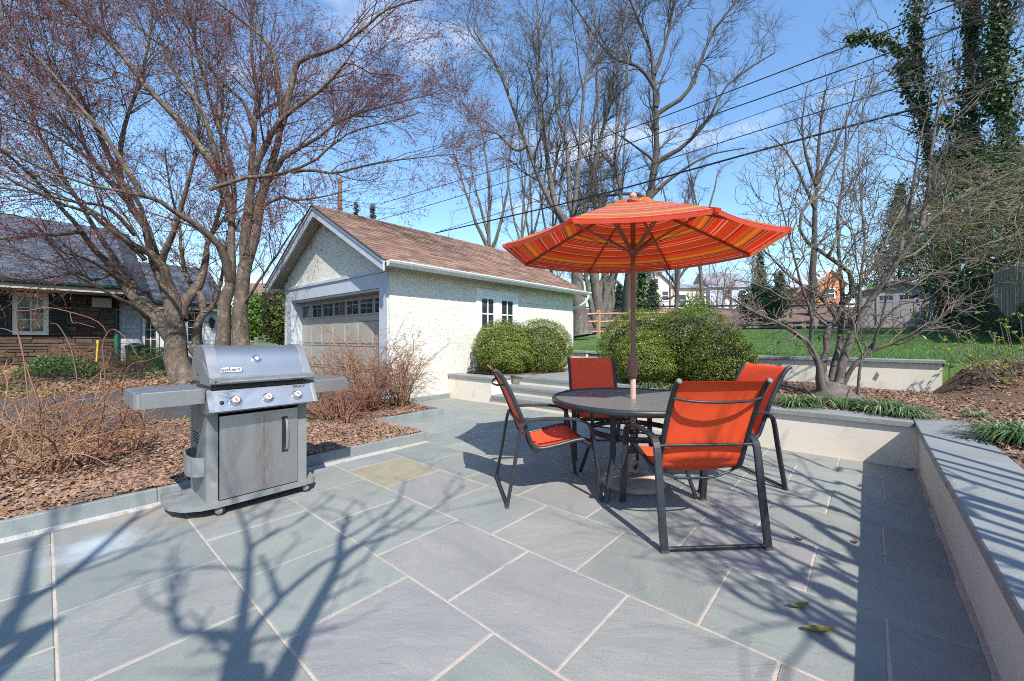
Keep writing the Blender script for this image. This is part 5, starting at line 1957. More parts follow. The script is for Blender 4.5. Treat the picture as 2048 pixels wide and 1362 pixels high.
def bare_tree(name, label, specs, D0, mats, levels, buds=None, group=None, sides=(9, 3, 3), k=14, sc=1.0, wob=0.18, extra=None, base=None):
    P, R = limb_set(specs, D0, k, sc)
    P = wobble(P, R, wob)
    root = P[0, 0]
    t = thing(name, label, 'tree', tuple(root) if base is None else base, group)
    bt = Batch()
    bt.tubes(P, R, sides[0])
    bt.build('trunk', mats[0], t)
    cur = [(P, R)]
    tips = []
    bb = Batch()
    for i, lv in enumerate(levels):
        nxt = []
        lv = dict(lv)
        keep = lv.pop('keep', False)
        for p_, r_ in cur:
            a, b_ = grow(p_, r_, **lv)
            if len(a): nxt.append((a, b_))
        for a, b_ in nxt: bb.tubes(a, b_, sides[1] if i == 0 else sides[2])
        cur = cur + nxt if keep else nxt
        tips = nxt
    bb.build('crown', mats[1], t)
    if buds and tips:
        A = np.concatenate([a for a, _ in tips])
        n = buds['n']
        idx = np.repeat(np.arange(len(A)), n)
        tt = 0.25 + 0.75 * RNG.random(len(idx))
        tt[::n] = 0.999
        rr = np.zeros((len(A), A.shape[1]))
        c_, d_, _ = along(A, rr, idx, tt)
        d_ = unit(d_ + RNG.normal(size=d_.shape) * 0.6)
        L = RNG.uniform(*buds['len'], len(c_))
        V, T = spindles(c_, d_, L, L * buds['w'])
        q = Batch()
        q.tris(V, T)
        q.build('buds', buds['mat'], t, False)
    return t

# the two old multi-stemmed maples on the left; widths in pixels of the photograph
A_SPECS = [
    ([(372, 770, 10.6), (366, 742, 10.6), (352, 690, 10.6), (345, 610, 10.5), (328, 560, 10.4), (309, 510, 10.3), (295, 465, 10.2), (262, 410, 10.1), (236, 352, 10.0), (200, 270, 9.8), (150, 170, 9.6)], 52, 12),
    ([(352, 690, 10.6), (323, 655, 10.5), (296, 628, 10.4), (252, 583, 10.2), (229, 543, 10.0), (185, 494, 9.7), (162, 463, 9.4), (110, 400, 9.0), (40, 330, 8.5), (-20, 280, 8.1)], 26, 8),
    ([(346, 650, 10.6), (318, 625, 10.6), (274, 583, 10.6), (243, 539, 10.6), (211, 489, 10.5), (185, 449, 10.5), (140, 375, 10.4), (90, 290, 10.2), (40, 200, 10.0), (-10, 120, 9.8)], 19, 6),
    ([(340, 590, 10.5), (332, 574, 10.4), (323, 525, 10.2), (274, 494, 9.8), (220, 458, 9.3), (180, 427, 9.0), (140, 414, 8.7), (60, 380, 8.2), (-10, 340, 7.8)], 24, 6),
    ([(326, 540, 10.3), (323, 520, 10.2), (341, 476, 10.0), (354, 440, 9.9), (372, 380, 9.7), (387, 320, 9.6), (400, 250, 9.5), (390, 160, 9.4), (376, 60, 9.2), (372, -30, 9.1)], 15, 5),
    ([(362, 640, 10.6), (372, 601, 10.8), (394, 574, 10.9), (405, 545, 11.0), (412, 512, 11.0), (417, 485, 11.1), (440, 420, 11.2), (452, 350, 11.3), (440, 270, 11.4), (448, 190, 11.4)], 24, 6),
    ([(380, 705, 10.7), (392, 690, 10.8), (396, 650, 10.8), (408, 628, 10.9), (430, 605, 11.0), (444, 556, 11.1), (452, 500, 11.2), (480, 440, 11.3)], 25, 6),
    ([(408, 625, 10.9), (399, 588, 10.9), (377, 560, 11.0), (363, 507, 11.0), (360, 450, 11.0), (340, 380, 11.0), (330, 300, 11.0)], 14, 5),
    ([(262, 410, 10.1), (240, 340, 10.3), (250, 250, 10.5), (280, 160, 10.6), (300, 70, 10.7), (310, -20, 10.8)], 12, 5),
    ([(229, 543, 10.0), (190, 560, 9.6), (150, 545, 9.2), (100, 555, 8.8), (40, 560, 8.4), (-20, 545, 8.1)], 8, 3),
    ([(162, 463, 9.4), (120, 470, 9.0), (70, 468, 8.6), (20, 480, 8.2), (-30, 470, 7.9)], 9, 4),
    ([(300, 500, 10.0), (268, 388, 9.4), (180, 320, 9.0), (90, 260, 8.6), (0, 228, 8.2), (-30, 215, 8.0)], 10, 4),
    ([(290, 520, 10.0), (250, 480, 9.6), (200, 430, 9.2), (134, 397, 8.8), (67, 370, 8.4), (0, 320, 8.0)], 10, 4),
    ([(270, 470, 10.0), (215, 415, 9.4), (150, 405, 8.9), (80, 388, 8.4), (0, 375, 8.0)], 9, 4),
    ([(262, 410, 10.1), (200, 340, 9.6), (156, 277, 9.2), (67, 200, 8.8), (0, 130, 8.4)], 10, 4),
    ([(240, 560, 10.0), (180, 520, 9.3), (120, 500, 8.8), (60, 440, 8.3), (-10, 425, 7.9)], 8, 3),
    ([(300, 640, 10.4), (262, 610, 9.8), (225, 590, 9.4), (170, 560, 9.0), (110, 530, 8.6), (50, 510, 8.3), (0, 500, 8.0)], 10, 3),
]
B_SPECS = [
    ([(440, 765, 10.1), (444, 700, 10.1), (448, 628, 10.0), (457, 574, 10.0), (466, 530, 9.9), (462, 470, 9.9), (470, 400, 9.9), (460, 320, 9.9), (430, 230, 9.8), (400, 130, 9.7), (380, 30, 9.6)], 33, 8),
    ([(482, 765, 10.0), (480, 690, 10.0), (479, 628, 10.0), (488, 561, 10.0), (506, 494, 10.0), (519, 418, 10.0), (531, 370, 10.0), (554, 321, 10.0), (558, 263, 9.9), (567, 214, 9.9), (554, 170, 9.8), (545, 95, 9.7), (522, 70, 9.6), (478, 38, 9.4), (430, 0, 9.2)], 35, 8),
    ([(462, 560, 10.0), (461, 545, 9.9), (448, 507, 9.7), (426, 476, 9.4), (390, 449, 9.1), (354, 427, 8.8), (318, 402, 8.5), (283, 391, 8.2), (220, 378, 7.9), (140, 358, 7.5), (60, 325, 7.1), (-20, 285, 6.8)], 22, 6),
    ([(492, 540, 10.0), (490, 470, 9.9), (500, 397, 9.8), (514, 326, 9.7), (545, 263, 9.6), (572, 232, 9.5), (630, 187, 9.4), (670, 152, 9.2), (697, 120, 9.1), (728, 143, 9.0), (795, 150, 8.9)], 22, 5),
    ([(535, 362, 10.0), (554, 330, 9.9), (576, 308, 9.8), (621, 286, 9.6), (688, 237, 9.4), (732, 223, 9.3), (800, 203, 9.1), (866, 188, 9.0)], 14, 4),
    ([(420, 378, 9.2), (487, 357, 9.2), (554, 348, 9.2), (621, 326, 9.1), (666, 290, 9.0), (700, 265, 9.0), (770, 245, 8.9), (840, 225, 8.8)], 9, 4),
    ([(585, 345, 9.6), (612, 339, 9.5), (666, 346, 9.3), (724, 333, 9.1), (790, 321, 9.0), (866, 312, 8.8), (912, 308, 8.7)], 8, 3),
    ([(565, 250, 9.9), (590, 140, 9.8), (603, 120, 9.7), (670, 98, 9.5), (697, 80, 9.4), (741, 45, 9.2), (777, 18, 9.1), (850, -5, 9.0)], 13, 5),
    ([(500, 420, 10.3), (505, 295, 10.4), (514, 192, 10.5), (505, 125, 10.6), (503, 40, 10.7), (510, -40, 10.8)], 13, 6),
    ([(508, 260, 10.2), (491, 210, 10.0), (451, 170, 9.8), (420, 138, 9.6), (380, 100, 9.4), (330, 0, 9.2)], 9, 4),
    ([(466, 425, 9.9), (440, 350, 9.6), (415, 312, 9.5), (366, 250, 9.3), (312, 192, 9.1), (250, 120, 8.9), (214, 76, 8.8), (160, 36, 8.6), (110, -10, 8.5)], 18, 10),
    ([(440, 350, 9.6), (430, 300, 9.3), (400, 215, 9.0), (345, 140, 8.8), (330, 98, 8.7), (268, 50, 8.5), (220, 0, 8.4)], 11, 5),
    ([(283, 391, 8.2), (250, 330, 8.0), (210, 270, 7.8), (150, 200, 7.6), (80, 120, 7.4), (20, 60, 7.2), (-10, 0, 7.1)], 12, 5),
    ([(519, 418, 10.0), (560, 395, 9.7), (600, 400, 9.4), (650, 392, 9.1), (700, 380, 8.9)], 8, 3),
    ([(478, 620, 10.0), (520, 560, 9.8), (560, 500, 9.7), (590, 455, 9.6), (620, 420, 9.5)], 7, 3),
]
MAPLE = [
    dict(per=-0.75, length=(2.0, 4.2), ang=(15, 45), up=0.10, bend=0.10, grav=0.01, k=9, rmul=0.5, rmax=0.026, rtip=0.006, t0=0.25, taper_len=0.35, keep=True),
    dict(per=-3.6, length=(1.0, 2.6), ang=(18, 60), up=0.14, bend=0.15, grav=0.01, k=6, rmul=0.5, rmax=0.014, rtip=0.0032, t0=0.20, taper_len=0.45),
    dict(per=8.5, length=(0.45, 1.15), ang=(22, 55), up=0.12, bend=0.16, grav=0.0, k=4, rmul=0.65, rmax=0.0062, rtip=0.0024, t0=0.10),
    dict(per=5.0, length=(0.14, 0.46), ang=(20, 55), up=0.10, bend=0.14, k=2, rmul=0.75, rmax=0.0036, rtip=0.0022, t0=0.12),
]
BUD = dict(n=2, len=(0.024, 0.055), w=0.27, mat=MT['bud'])
bare_tree('maple_tree', 'spreading old maple with leaning pale trunk and red buds before the stone house', A_SPECS, 10.5, (MT['bark_a'], MT['twig_m']), MAPLE, BUD)
bare_tree('maple_tree', 'twin-trunked maple with red buds standing between the grill and the garage', B_SPECS, 10.0, (MT['bark_a'], MT['twig_m']), MAPLE, BUD)

# tall bare trees beyond the garage and the lawn
TALL = [
    dict(per=-2.0, length=(1.6, 4.6), ang=(22, 55), up=0.28, bend=0.20, grav=0.03, k=7, rmul=0.55, rmax=0.06, rtip=0.008, t0=0.28),
    dict(per=9.0, length=(0.8, 2.2), ang=(22, 58), up=0.15, bend=0.20, k=4, rmul=0.6, rmax=0.022, rtip=0.006, t0=0.18),
    dict(per=6.5, length=(0.35, 1.0), ang=(25, 60), up=0.1, bend=0.2, k=2, rmul=0.75, rmax=0.011, rtip=0.006, t0=0.2),
]
bare_tree('tall_tree', 'tall dark forked bare tree rising straight behind the top of the umbrella', [
    ([(1258, 640, 24), (1259, 560, 24), (1275, 480, 24), (1299, 397, 24), (1305, 355, 24), (1315, 290, 24), (1309, 194, 24), (1302, 97, 24), (1264, 16, 24), (1240, -60, 24)], 30, 6),
    ([(1306, 350, 24), (1315, 323, 24), (1367, 291, 23.6), (1415, 242, 23.2), (1448, 178, 23), (1496, 139, 22.8), (1550, 105, 22.5)], 14, 4),
    ([(1312, 260), (1315, 226), (1367, 194), (1399, 129), (1425, 65), (1473, 0), (1500, -50)], 13, 5),
    ([(1311, 215), (1312, 178), (1270, 129), (1221, 113), (1141, 0), (1110, -50)], 12, 4),
    ([(1300, 395), (1320, 375), (1367, 339), (1420, 310), (1490, 296)], 12, 4),
    ([(1312, 330), (1302, 317), (1254, 281), (1222, 262)], 9, 3),
    ([(1300, 400), (1262, 388), (1200, 395), (1150, 415)], 12, 4),
    ([(1308, 150), (1330, 90), (1345, 20), (1350, -50)], 9, 4)], 24, (MT['bark_d'], MT['twig_g']), TALL, sides=(8, 4, 3))
bare_tree('tall_tree', 'big grey-trunked bare tree by the rail fence at the back corner of the garage', [
    ([(1163, 672, 17), (1162, 655, 17), (1156, 600, 17), (1154, 540, 17), (1140, 470, 17.2), (1112, 420, 17.4), (1083, 372, 17.6), (1054, 291, 17.8), (1018, 194, 18), (992, 129, 18.2), (947, 58, 18.4)], 44, 6),
    ([(1148, 500, 17), (1130, 440, 17.2), (1108, 404, 17.4), (1092, 291, 17.5), (1076, 194, 17.6), (1079, 65, 17.7), (1070, -40, 17.8)], 20, 6),
    ([(1154, 540), (1156, 480), (1150, 440), (1154, 372), (1160, 291), (1167, 194), (1176, 113), (1189, 0)], 20, 6),
    ([(1152, 460), (1137, 388), (1134, 291), (1115, 226), (1108, 162), (1100, 40)], 12, 4),
    ([(1054, 291), (1030, 300), (1000, 270), (960, 255), (925, 205)], 8, 3)], 17, (MT['bark_b'], MT['twig_g']), TALL, sides=(9, 4, 3))
bare_tree('tall_tree', 'many-stemmed bare tree clump behind the rail fence, left of the umbrella pole', [
    ([(1200, 655, 23), (1196, 600, 23), (1186, 540, 23), (1175, 470, 23), (1167, 420, 23), (1189, 339, 23), (1205, 258, 23), (1222, 194, 23), (1238, 97, 23), (1260, -20, 23)], 26, 6),
    ([(1205, 655), (1212, 590), (1232, 530), (1245, 470), (1243, 400), (1230, 300), (1250, 180), (1262, 60)], 18, 5),
    ([(1208, 655), (1216, 600), (1208, 540), (1210, 470), (1195, 380), (1180, 300), (1195, 180), (1192, 60)], 18, 5),
    ([(1192, 650), (1178, 590), (1172, 520), (1185, 450), (1190, 380)], 14, 5),
    ([(1214, 650), (1226, 600), (1224, 560), (1240, 520), (1275, 470)], 11, 4),
    ([(1196, 600), (1205, 560), (1220, 500), (1228, 440)], 14, 4)], 23, (MT['bark_b'], MT['twig_g']), TALL, sides=(8, 4, 3))
SMALLT = [
    dict(per=-1.0, length=(1.2, 3.2), ang=(18, 45), up=0.35, bend=0.14, grav=0.03, k=6, rmul=0.55, rmax=0.045, rtip=0.008, t0=0.2),
    dict(per=5.5, length=(0.6, 1.5), ang=(20, 50), up=0.2, bend=0.16, k=5, rmul=0.6, rmax=0.018, rtip=0.007, t0=0.15),
    dict(per=5.5, length=(0.3, 0.8), ang=(20, 50), up=0.15, bend=0.16, k=2, rmul=0.7, rmax=0.011, rtip=0.006, t0=0.2),
]
bare_tree('slender_tree', 'slender reddish bare tree with an old nest showing above the garage roof', [
    ([(980, 640, 27), (978, 560, 27), (976, 440, 27), (978, 372, 27), (966, 275, 27), (958, 235, 27)], 14, 4),
    ([(977, 500), (950, 440), (930, 380), (915, 330), (905, 300)], 9, 3),
    ([(977, 520), (1000, 450), (1015, 380), (1020, 310), (1026, 270)], 9, 3),
    ([(977, 470), (960, 410), (945, 350), (940, 290)], 7, 3)], 27, (MT['bark_b'], MT['twig_m']), SMALLT, dict(n=2, len=(0.03, 0.06), w=0.22, mat=MT['bud']), sides=(7, 3, 3))
for lab, x, D, top, lean in (
    ('thin straight bare tree behind the garage roof, nearest the nest tree', 1040, 30, 250, 12),
    ('thin bare tree behind the roof halfway to the umbrella', 1066, 33, 180, -8),
    ('pale thin bare tree above the left tip of the umbrella', 1100, 31, 120, 14),
    ('thin bare tree rising between the two big forked trees', 1222, 34, 60, 10),
    ('thin bare tree standing right of the umbrella, before the pale house', 1352, 36, 330, 30),
    ('thin bare tree over the right part of the umbrella', 1405, 38, 300, -20)):
    bare_tree('thin_tree', lab, [
        ([(x, 625, D), (x + lean * .2, 540, D), (x + lean * .4, 440, D), (x + lean, (top + 440) / 2, D), (x + lean * 1.6, top, D)], 9, 3),
        ([(x + lean * .3, 480, D), (x + 18, 400, D), (x + 30, (top + 400) / 2, D), (x + 34, top + 40, D)], 5, 2.5),
        ([(x + lean * .3, 500, D), (x - 16, 420, D), (x - 26, (top + 420) / 2, D), (x - 30, top + 60, D)], 5, 2.5)], D, (MT['bark_b'], MT['twig_g']), SMALLT, sides=(6, 3, 3), group='thin bare trees along the embankment')
bare_tree('dark_trunk_tree', 'bare tree with straight dark trunk behind the magnolia shrub, left of the orange gable', [
    ([(1625, 650, 26), (1627, 560, 26), (1630, 450, 26), (1634, 340, 26), (1640, 260, 26), (1650, 180, 26)], 17, 6),
    ([(1631, 420), (1600, 350), (1570, 300), (1540, 270)], 8, 3),
    ([(1634, 360), (1670, 290), (1700, 220), (1712, 160)], 8, 3),
    ([(1633, 380), (1610, 300), (1605, 240), (1615, 170)], 8, 3)], 26, (MT['bark_d'], MT['twig_g']), TALL[:1] + [dict(TALL[1], per=4.0), dict(TALL[2], per=3.0)], sides=(8, 4, 3))
bare_tree('small_tree', 'low spreading bare tree before the cream house on the rise', [
    ([(1354, 605, 42), (1353, 570, 42), (1352, 540, 42), (1345, 505, 42), (1340, 470, 42)], 11, 4),
    ([(1353, 565), (1370, 540), (1400, 515), (1430, 500)], 7, 2),
    ([(1353, 570), (1335, 545), (1320, 520), (1300, 505)], 6, 2),
    ([(1354, 590), (1330, 598), (1318, 592)], 5, 2)], 42, (MT['bark_d'], MT['twig_g']), SMALLT, sides=(7, 3, 3))

# ---- the multi-stemmed magnolia in the raised bed
MAG = [
    dict(per=-4.0, length=(0.5, 1.5), ang=(25, 70), up=0.32, bend=0.26, grav=0.05, k=8, rmul=0.55, rmax=0.014, rtip=0.004, t0=0.25),
    dict(per=6.5, length=(0.25, 0.9), ang=(30, 75), up=0.22, bend=0.28, grav=0.04, k=6, rmul=0.75, rmax=0.007, rtip=0.0035, t0=0.2),
    dict(per=3.4, length=(0.08, 0.36), ang=(30, 75), up=0.25, bend=0.30, k=3, rmul=0.8, rmax=0.0045, rtip=0.003, t0=0.2),
]
MAG_SPECS = [
    ([(1663, 790, 5.55), (1641, 778, 5.55), (1640, 745, 5.5), (1637, 730, 5.5), (1618, 689, 5.4), (1590, 666, 5.3), (1548, 642, 5.2), (1501, 621, 5.1), (1470, 600, 5.0)], 20, 7),
    ([(1660, 788, 5.6), (1652, 770, 5.6), (1639, 727, 5.6), (1655, 699, 5.6), (1653, 661, 5.65), (1670, 642, 5.7), (1684, 610, 5.7), (1721, 567, 5.8), (1749, 530, 5.9), (1768, 488, 6.0), (1800, 430, 6.1), (1830, 360, 6.2)], 18, 6),
    ([(1664, 788, 5.7), (1660, 769, 5.7), (1674, 708, 5.7), (1681, 661, 5.75), (1686, 605, 5.8), (1681, 535, 5.8), (1674, 436, 5.9), (1684, 380, 5.9), (1690, 300, 5.9), (1694, 220, 5.9)], 17, 5),
    ([(1668, 790, 5.5), (1674, 774, 5.5), (1693, 708, 5.45), (1721, 633, 5.4), (1759, 577, 5.3), (1796, 520, 5.2), (1838, 464, 5.1), (1880, 427, 5.0), (1960, 375, 4.9), (2060, 330, 4.7)], 21, 6),
    ([(1672, 792, 5.5), (1683, 776, 5.5), (1702, 736, 5.4), (1745, 703, 5.3), (1777, 689, 5.2), (1810, 685, 5.1), (1850, 660, 5.0), (1900, 655, 4.9)], 13, 4),
    ([(1670, 642, 5.7), (1668, 628, 5.7), (1641, 596, 5.6), (1604, 572, 5.5), (1571, 544, 5.4), (1534, 506, 5.3), (1500, 480, 5.2)], 10, 4),
    ([(1684, 608, 5.7), (1698, 594, 5.75), (1702, 563, 5.75), (1693, 539, 5.7), (1646, 506, 5.6), (1604, 474, 5.5), (1602, 427, 5.4), (1627, 399, 5.4), (1651, 380, 5.4), (1690, 300, 5.4), (1725, 235, 5.4)], 12, 5),
    ([(1700, 690, 5.5), (1716, 640, 5.4), (1721, 560, 5.3), (1730, 492, 5.3), (1726, 450, 5.3), (1721, 380, 5.3), (1715, 290, 5.3)], 8, 3),
    ([(1838, 464, 5.1), (1852, 417, 5.1), (1856, 380, 5.1), (1860, 328, 5.1), (1869, 262, 5.1), (1880, 187, 5.1)], 11, 6),
    ([(1800, 515, 5.2), (1812, 440, 5.3), (1828, 360, 5.3), (1838, 290, 5.3), (1850, 240, 5.3)], 8, 4),
    ([(1720, 800, 5.4), (1716, 778, 5.4), (1722, 720, 5.35), (1745, 690, 5.3), (1760, 650, 5.3), (1775, 580, 5.2), (1790, 540, 5.2)], 7, 3),
    ([(1604, 572, 5.5), (1575, 600, 5.3), (1540, 580, 5.1), (1500, 565, 5.0), (1465, 560, 4.9)], 7, 3),
    ([(1618, 689, 5.4), (1625, 640, 5.3), (1600, 560, 5.2), (1580, 480, 5.1), (1560, 400, 5.0), (1550, 340, 5.0)], 8, 3),
    ([(1759, 577, 5.3), (1820, 560, 5.1), (1880, 545, 4.9), (1950, 520, 4.8), (2010, 540, 4.7)], 7, 3),
    ([(1745, 703, 5.3), (1760, 650, 5.2), (1800, 610, 5.1), (1850, 600, 5.0), (1900, 560, 4.9)], 6, 3),
]
MG = bare_tree('magnolia_shrub', 'multi-stemmed bare magnolia with open grey branches growing in the raised bed', MAG_SPECS, 5.5, (MT['bark_b'], MT['twig_p']), MAG, sides=(9, 5, 4), k=16)
b = MB()
o3 = at(1668, 796, 5.55)
b.lathe([(0.30, 0.43), (0.22, 0.50), (0.15, 0.58), (0.10, 0.63), (0.001, 0.65)], 14, (o3.x, o3.y, 0))
b.build('root_flare', MT['bark_b'], MG)
MT['leaf_g'] = leafmat('fresh_green_leaf', (0.10, 0.20, 0.025), (0.19, 0.32, 0.04), 0.45, 0.35, (0.34, 0.36, 0.04))
pts = [at(random.uniform(1480, 1950), random.uniform(380, 690), random.uniform(4.8, 5.9)) for _ in range(75)]
pts += [at(random.gauss(1700, 50), random.gauss(560, 60), random.uniform(5.2, 5.8)) for _ in range(60)]
C_ = np.array([p[:] for p in pts])
V, T = leaves(C_, unit(RNG.normal(size=C_.shape) + np.array([-0.3, -0.6, 0.3])), RNG.uniform(0.05, 0.11, len(C_)), 0.42, 0.3)
put('leaves', V, [T], MT['leaf_g'], MG)

# ---- trees behind the viewer whose shadows reach the patio
def lift(px, py, z):
    z *= 0.86
    g = gpt(px, py, 0.0)
    return g + Vector((-0.463, -0.83, 1.0)) * z
def shade_tree(label, base, chains, levels):
    P, R = [], []
    for pts, r0, r1 in chains:
        w = [Vector(p[:3]) if len(p) == 4 else lift(*p) for p in pts]
        a, b_ = resample(w, [1.3 * q for q in np.linspace(r0, r1, len(w))], 14)
        P.append(a)
        R.append(b_)
    P, R = np.array(P), np.array(R)
    t = thing('bare_tree', label, 'tree', base)
    bt = Batch()
    bt.tubes(P, R, 8)
    bt.build('trunk', MT['bark_a'], t)
    bb = Batch()
    cur = (P, R)
    for lv in levels:
        cur = grow(cur[0], cur[1], **lv)
        bb.tubes(cur[0], cur[1], 4)
    bb.build('crown', MT['twig_m'], t)
S0 = (-1.35, -1.15, 0.42, 0)
S1 = (-1.75, -1.30, 0.42, 0)
shade_tree('bare multi-stemmed tree in the raised bed behind the viewer, throwing forked shadows', (-1.5, -1.2, 0.42), [
    ([S0, (450, 1500, 2.3), (468, 1362, 3.0), (480, 1290, 3.3)], 0.050, 0.034),
    ([(480, 1290, 3.3), (487, 1220, 3.6), (497, 1150, 3.9), (500, 1100, 4.1), (530, 1075, 4.25), (560, 1055, 4.4)], 0.022, 0.008),
    ([(500, 1105, 4.1), (492, 1062, 4.3), (480, 1030, 4.5), (470, 1000, 4.7)], 0.014, 0.006),
    ([(480, 1292, 3.3), (455, 1268, 3.4), (400, 1265, 3.6), (356, 1258, 3.8), (345, 1200, 4.0), (352, 1150, 4.2)], 0.018, 0.008),
    ([(484, 1300, 3.3), (520, 1240, 3.5), (558, 1198, 3.7), (540, 1150, 3.9), (520, 1110, 4.1)], 0.018, 0.008),
    ([(558, 1198, 3.7), (640, 1130, 4.0), (690, 1105, 4.2), (760, 1060, 4.4), (830, 1010, 4.7)], 0.014, 0.006),
    ([S1, (500, 1480, 2.6), (560, 1362, 3.3), (600, 1275, 3.6), (645, 1190, 3.9), (678, 1125, 4.1), (681, 1075, 4.3), (700, 1030, 4.6)], 0.048, 0.010),
    ([(678, 1128, 4.1), (720, 1092, 4.3), (800, 1062, 4.6), (880, 1010, 4.9), (930, 970, 5.1)], 0.014, 0.005),
    ([(681, 1080, 4.3), (720, 1060, 4.5), (790, 1010, 4.8), (810, 960, 5.0)], 0.012, 0.005)],
    [dict(per=4.5, length=(0.35, 1.1), ang=(25, 60), up=0.3, bend=0.22, k=6, rmul=0.6, rmax=0.013, rtip=0.005, t0=0.4), dict(per=3.0, length=(0.2, 0.6), ang=(25, 60), up=0.2, bend=0.25, k=5, rmul=0.6, rmax=0.005, rtip=0.003, t0=0.2)])
S2 = (-2.6, -1.5, 0.42, 0)
shade_tree('bare small tree farther behind the viewer, throwing slanting shadows across the left flagstones', (-2.6, -1.5, 0.42), [
    ([S2, (-60, 1400, 3.4), (0, 1285, 3.8), (42, 1212, 4.1), (140, 1150, 4.4), (250, 1052, 4.9), (285, 1020, 5.1)], 0.042, 0.010),
    ([(45, 1210, 4.1), (58, 1140, 4.5), (75, 1080, 4.8), (130, 1040, 5.1)], 0.026, 0.007),
    ([(250, 1052, 4.9), (280, 1035, 5.0), (350, 1000, 5.3), (420, 985, 5.6)], 0.012, 0.005),
    ([(140, 1150, 4.4), (250, 1110, 4.7), (330, 1065, 5.0)], 0.010, 0.004)],
    [dict(per=4.0, length=(0.3, 1.2), ang=(25, 60), up=0.3, bend=0.22, k=6, rmul=0.6, rmax=0.013, rtip=0.005, t0=0.4), dict(per=3.0, length=(0.2, 0.6), ang=(25, 60), up=0.2, bend=0.25, k=5, rmul=0.6, rmax=0.005, rtip=0.003, t0=0.2)])
S3, S4, S5 = (0.9, -2.6, 0.42, 0), (1.3, -2.8, 0.42, 0), (0.5, -2.9, 0.42, 0)
shade_tree('bare spreading shrub in the raised bed out of view, streaking the wall top with shadows', (1.0, -2.7, 0.42), [
    ([S3, (1735, 1112, 2.9), (1640, 1052, 3.2), (1560, 1012, 3.5), (1450, 965, 3.9), (1400, 945, 4.1)], 0.035, 0.007),
    ([S4, (1800, 1120, 2.7), (1720, 1130, 2.9), (1600, 1085, 3.1), (1480, 1045, 3.4), (1420, 1010, 3.7)], 0.030, 0.007),
    ([S5, (1740, 1225, 3.0), (1650, 1190, 3.2), (1540, 1110, 3.5), (1450, 1065, 3.8), (1380, 1040, 4.1)], 0.035, 0.006),
    ([S4, (1735, 1010, 2.8), (1660, 985, 3.1), (1590, 940, 3.5), (1540, 920, 3.8)], 0.026, 0.005),
    ([S5, (1720, 1270, 3.0), (1620, 1245, 3.2), (1490, 1200, 3.5), (1420, 1150, 3.8)], 0.024, 0.005),
    ([S3, (1730, 1180, 3.0), (1600, 1160, 3.2), (1510, 1130, 3.5), (1460, 1120, 3.7)], 0.018, 0.005)] + [
    ([random.choice((S3, S4, S5))] + [(x, 676 + (y0 - 676) * (x - 732) / 1028 + random.uniform(-9, 9), 2.7 + (1760 - x) * 0.0042) for x in (1760, 1670, 1590, 1510, 1420 - 20 * (i % 4))], random.uniform(0.016, 0.026), 0.005)
    for i, y0 in enumerate((960, 995, 1030, 1062, 1095, 1150, 1172, 1200, 1245, 1275, 1310, 1350))],
    [dict(per=7, length=(0.4, 1.4), ang=(15, 50), up=0.3, bend=0.2, k=7, rmul=0.6, rmax=0.013, rtip=0.004, t0=0.3), dict(per=2.6, length=(0.2, 0.7), ang=(20, 55), up=0.2, bend=0.25, k=5, rmul=0.6, rmax=0.005, rtip=0.003, t0=0.2)])
# ------------------------------------------------------------------ shrubs and low plants
MT['box_leaf'] = leafmat('boxwood_leaf', (0.07, 0.125, 0.014), (0.19, 0.24, 0.03), 0.28, 0.38, (0.32, 0.33, 0.055))
MT['box_core'] = mat('boxwood_dark_core', (0.020, 0.025, 0.010), (0.03, 0.026, 0.014), 14, 0.9)
def boxwood(label, lobes, n, base):
    t = thing('boxwood_bush', label, 'bush', base)
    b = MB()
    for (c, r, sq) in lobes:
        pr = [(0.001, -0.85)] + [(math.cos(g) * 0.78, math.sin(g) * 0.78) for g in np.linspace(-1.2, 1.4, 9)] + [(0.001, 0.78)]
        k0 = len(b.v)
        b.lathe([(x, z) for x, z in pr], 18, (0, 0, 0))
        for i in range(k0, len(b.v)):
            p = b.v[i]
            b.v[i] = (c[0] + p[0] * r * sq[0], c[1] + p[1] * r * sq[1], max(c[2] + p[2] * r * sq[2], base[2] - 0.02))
    b.build('stems', MT['box_core'], t)  # added dark core rather than stems; stands for shade between the leaves
    bt = Batch()
    for i, (c, r, sq) in enumerate(lobes):
        p, nn, s = blob_leaves(c, r, n, (0.020, 0.036), sq, 0.085, 31 + i + int(c[0] * 7), 0.84, base[2] + 0.04, up=0.3)
        V, T = leaves(p, nn, s, 0.6, 0.25)
        bt.tris(V, T)
        # upright shoots breaking the outline
        d = unit(RNG.normal(size=(240, 3)) + np.array([0, 0, 0.7]))
        tip = np.array(c) + d * r * np.array(sq) * RNG.uniform(0.96, 1.045, 240)[:, None]
        q = np.repeat(tip, 7, 0) + RNG.normal(size=(1680, 3)) * 0.022
        q = q[q[:, 2] > base[2] + 0.2]
        V, T = leaves(q, unit(RNG.normal(size=q.shape) + np.array([0, 0, 0.6])), RNG.uniform(0.016, 0.03, len(q)), 0.6, 0.25)
        bt.tris(V, T)
    bt.build('foliage', MT['box_leaf'], t, False)
boxwood('rounded two-lobed boxwood bush against the garage wall, left of the steps', [((6.55, 5.95, 1.00), 0.70, (1.05, 0.85, 0.88)), ((7.25, 5.45, 1.0), 0.72, (1.0, 0.95, 0.9)), ((6.45, 5.70, 0.85), 0.52, (1, 1, 0.8))], 19000, (6.8, 5.65, 0.48))
boxwood('large dense boxwood bush right behind the umbrella pole', [((7.05, 3.05, 1.02), 0.80, (1.0, 0.95, 0.88)), ((7.15, 2.25, 1.04), 0.82, (1.0, 1.0, 0.86)), ((6.55, 2.75, 0.85), 0.55, (1, 1, 0.85)), ((6.9, 1.85, 0.85), 0.62, (1, 1, 0.85))], 20000, (7.0, 2.55, 0.45))

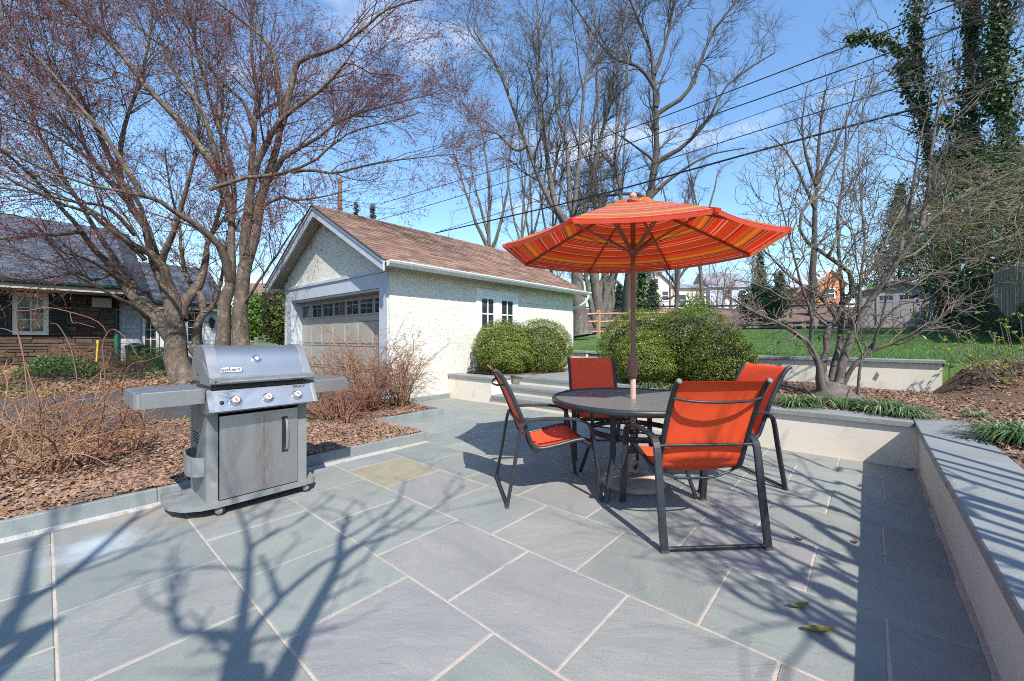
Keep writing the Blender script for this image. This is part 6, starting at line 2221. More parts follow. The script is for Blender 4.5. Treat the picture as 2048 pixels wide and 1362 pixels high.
# strappy liriope tufts along the coping
MT['strap'] = leafmat('strappy_leaf', (0.045, 0.10, 0.03), (0.115, 0.185, 0.06), 0.25, 0.35, (0.42, 0.42, 0.26))
def strap_tuft(label, c, r, h, n, group=None):
    t = thing('liriope_clump', label, 'plant', (c[0], c[1], c[2]), group)
    a = RNG.uniform(0, 6.28, n)
    p0 = np.stack([c[0] + np.cos(a) * r * 0.35 * RNG.random(n) ** .5, c[1] + np.sin(a) * r * 0.35 * RNG.random(n) ** .5, np.full(n, c[2])], 1)
    a2 = a + RNG.normal(size=n) * 0.6
    L = RNG.uniform(0.6, 1.25, n) * r
    H = RNG.uniform(0.4, 1.1, n) * h
    out = np.stack([np.cos(a2), np.sin(a2), np.zeros(n)], 1)
    sd = np.stack([-np.sin(a2), np.cos(a2), np.zeros(n)], 1)
    w = RNG.uniform(0.004, 0.0075, n)
    vs = []
    for s, zz_, ww in ((0, 0, 1), (0.3, 0.75, 1), (0.65, 1.0, 0.85), (0.9, 0.72, 0.55), (1.08, 0.30, 0.05)):
        m = p0 + out * (L * s)[:, None] + np.array([0, 0, 1.0]) * (H * zz_)[:, None]
        vs += [m + sd * (w * ww)[:, None], m - sd * (w * ww)[:, None]]
    V = np.stack(vs, 1).reshape(-1, 3)
    Q = np.array([(2 * i, 2 * i + 1, 2 * i + 3, 2 * i + 2) for i in range(4)])
    put('blades', V, [(np.arange(n)[:, None, None] * 10 + Q).reshape(-1, 4)], MT['strap'], t)
    return t
for i, (lab, x, y, r) in enumerate((
    ('strappy green liriope tuft behind the chair at the right of the table', 1590, 812, 0.26),
    ('strappy green liriope tuft between the magnolia stems and the coping', 1635, 810, 0.26),
    ('strappy green liriope tuft right under the magnolia trunk', 1690, 815, 0.24),
    ('strappy green liriope tuft at the bend of the coping, largest of the row', 1765, 825, 0.30),
    ('strappy green liriope tuft last in the row, by the wall corner', 1815, 832, 0.24),
    ('small strappy tuft alone in the wood chips', 1955, 832, 0.14),
    ('big strappy liriope clump at the right edge beside the wide coping', 2015, 880, 0.30),
    ('strappy liriope clump half cut by the right edge of the picture', 2075, 890, 0.30),
    ('strappy tuft at the foot of the big boxwood beside the pole', 1300, 776, 0.26),
    ('strappy tuft under the big boxwood, behind the nearest chair', 1352, 782, 0.24))):
    p = gpt(x, y, 0.45)
    strap_tuft(lab, (p.x, p.y, 0.44), r * 0.86, r * 0.45, 190 if r > .2 else 50)

# twiggy reddish shrubs in the mulch bed
MT['redtwig'] = mat('red_brown_twig', (0.24, 0.10, 0.06), (0.16, 0.07, 0.045), 3, 0.7)
MT['tantwig'] = mat('tan_twig', (0.32, 0.185, 0.10), (0.22, 0.115, 0.06), 3, 0.75)
def twig_shrub(label, base, h, w, n, m, seed_up=0.9, twigs=6.0, fine=2.4, rad0=0.009, arch=-0.06, buds=True, group='leafless twiggy shrubs in the mulch bed'):
    t = thing('bare_shrub', label, 'shrub', base, group)
    k = 8
    a = RNG.uniform(0, 6.28, n)
    d = unit(np.stack([np.cos(a) * RNG.uniform(0.05, w / h, n), np.sin(a) * RNG.uniform(0.05, w / h, n), np.full(n, seed_up)], 1))
    p = np.array(base) + np.stack([np.cos(a), np.sin(a), np.zeros(n)], 1) * RNG.uniform(0, 0.12, n)[:, None]
    P = np.empty((n, k, 3))
    P[:, 0] = p
    L = RNG.uniform(0.6, 1.15, n) * h
    for i in range(1, k):
        d = d + RNG.normal(size=(n, 3)) * 0.14
        d[:, 2] += arch * i * 0.6
        d = unit(d)
        P[:, i] = P[:, i - 1] + d * (L / (k - 1))[:, None]
    R = np.linspace(1, 0.3, k)[None, :] * RNG.uniform(0.6, 1.2, n)[:, None] * rad0
    bt = Batch()
    bt.tubes(P, R, 5)
    bt.build('stems', m, t)
    a1 = grow(P, R, per=twigs, length=(0.18, 0.5) if h > 0.7 else (0.1, 0.3), ang=(30, 75), up=0.1, bend=0.25, grav=-0.03, k=6, rmul=0.6, rmax=0.0045, rtip=0.0018, t0=0.2)
    a2 = grow(a1[0], a1[1], per=fine, length=(0.06, 0.22), ang=(30, 75), up=0.05, bend=0.25, k=4, rmul=0.7, rmax=0.0026, rtip=0.0014, t0=0.15)
    bb = Batch()
    bb.tubes(*a1, 4)
    bb.tubes(*a2, 3)
    bb.build('twigs', m, t)
    if buds:
        idx = np.repeat(np.arange(len(a2[0])), 2)
        c_, d_, _ = along(a2[0], a2[1], idx, RNG.random(len(idx)))
        V, T = spindles(c_, unit(d_ + RNG.normal(size=d_.shape) * 0.7), RNG.uniform(0.005, 0.012, len(c_)), np.full(len(c_), 0.0022))
        q = Batch()
        q.tris(V, T)
        q.build('buds', MT['bud_o'], t, False)
    return t
for lab, x, y, h, w, n, m in (
    ('dense red-brown leafless shrub before the garage door, tallest of the group', 735, 822, 1.45, 1.0, 60, MT['redtwig']),
    ('orange-brown leafless shrub just right of the grill lid', 660, 836, 1.3, 0.8, 48, MT['tantwig']),
    ('reddish leafless shrub against the pale garage side wall', 800, 812, 1.3, 0.85, 46, MT['tantwig']),
    ('thin leafless shrub with dark twisted stems at the kerb behind the grill', 690, 850, 0.85, 0.5, 16, MT['redtwig'])):
    p = gpt(x, y, 0.09)
    twig_shrub(lab, (p.x, p.y, 0.08), h, w, n, m)
for lab, x, y, h, w, n, m in (
    ('low tangle of tan leafless stems at the left edge above the kerb', 20, 960, 0.8, 1.0, 16, MT['tantwig']),
    ('leafless shrub with a thick forked stem left of the grill', 95, 945, 0.85, 0.95, 14, MT['tantwig']),
    ('leafless shrub of arching red stems in the middle of the left bed', 175, 925, 0.85, 0.95, 14, MT['redtwig']),
    ('leafless shrub of wiry tan stems beside the left side table of the grill', 260, 905, 0.65, 0.5, 16, MT['tantwig']),
    ('rust-coloured leafless shrub at the back of the left bed by the driveway', 60, 880, 0.95, 1.2, 22, MT['tantwig']),
    ('rust-coloured leafless shrub behind the arching red stems', 165, 868, 0.85, 1.1, 20, MT['tantwig']),
    ('rust-coloured leafless shrub at the far left corner of the bed', -40, 900, 0.95, 1.1, 22, MT['tantwig'])):
    p = gpt(x, y, 0.09)
    twig_shrub(lab, (p.x, p.y, 0.08), h, w, n, m, twigs=5.0, fine=2.0)
for lab, x, y, D in (
    ('rust-brown tangle of twigs beyond the driveway at the far left', 40, 725, 13.0),
    ('rust-brown tangle of twigs beyond the driveway, before the stone wall', 150, 722, 13.4),
    ('rust-brown tangle of twigs before the white door of the house', 250, 730, 12.8),
    ('rust-brown tangle of twigs left of the driveway end', -60, 735, 12.0)):
    p = at(x, y, D)
    twig_shrub(lab, (p.x, p.y, terrain(p.x, p.y) + 0.04), 0.95, 1.5, 42, MT['tantwig'], twigs=6.0, fine=2.5, group='rust-brown thickets beyond the driveway')
# a few long arching canes
MT['cane'] = mat('dull_red_cane', (0.20, 0.085, 0.06), (0.13, 0.06, 0.045), 5, 0.6)
CN = thing('arching_canes', 'long arching red canes leaning before the stone house at the left', 'shrub', tuple(gpt(100, 950, 0.09)))
P, R = limb_set([
    ([(110, 960, 4.2), (90, 850, 4.3), (55, 740, 4.4), (38, 680, 4.4), (32, 618, 4.4), (48, 594, 4.4)], 5, 2.5),
    ([(34, 622, 4.4), (60, 621, 4.4), (95, 615, 4.5), (140, 624, 4.6), (190, 640, 4.7), (212, 662, 4.7), (205, 685, 4.7)], 3.2, 2.4),
    ([(200, 930, 4.6), (210, 760, 4.7), (205, 690, 4.7), (225, 658, 4.8), (255, 680, 4.8), (275, 712, 4.8)], 4, 2),
    ([(70, 950, 4.0), (45, 700, 4.2), (20, 662, 4.2), (-20, 655, 4.2)], 4, 2),
    ([(95, 615, 4.5), (75, 640, 4.5), (80, 655, 4.5)], 2, 1.5),
    ([(140, 624, 4.6), (145, 645, 4.6), (158, 646, 4.6), (190, 655, 4.6)], 2, 1.5),
    ([(170, 940, 4.5), (150, 730, 4.6), (120, 655, 4.6), (100, 648, 4.6)], 3, 1.5),
    ([(240, 900, 5), (250, 745, 5.1), (300, 720, 5.2), (345, 700, 5.3)], 3, 1.5)], 4.4, 14, 0.75)
bt = Batch()
bt.tubes(P, R, 6)
bt.build('canes', MT['cane'], CN)

# green ground cover before the stone house and along the back of the left bed
MT['cover'] = leafmat('ground_cover_leaf', (0.05, 0.11, 0.02), (0.12, 0.19, 0.035), 0.3, 0.45, (0.22, 0.24, 0.06))
def cover(n, u0, u1, v0, v1, hf, size, hmax, thr, seed):
    rg = np.random.default_rng(seed)
    u, v = rg.uniform(u0, u1, n), rg.uniform(v0, v1, n)
    ph = rg.uniform(0, 6.28, 8)
    den = sum(np.sin(u * (0.7 + i * .35) + v * (1.3 - i * .22) + ph[i]) for i in range(8)) / 3.0
    k = den > thr
    u, v, den = u[k], v[k], den[k]
    z = np.array([hf(a, b_) for a, b_ in zip(u, v)]) + rg.random(len(u)) * hmax * np.clip(den - thr + 0.3, 0, 1)
    C_ = np.stack([u, v, z], 1)
    nn = unit(rg.normal(size=C_.shape) * 0.6 + np.array([-0.2, -0.4, 0.9]))
    return leaves(C_, nn, rg.uniform(size[0], size[1], len(u)), 0.7, 0.2)
bt = Batch()
bt.tris(*cover(30000, -7, 5.5, 15.5, 19.6, lambda u, v: terrain(u, v) + 0.05, (0.05, 0.10), 0.55, 0.05, 5))
bt.tris(*cover(9000, -6, 5.5, 12.8, 15.5, lambda u, v: terrain(u, v) + 0.05, (0.04, 0.08), 0.18, 0.15, 6))
bt.tris(*cover(2500, -5, 2.9, 5.2, 7.5, bed_h, (0.03, 0.06), 0.10, 0.45, 8))
tag(bt.build('ground_cover', MT['cover'], None, False), kind='stuff')
# dry leaves and litter on the bank of the drive
MT['dry'] = leafmat('dry_leaf', (0.22, 0.11, 0.05), (0.34, 0.19, 0.10), 0.2, 0.7, (0.42, 0.30, 0.19))
bt = Batch()
bt.tris(*cover(9000, -6, 5, 12.7, 18.5, lambda u, v: terrain(u, v) + 0.09, (0.05, 0.10), 0.05, -0.6, 12))
bt.tris(*cover(2600, -3, 2.95, 4.1, 7.5, bed_h, (0.025, 0.06), 0.03, -0.3, 14))
bt.tris(*cover(1800, 3.5, 8.5, -4.0, -0.75, upbed_h, (0.025, 0.06), 0.02, -0.3, 15))
bt.tris(*cover(900, 5.7, 8.5, -0.6, 2.5, upbed_h, (0.03, 0.06), 0.03, -0.3, 16))
tag(bt.build('leaf_litter', MT['dry'], None, False), kind='stuff')

# lawn grass blades near enough to read as blades
MT['blade'] = leafmat('grass_blade', (0.045, 0.13, 0.018), (0.10, 0.215, 0.035), 0.35, 0.5, (0.24, 0.27, 0.09))
N = 90000
u = 8.85 + (24 - 8.85) * RNG.random(N) ** 1.8
v = -5.0 + RNG.random(N) * 11.5
z = np.array([terrain(a, b_) for a, b_ in zip(u, v)])
a = RNG.uniform(0, 6.28, N)
h = RNG.uniform(0.03, 0.065, N)
lean = RNG.normal(size=(N, 2)) * 0.45
w = 0.004
B0 = np.stack([u, v, z - 0.005], 1)
sd = np.stack([np.cos(a), np.sin(a), np.zeros(N)], 1) * w
V = np.stack([B0 + sd, B0 - sd, B0 + np.stack([lean[:, 0] * h, lean[:, 1] * h, h], 1)], 1).reshape(-1, 3)
tag(put('grass', V, [np.arange(3 * N).reshape(-1, 3)], MT['blade']), kind='stuff')

# budding shrub at the right edge
BS_ = thing('budding_shrub', 'fan of bare tan stems with yellow-green opening buds at the right edge', 'shrub', tuple(at(2045, 800, 5.2)))
b0 = at(2045, 802, 5.2)
n = 46
k = 7
P = np.empty((n, k, 3))
rt_, fw_ = np.array([CU, -SU, 0]), np.array([SU, CU, 0])
ang = RNG.uniform(-72, 55, n)
d = unit(np.sin(np.radians(ang))[:, None] * rt_ + RNG.uniform(-0.5, 0.5, n)[:, None] * fw_ + np.cos(np.radians(ang))[:, None] * np.array([0, 0, 1.0]) + np.array([0, 0, 0.15]))
L = RNG.uniform(0.55, 1.2, n)
P[:, 0] = np.array(b0[:]) + RNG.normal(size=(n, 3)) * np.array([0.06, 0.06, 0.01])
for i in range(1, k):
    d = unit(d + RNG.normal(size=(n, 3)) * 0.05 + np.array([0, 0, 0.05]))
    P[:, i] = P[:, i - 1] + d * (L / (k - 1))[:, None]
R = np.linspace(0.0075, 0.0035, k)[None, :] * RNG.uniform(0.7, 1.2, n)[:, None]
bt = Batch()
bt.tubes(P, R, 6)
a1 = grow(P, R, per=2.2, length=(0.08, 0.3), ang=(20, 45), up=0.3, bend=0.1, k=4, rmul=0.7, rmax=0.004, rtip=0.0028, t0=0.4)
bt.tubes(*a1, 5)
bt.build('stems', MT['twig_p'], BS_)
MT['bud_y'] = leafmat('opening_bud', (0.20, 0.27, 0.04), (0.36, 0.42, 0.06), 0.4, 0.45)
tips = np.concatenate([P[:, -1], a1[0][:, -1], P[:, 4]])
q = np.repeat(tips, 7, 0) + RNG.normal(size=(len(tips) * 7, 3)) * 0.008
V, T = leaves(q, unit(RNG.normal(size=q.shape)), RNG.uniform(0.018, 0.042, len(q)), 0.6, 0.3, droop=-0.8)
put('buds', V, [T], MT['bud_y'], BS_)
# ------------------------------------------------------------------ right side: fence, shed, ivy trees, evergreens
MT['grayfence'] = mat('weathered_fence_board', (0.22, 0.195, 0.17), (0.14, 0.125, 0.11), 5, 0.9, var=0.22, bmp=0.4, bscale=40, bdist=0.004, aniso=(1, 1, 0.2))
MT['ivy'] = leafmat('ivy_leaf', (0.018, 0.045, 0.012), (0.055, 0.105, 0.025), 0.25, 0.55, (0.10, 0.16, 0.04))
MT['conifer'] = leafmat('conifer_needles', (0.018, 0.042, 0.022), (0.05, 0.085, 0.04), 0.15, 0.5)
MT['shedpaint'] = mat('grey_shed_board', (0.34, 0.32, 0.325), (0.29, 0.275, 0.28), 4, 0.8, var=0.08, bmp=0.2, bscale=50)
MT['shedroof'] = mat('pale_grey_roof', (0.33, 0.33, 0.34), (0.27, 0.27, 0.28), 5, 0.85, bmp=0.5, bscale=30)
FN = thing('board_fence', 'tall weathered grey board fence with ivy climbing its right half', 'fence', (15, -2.7, 1.15))
x = 13.2
pal = []
for q in range(5):
    b = MB()
    h = 1.8
    b.add([(0, -.01, -0.1), (0.135, -.01, -0.1), (0.135, .012, -0.1), (0, .012, -0.1), (0, -.01, h - 0.05), (0.135, -.01, h - 0.05), (0.135, .012, h - .05), (0, .012, h - .05), (0.035, -.01, h), (0.10, -.01, h), (0.10, .012, h), (0.035, .012, h)],
          [(3, 2, 1, 0), (0, 1, 5, 4), (1, 2, 6, 5), (2, 3, 7, 6), (3, 0, 4, 7), (4, 5, 9, 8), (5, 6, 10, 9), (6, 7, 11, 10), (7, 4, 8, 11), (8, 9, 10, 11)])
    me = bpy.data.meshes.new('board')
    me.from_pydata(b.v, [], b.f)
    me.materials.append(MT['grayfence'])
    pal.append(me)
i = 0
while x < 27.5:
    if abs((x - 13.2) % 2.4) < 0.15:
        b = MB()
        b.box((x - 0.05, -2.79, terrain(x, -2.7) - 0.1), (x + 0.06, -2.72, terrain(x, -2.7) + 1.9))
        b.build('post', MT['grayfence'], FN)
    o = link('board', pal[i % 5], FN, (x, -2.68 + random.uniform(-.006, .006), terrain(x, -2.7) + random.uniform(-0.02, 0.03)))
    x += 0.15
    i += 1
for dz in (0.35, 1.5):
    b = MB()
    b.bar((13.2, -2.725, terrain(13.2, -2.7) + dz), (27.5, -2.725, terrain(27.5, -2.7) + dz), 0.04, 0.09)
    b.build('rail', MT['grayfence'], FN)
IV = Batch()
n = 9000
u = RNG.uniform(13.2, 24, n)
hh = RNG.random(n) ** 1.5 * (0.5 + 0.9 * (0.5 + 0.5 * np.sin(u * 1.1)) * np.clip((23 - u) / 7, 0.15, 1))
C_ = np.stack([u, -2.63 + RNG.normal(size=n) * 0.03, np.array([terrain(a, -2.7) for a in u]) + hh], 1)
IV.tris(*leaves(C_, unit(RNG.normal(size=C_.shape) * 0.5 + np.array([-0.2, 1.0, 0.4])), RNG.uniform(0.05, 0.10, n), 0.8, 0.2, droop=0.6))
IV.build('ivy', MT['ivy'], FN, False)

SD = thing('garden_shed', 'grey board garden shed with low gable roof and double doors behind the lawn', 'shed', (27.0, -0.9, 1.72))
b = MB()
z0 = 1.75
su = 27.0
b.prism([(-2.45, z0), (0.42, z0), (0.42, z0 + 1.72), (-1.0, z0 + 2.2), (-2.45, z0 + 1.72)], su + 0.02, su + 2.6, 0)
b.build('wall', MT['shedpaint'], SD)
v = -2.45
while v < 0.40:
    if not (-1.75 < v < -0.30):
        b = MB()
        zt = z0 + 1.70 + (0.48 * (1 - abs(v + 0.98) / 1.43))
        b.box((su - 0.002, v + 0.003, z0), (su + 0.018, v + 0.137, zt - 0.02))
        b.build('board', MT['shedpaint'], SD)
    v += 0.14
for v0, v1 in ((-1.74, -1.04), (-1.03, -0.33)):
    b = MB()
    b.box((su - 0.03, v0, z0 + 0.02), (su + 0.015, v1, z0 + 1.62))
    d = b.build('door', MT['shedpaint'], SD)
    b = MB()
    for a_, c_ in (((v0, z0 + .02), (v0 + .09, z0 + 1.62)), ((v1 - .09, z0 + .02), (v1, z0 + 1.62)), ((v0 + .09, z0 + 1.24), (v1 - .09, z0 + 1.31)), ((v0 + .09, z0 + 1.54), (v1 - .09, z0 + 1.62)), ((v0 + .09, z0 + .02), (v1 - .09, z0 + .12))): b.box((su - 0.045, a_[0], a_[1]), (su - 0.031, c_[0], c_[1]))
    b.build('door_frame', MT['shedpaint'], d)
    b = MB()
    for q in range(3): b.box((su - 0.035, v0 + .12 + q * .16, z0 + 1.33), (su - 0.032, v0 + .25 + q * .16, z0 + 1.52))
    b.build('pane', MT['glass'], d)
b = MB()
b.box((su - 0.004, -0.30, z0), (su + 0.017, 0.40, z0 + 1.70))
b.build('side_board', MT['shedpaint'], SD)
for s in (-1, 1):
    b = MB()
    e = -1.0 + s * 1.62
    b.prism([(-1.0, z0 + 2.22), (e, z0 + 1.66), (e, z0 + 1.72), (-1.0, z0 + 2.28)], su - 0.22, su + 2.75, 0)
    b.build('roof', MT['shedroof'], SD)
b = MB()
b.box((su - 0.5, -2.6, z0 - 0.14), (su - 0.01, 0.6, z0 + 0.0))
b.build('sill', MT['grayfence'], SD)

# rubble edge at the back of the lawn
MT['rubble'] = mat('grey_brown_rubble', (0.24, 0.21, 0.17), (0.15, 0.13, 0.10), 4, 0.95, var=0.3, bmp=0.6, bscale=14, bdist=0.03)
RW = thing('rubble_wall', 'low tumbled rubble edging along the back of the lawn below the railway bank', 'wall', (26.4, 5, 1.7))
me_p = []
for q in range(6):
    b = MB()
    rr = random.Random(q)
    ring = []
    for z_, m_ in ((-0.5, 0.7), (0.0, 1.0), (0.42, 0.75)):
        for j in range(7):
            g = 2 * math.pi * j / 7
            ring.append((math.cos(g) * m_ * rr.uniform(.8, 1.15), math.sin(g) * m_ * rr.uniform(.8, 1.15), z_ * rr.uniform(.8, 1.1)))
    fs = [tuple(range(6, -1, -1)), tuple(range(14, 21))] + [(i * 7 + j, i * 7 + (j + 1) % 7, i * 7 + 7 + (j + 1) % 7, i * 7 + 7 + j) for i in range(2) for j in range(7)]
    b.add(ring, fs)
    me = bpy.data.meshes.new('stone')
    me.from_pydata(b.v, [], b.f)
    me.materials.append(MT['rubble'])
    me_p.append(me)
v = 0.8
while v < 16:
    for lay in range(2):
        o = link('stone', random.choice(me_p), RW, (26.4 + random.uniform(-.2, .2) + lay * 0.25, v + random.uniform(-.1, .1), terrain(26.4, v) + 0.08 + lay * 0.26))
        o.scale = (random.uniform(.2, .4), random.uniform(.2, .42), random.uniform(.14, .26))
        o.rotation_euler = (0, 0, random.uniform(0, 6.28))
    v += random.uniform(0.35, 0.6)

# rail line on the bank
RL = thing('railway_rail', 'dark steel rail running along the top of the brown bank', 'rail', tuple(at(1400, 602, 37)))
b = MB()
b.tube([Vector((36.9, -20, terrain(37, -20) + 0.22)), Vector((36.9, 2, terrain(37, 2) + 0.22)), Vector((36.9, 20, terrain(37, 20) + 0.22)), Vector((36.9, 40, terrain(37, 40) + 0.22))], 0.08, 6)
b.build('rail_head', MT['edge'], RL)

# ivy-clad trees
def ivy_tree(label, specs, D0, n, spread, levels, mass=()):
    P, R = limb_set(specs, D0, 16)
    P = wobble(P, R, 0.2)
    t = thing('ivy_clad_tree', label, 'tree', tuple(P[0, 0]))
    bt = Batch()
    bt.tubes(P, R, 8)
    bt.build('trunk', MT['bark_d'], t)
    cur = (P, R)
    bb = Batch()
    for lv in levels:
        cur = grow(cur[0], cur[1], **lv)
        bb.tubes(cur[0], cur[1], 3)
    bb.build('crown', MT['twig_g'], t)
    ln = np.linalg.norm(np.diff(P, axis=1), axis=2).sum(1)
    idx = RNG.choice(len(P), n, p=ln / ln.sum())
    tt = RNG.random(n)
    c_, d_, r_ = along(P, R, idx, tt)
    cl = 0.55 + 0.45 * np.sin(tt * 23 + idx * 2.1) + 0.3 * np.sin(tt * 51 + idx)
    off = unit(RNG.normal(size=(n, 3)))
    sp = np.array(spread)[idx] * (1 - 0.35 * tt) * np.clip(cl, 0.15, 1.2)
    C_ = c_ + off * (r_ + sp * RNG.random(n) ** 0.6)[:, None]
    nn = unit(off + RNG.normal(size=(n, 3)) * 0.5 + np.array([-.1, -.2, 0.4]))
    for (c, r, sq, m) in mass:
        p, q, s = blob_leaves(c, r, m, (0.1, 0.2), sq, 0.3, int(c[0] * 13) % 1000, 0.35)
        C_ = np.concatenate([C_, p])
        nn = np.concatenate([nn, q])
    q = Batch()
    q.tris(*leaves(C_, nn, RNG.uniform(0.08, 0.17, len(C_)), 0.85, 0.2, droop=0.5))
    q.build('ivy', MT['ivy'], t, False)
    return t
IVT = [dict(per=-2.2, length=(1.2, 4.0), ang=(30, 75), up=0.25, bend=0.22, k=7, rmul=0.4, rmax=0.03, rtip=0.006, t0=0.35),
       dict(per=8.0, length=(0.5, 1.5), ang=(25, 60), up=0.1, bend=0.22, k=4, rmul=0.6, rmax=0.012, rtip=0.005, t0=0.2),
       dict(per=5.0, length=(0.25, 0.7), ang=(25, 60), up=0.1, bend=0.22, k=2, rmul=0.7, rmax=0.008, rtip=0.004, t0=0.2)]
ivy_tree('ivy-covered tree at the upper right with a dark ivy limb reaching left', [
    ([(1890, 650, 17), (1880, 520, 17), (1868, 400, 17), (1855, 280, 17), (1838, 150, 17), (1832, 60, 17), (1830, -60, 17)], 20, 9),
    ([(1845, 190), (1815, 120), (1780, 85), (1735, 75), (1695, 78)], 9, 5),
    ([(1852, 260), (1815, 180), (1800, 130)], 7, 5)], 17, 7000, (0.7, 0.55, 0.5), IVT)
ivy_tree('ivy-covered tree second from the right edge, bare above', [
    ([(1975, 650, 15.5), (1965, 500, 15.5), (1955, 400, 15.5), (1945, 250, 15.5), (1942, 120, 15.5), (1945, 20, 15.5), (1945, -80, 15.5)], 24, 10),
    ([(1950, 330), (1925, 280), (1905, 250), (1890, 235)], 9, 5)], 15.5, 8000, (0.85, 0.9), IVT, [(tuple(at(1925, 330, 15.6)), 0.9, (1.0, 1.0, 1.1), 2600)])
ivy_tree('thick ivy-covered tree at the right edge', [
    ([(2050, 650, 14.5), (2040, 500, 14.5), (2028, 400, 14.5), (2012, 250, 14.5), (2000, 120, 14.5), (2004, 20, 14.5), (2012, -80, 14.5)], 26, 12),
    ([(2012, 240), (1990, 190), (1985, 140), (1990, 80), (1988, 20)], 10, 6),
    ([(2030, 420), (2000, 340), (1975, 300)], 10, 5)], 14.5, 8500, (0.9, 0.6, 0.8), IVT, [(tuple(at(2010, 350, 14.6)), 1.1, (1.0, 1.0, 1.2), 3200)])
# brown-green thicket above the fence
def thicket(label, c, n, L, tone, leafn):
    t = thing('tangled_thicket', label, 'shrub', c)
    k = 9
    d = unit(RNG.normal(size=(n, 3)) * np.array([1, 1, 0.35]) + np.array([0, 0, 0.45]))
    P = np.empty((n, k, 3))
    P[:, 0] = np.array(c) + RNG.normal(size=(n, 3)) * np.array([0.9, 0.5, 0.35])
    ll = RNG.uniform(0.6, 1.2, n) * L
    for i in range(1, k):
        d = d + RNG.normal(size=(n, 3)) * 0.2
        d[:, 2] -= 0.07
        d = unit(d)
        P[:, i] = P[:, i - 1] + d * (ll / (k - 1))[:, None]
    R = np.linspace(0.011, 0.004, k)[None, :] * RNG.uniform(0.6, 1.2, n)[:, None]
    a1 = grow(P, R, per=9, length=(0.4, 1.0), ang=(25, 65), up=-0.05, bend=0.2, grav=-0.04, k=6, rmul=0.5, rmax=0.005, rtip=0.0025, t0=0.2)
    a2 = grow(a1[0], a1[1], per=3, length=(0.15, 0.45), ang=(25, 65), up=0.0, bend=0.2, k=3, rmul=0.6, rmax=0.003, rtip=0.002, t0=0.2)
    bt = Batch()
    bt.tubes(P, R, 5)
    bt.build('stems', tone, t)
    bt = Batch()
    bt.tubes(*a1, 3)
    bt.tubes(*a2, 3)
    bt.build('twigs', tone, t)
    idx = RNG.integers(0, len(a2[0]), leafn)
    c_, d_, _ = along(a2[0], a2[1], idx, RNG.random(leafn))
    q = Batch()
    q.tris(*leaves(c_, unit(RNG.normal(size=c_.shape) + np.array([0, 0, .5])), RNG.uniform(0.015, 0.035, leafn), 0.6, 0.2))
    q.build('leaves', MT['cover'], t, False)
MT['olive'] = mat('olive_twig', (0.20, 0.165, 0.09), (0.14, 0.105, 0.06), 3, 0.8)
thicket('tangled olive-brown thicket hanging over the board fence at the right edge', tuple(at(2040, 430, 9.5)), 90, 2.4, MT['olive'], 5000)
thicket('tangled olive-brown thicket behind the magnolia, over the shed end of the fence', tuple(at(1930, 460, 12.5)), 80, 2.4, MT['olive'], 4500)

def conifer(label, x, D, ytop, ybot, w, n, seed):
    rg = np.random.default_rng(seed)
    top, bot = at(x, ytop, D), at(x, ybot, D)
    H_ = top.z - bot.z
    t = thing('evergreen_tree', label, 'tree', tuple(bot))
    b = MB()
    b.tube([tuple(bot), tuple(bot.lerp(top, 0.5)), tuple(bot.lerp(top, 0.97))], [0.16, 0.09, 0.02], 7)
    b.build('trunk', MT['bark_d'], t)
    f = rg.random(n) ** 0.75
    wr = (w * D / F / 2)
    r = wr * (f * 0.95 + 0.05) * (0.72 + 0.28 * np.sin(f * 26 + seed)) * (0.35 + 0.65 * rg.random(n) ** 0.5)
    a = rg.uniform(0, 6.28, n)
    r *= 0.8 + 0.3 * np.sin(a * 5 + f * 14 + seed)
    C_ = np.stack([top.x + np.cos(a) * r, top.y + np.sin(a) * r, top.z - f * H_ - 0.25 * r + rg.normal(size=n) * 0.05], 1)
    out = np.stack([np.cos(a), np.sin(a), np.full(n, 0.5)], 1)
    q = Batch()
    q.tris(*leaves(C_, unit(out + rg.normal(size=(n, 3)) * 0.6), rg.uniform(0.16, 0.34, n) * D / 30, 0.32, 0.2, droop=0.3))
    q.build('foliage', MT['conifer'], t, False)
for a_ in (
    ('dark spreading evergreen behind the shed, left of the fence', 1800, 30, 365, 640, 290, 11000, 3),
    ('dark evergreen right of the shed, in front of the ivy trees', 1895, 26, 400, 650, 200, 7000, 4),
    ('dark evergreen bush on the bank left of the orange gable', 1560, 34, 545, 650, 120, 3600, 5),
    ('taller pale green evergreen on the bank behind the magnolia', 1520, 38, 505, 620, 75, 2600, 6),
    ('small evergreen on the bank beside the ivy trunk behind the pole', 1305, 36, 560, 615, 60, 1800, 7),
    ('small evergreen bush on the bank left of the umbrella pole', 1238, 36, 570, 615, 50, 1600, 8),
    ('evergreen tip showing above the garage roof, left of two', 712, 33, 402, 640, 60, 2600, 9),
    ('evergreen tip showing above the garage roof, right of two', 745, 34, 408, 640, 66, 2600, 10)): conifer(*a_)
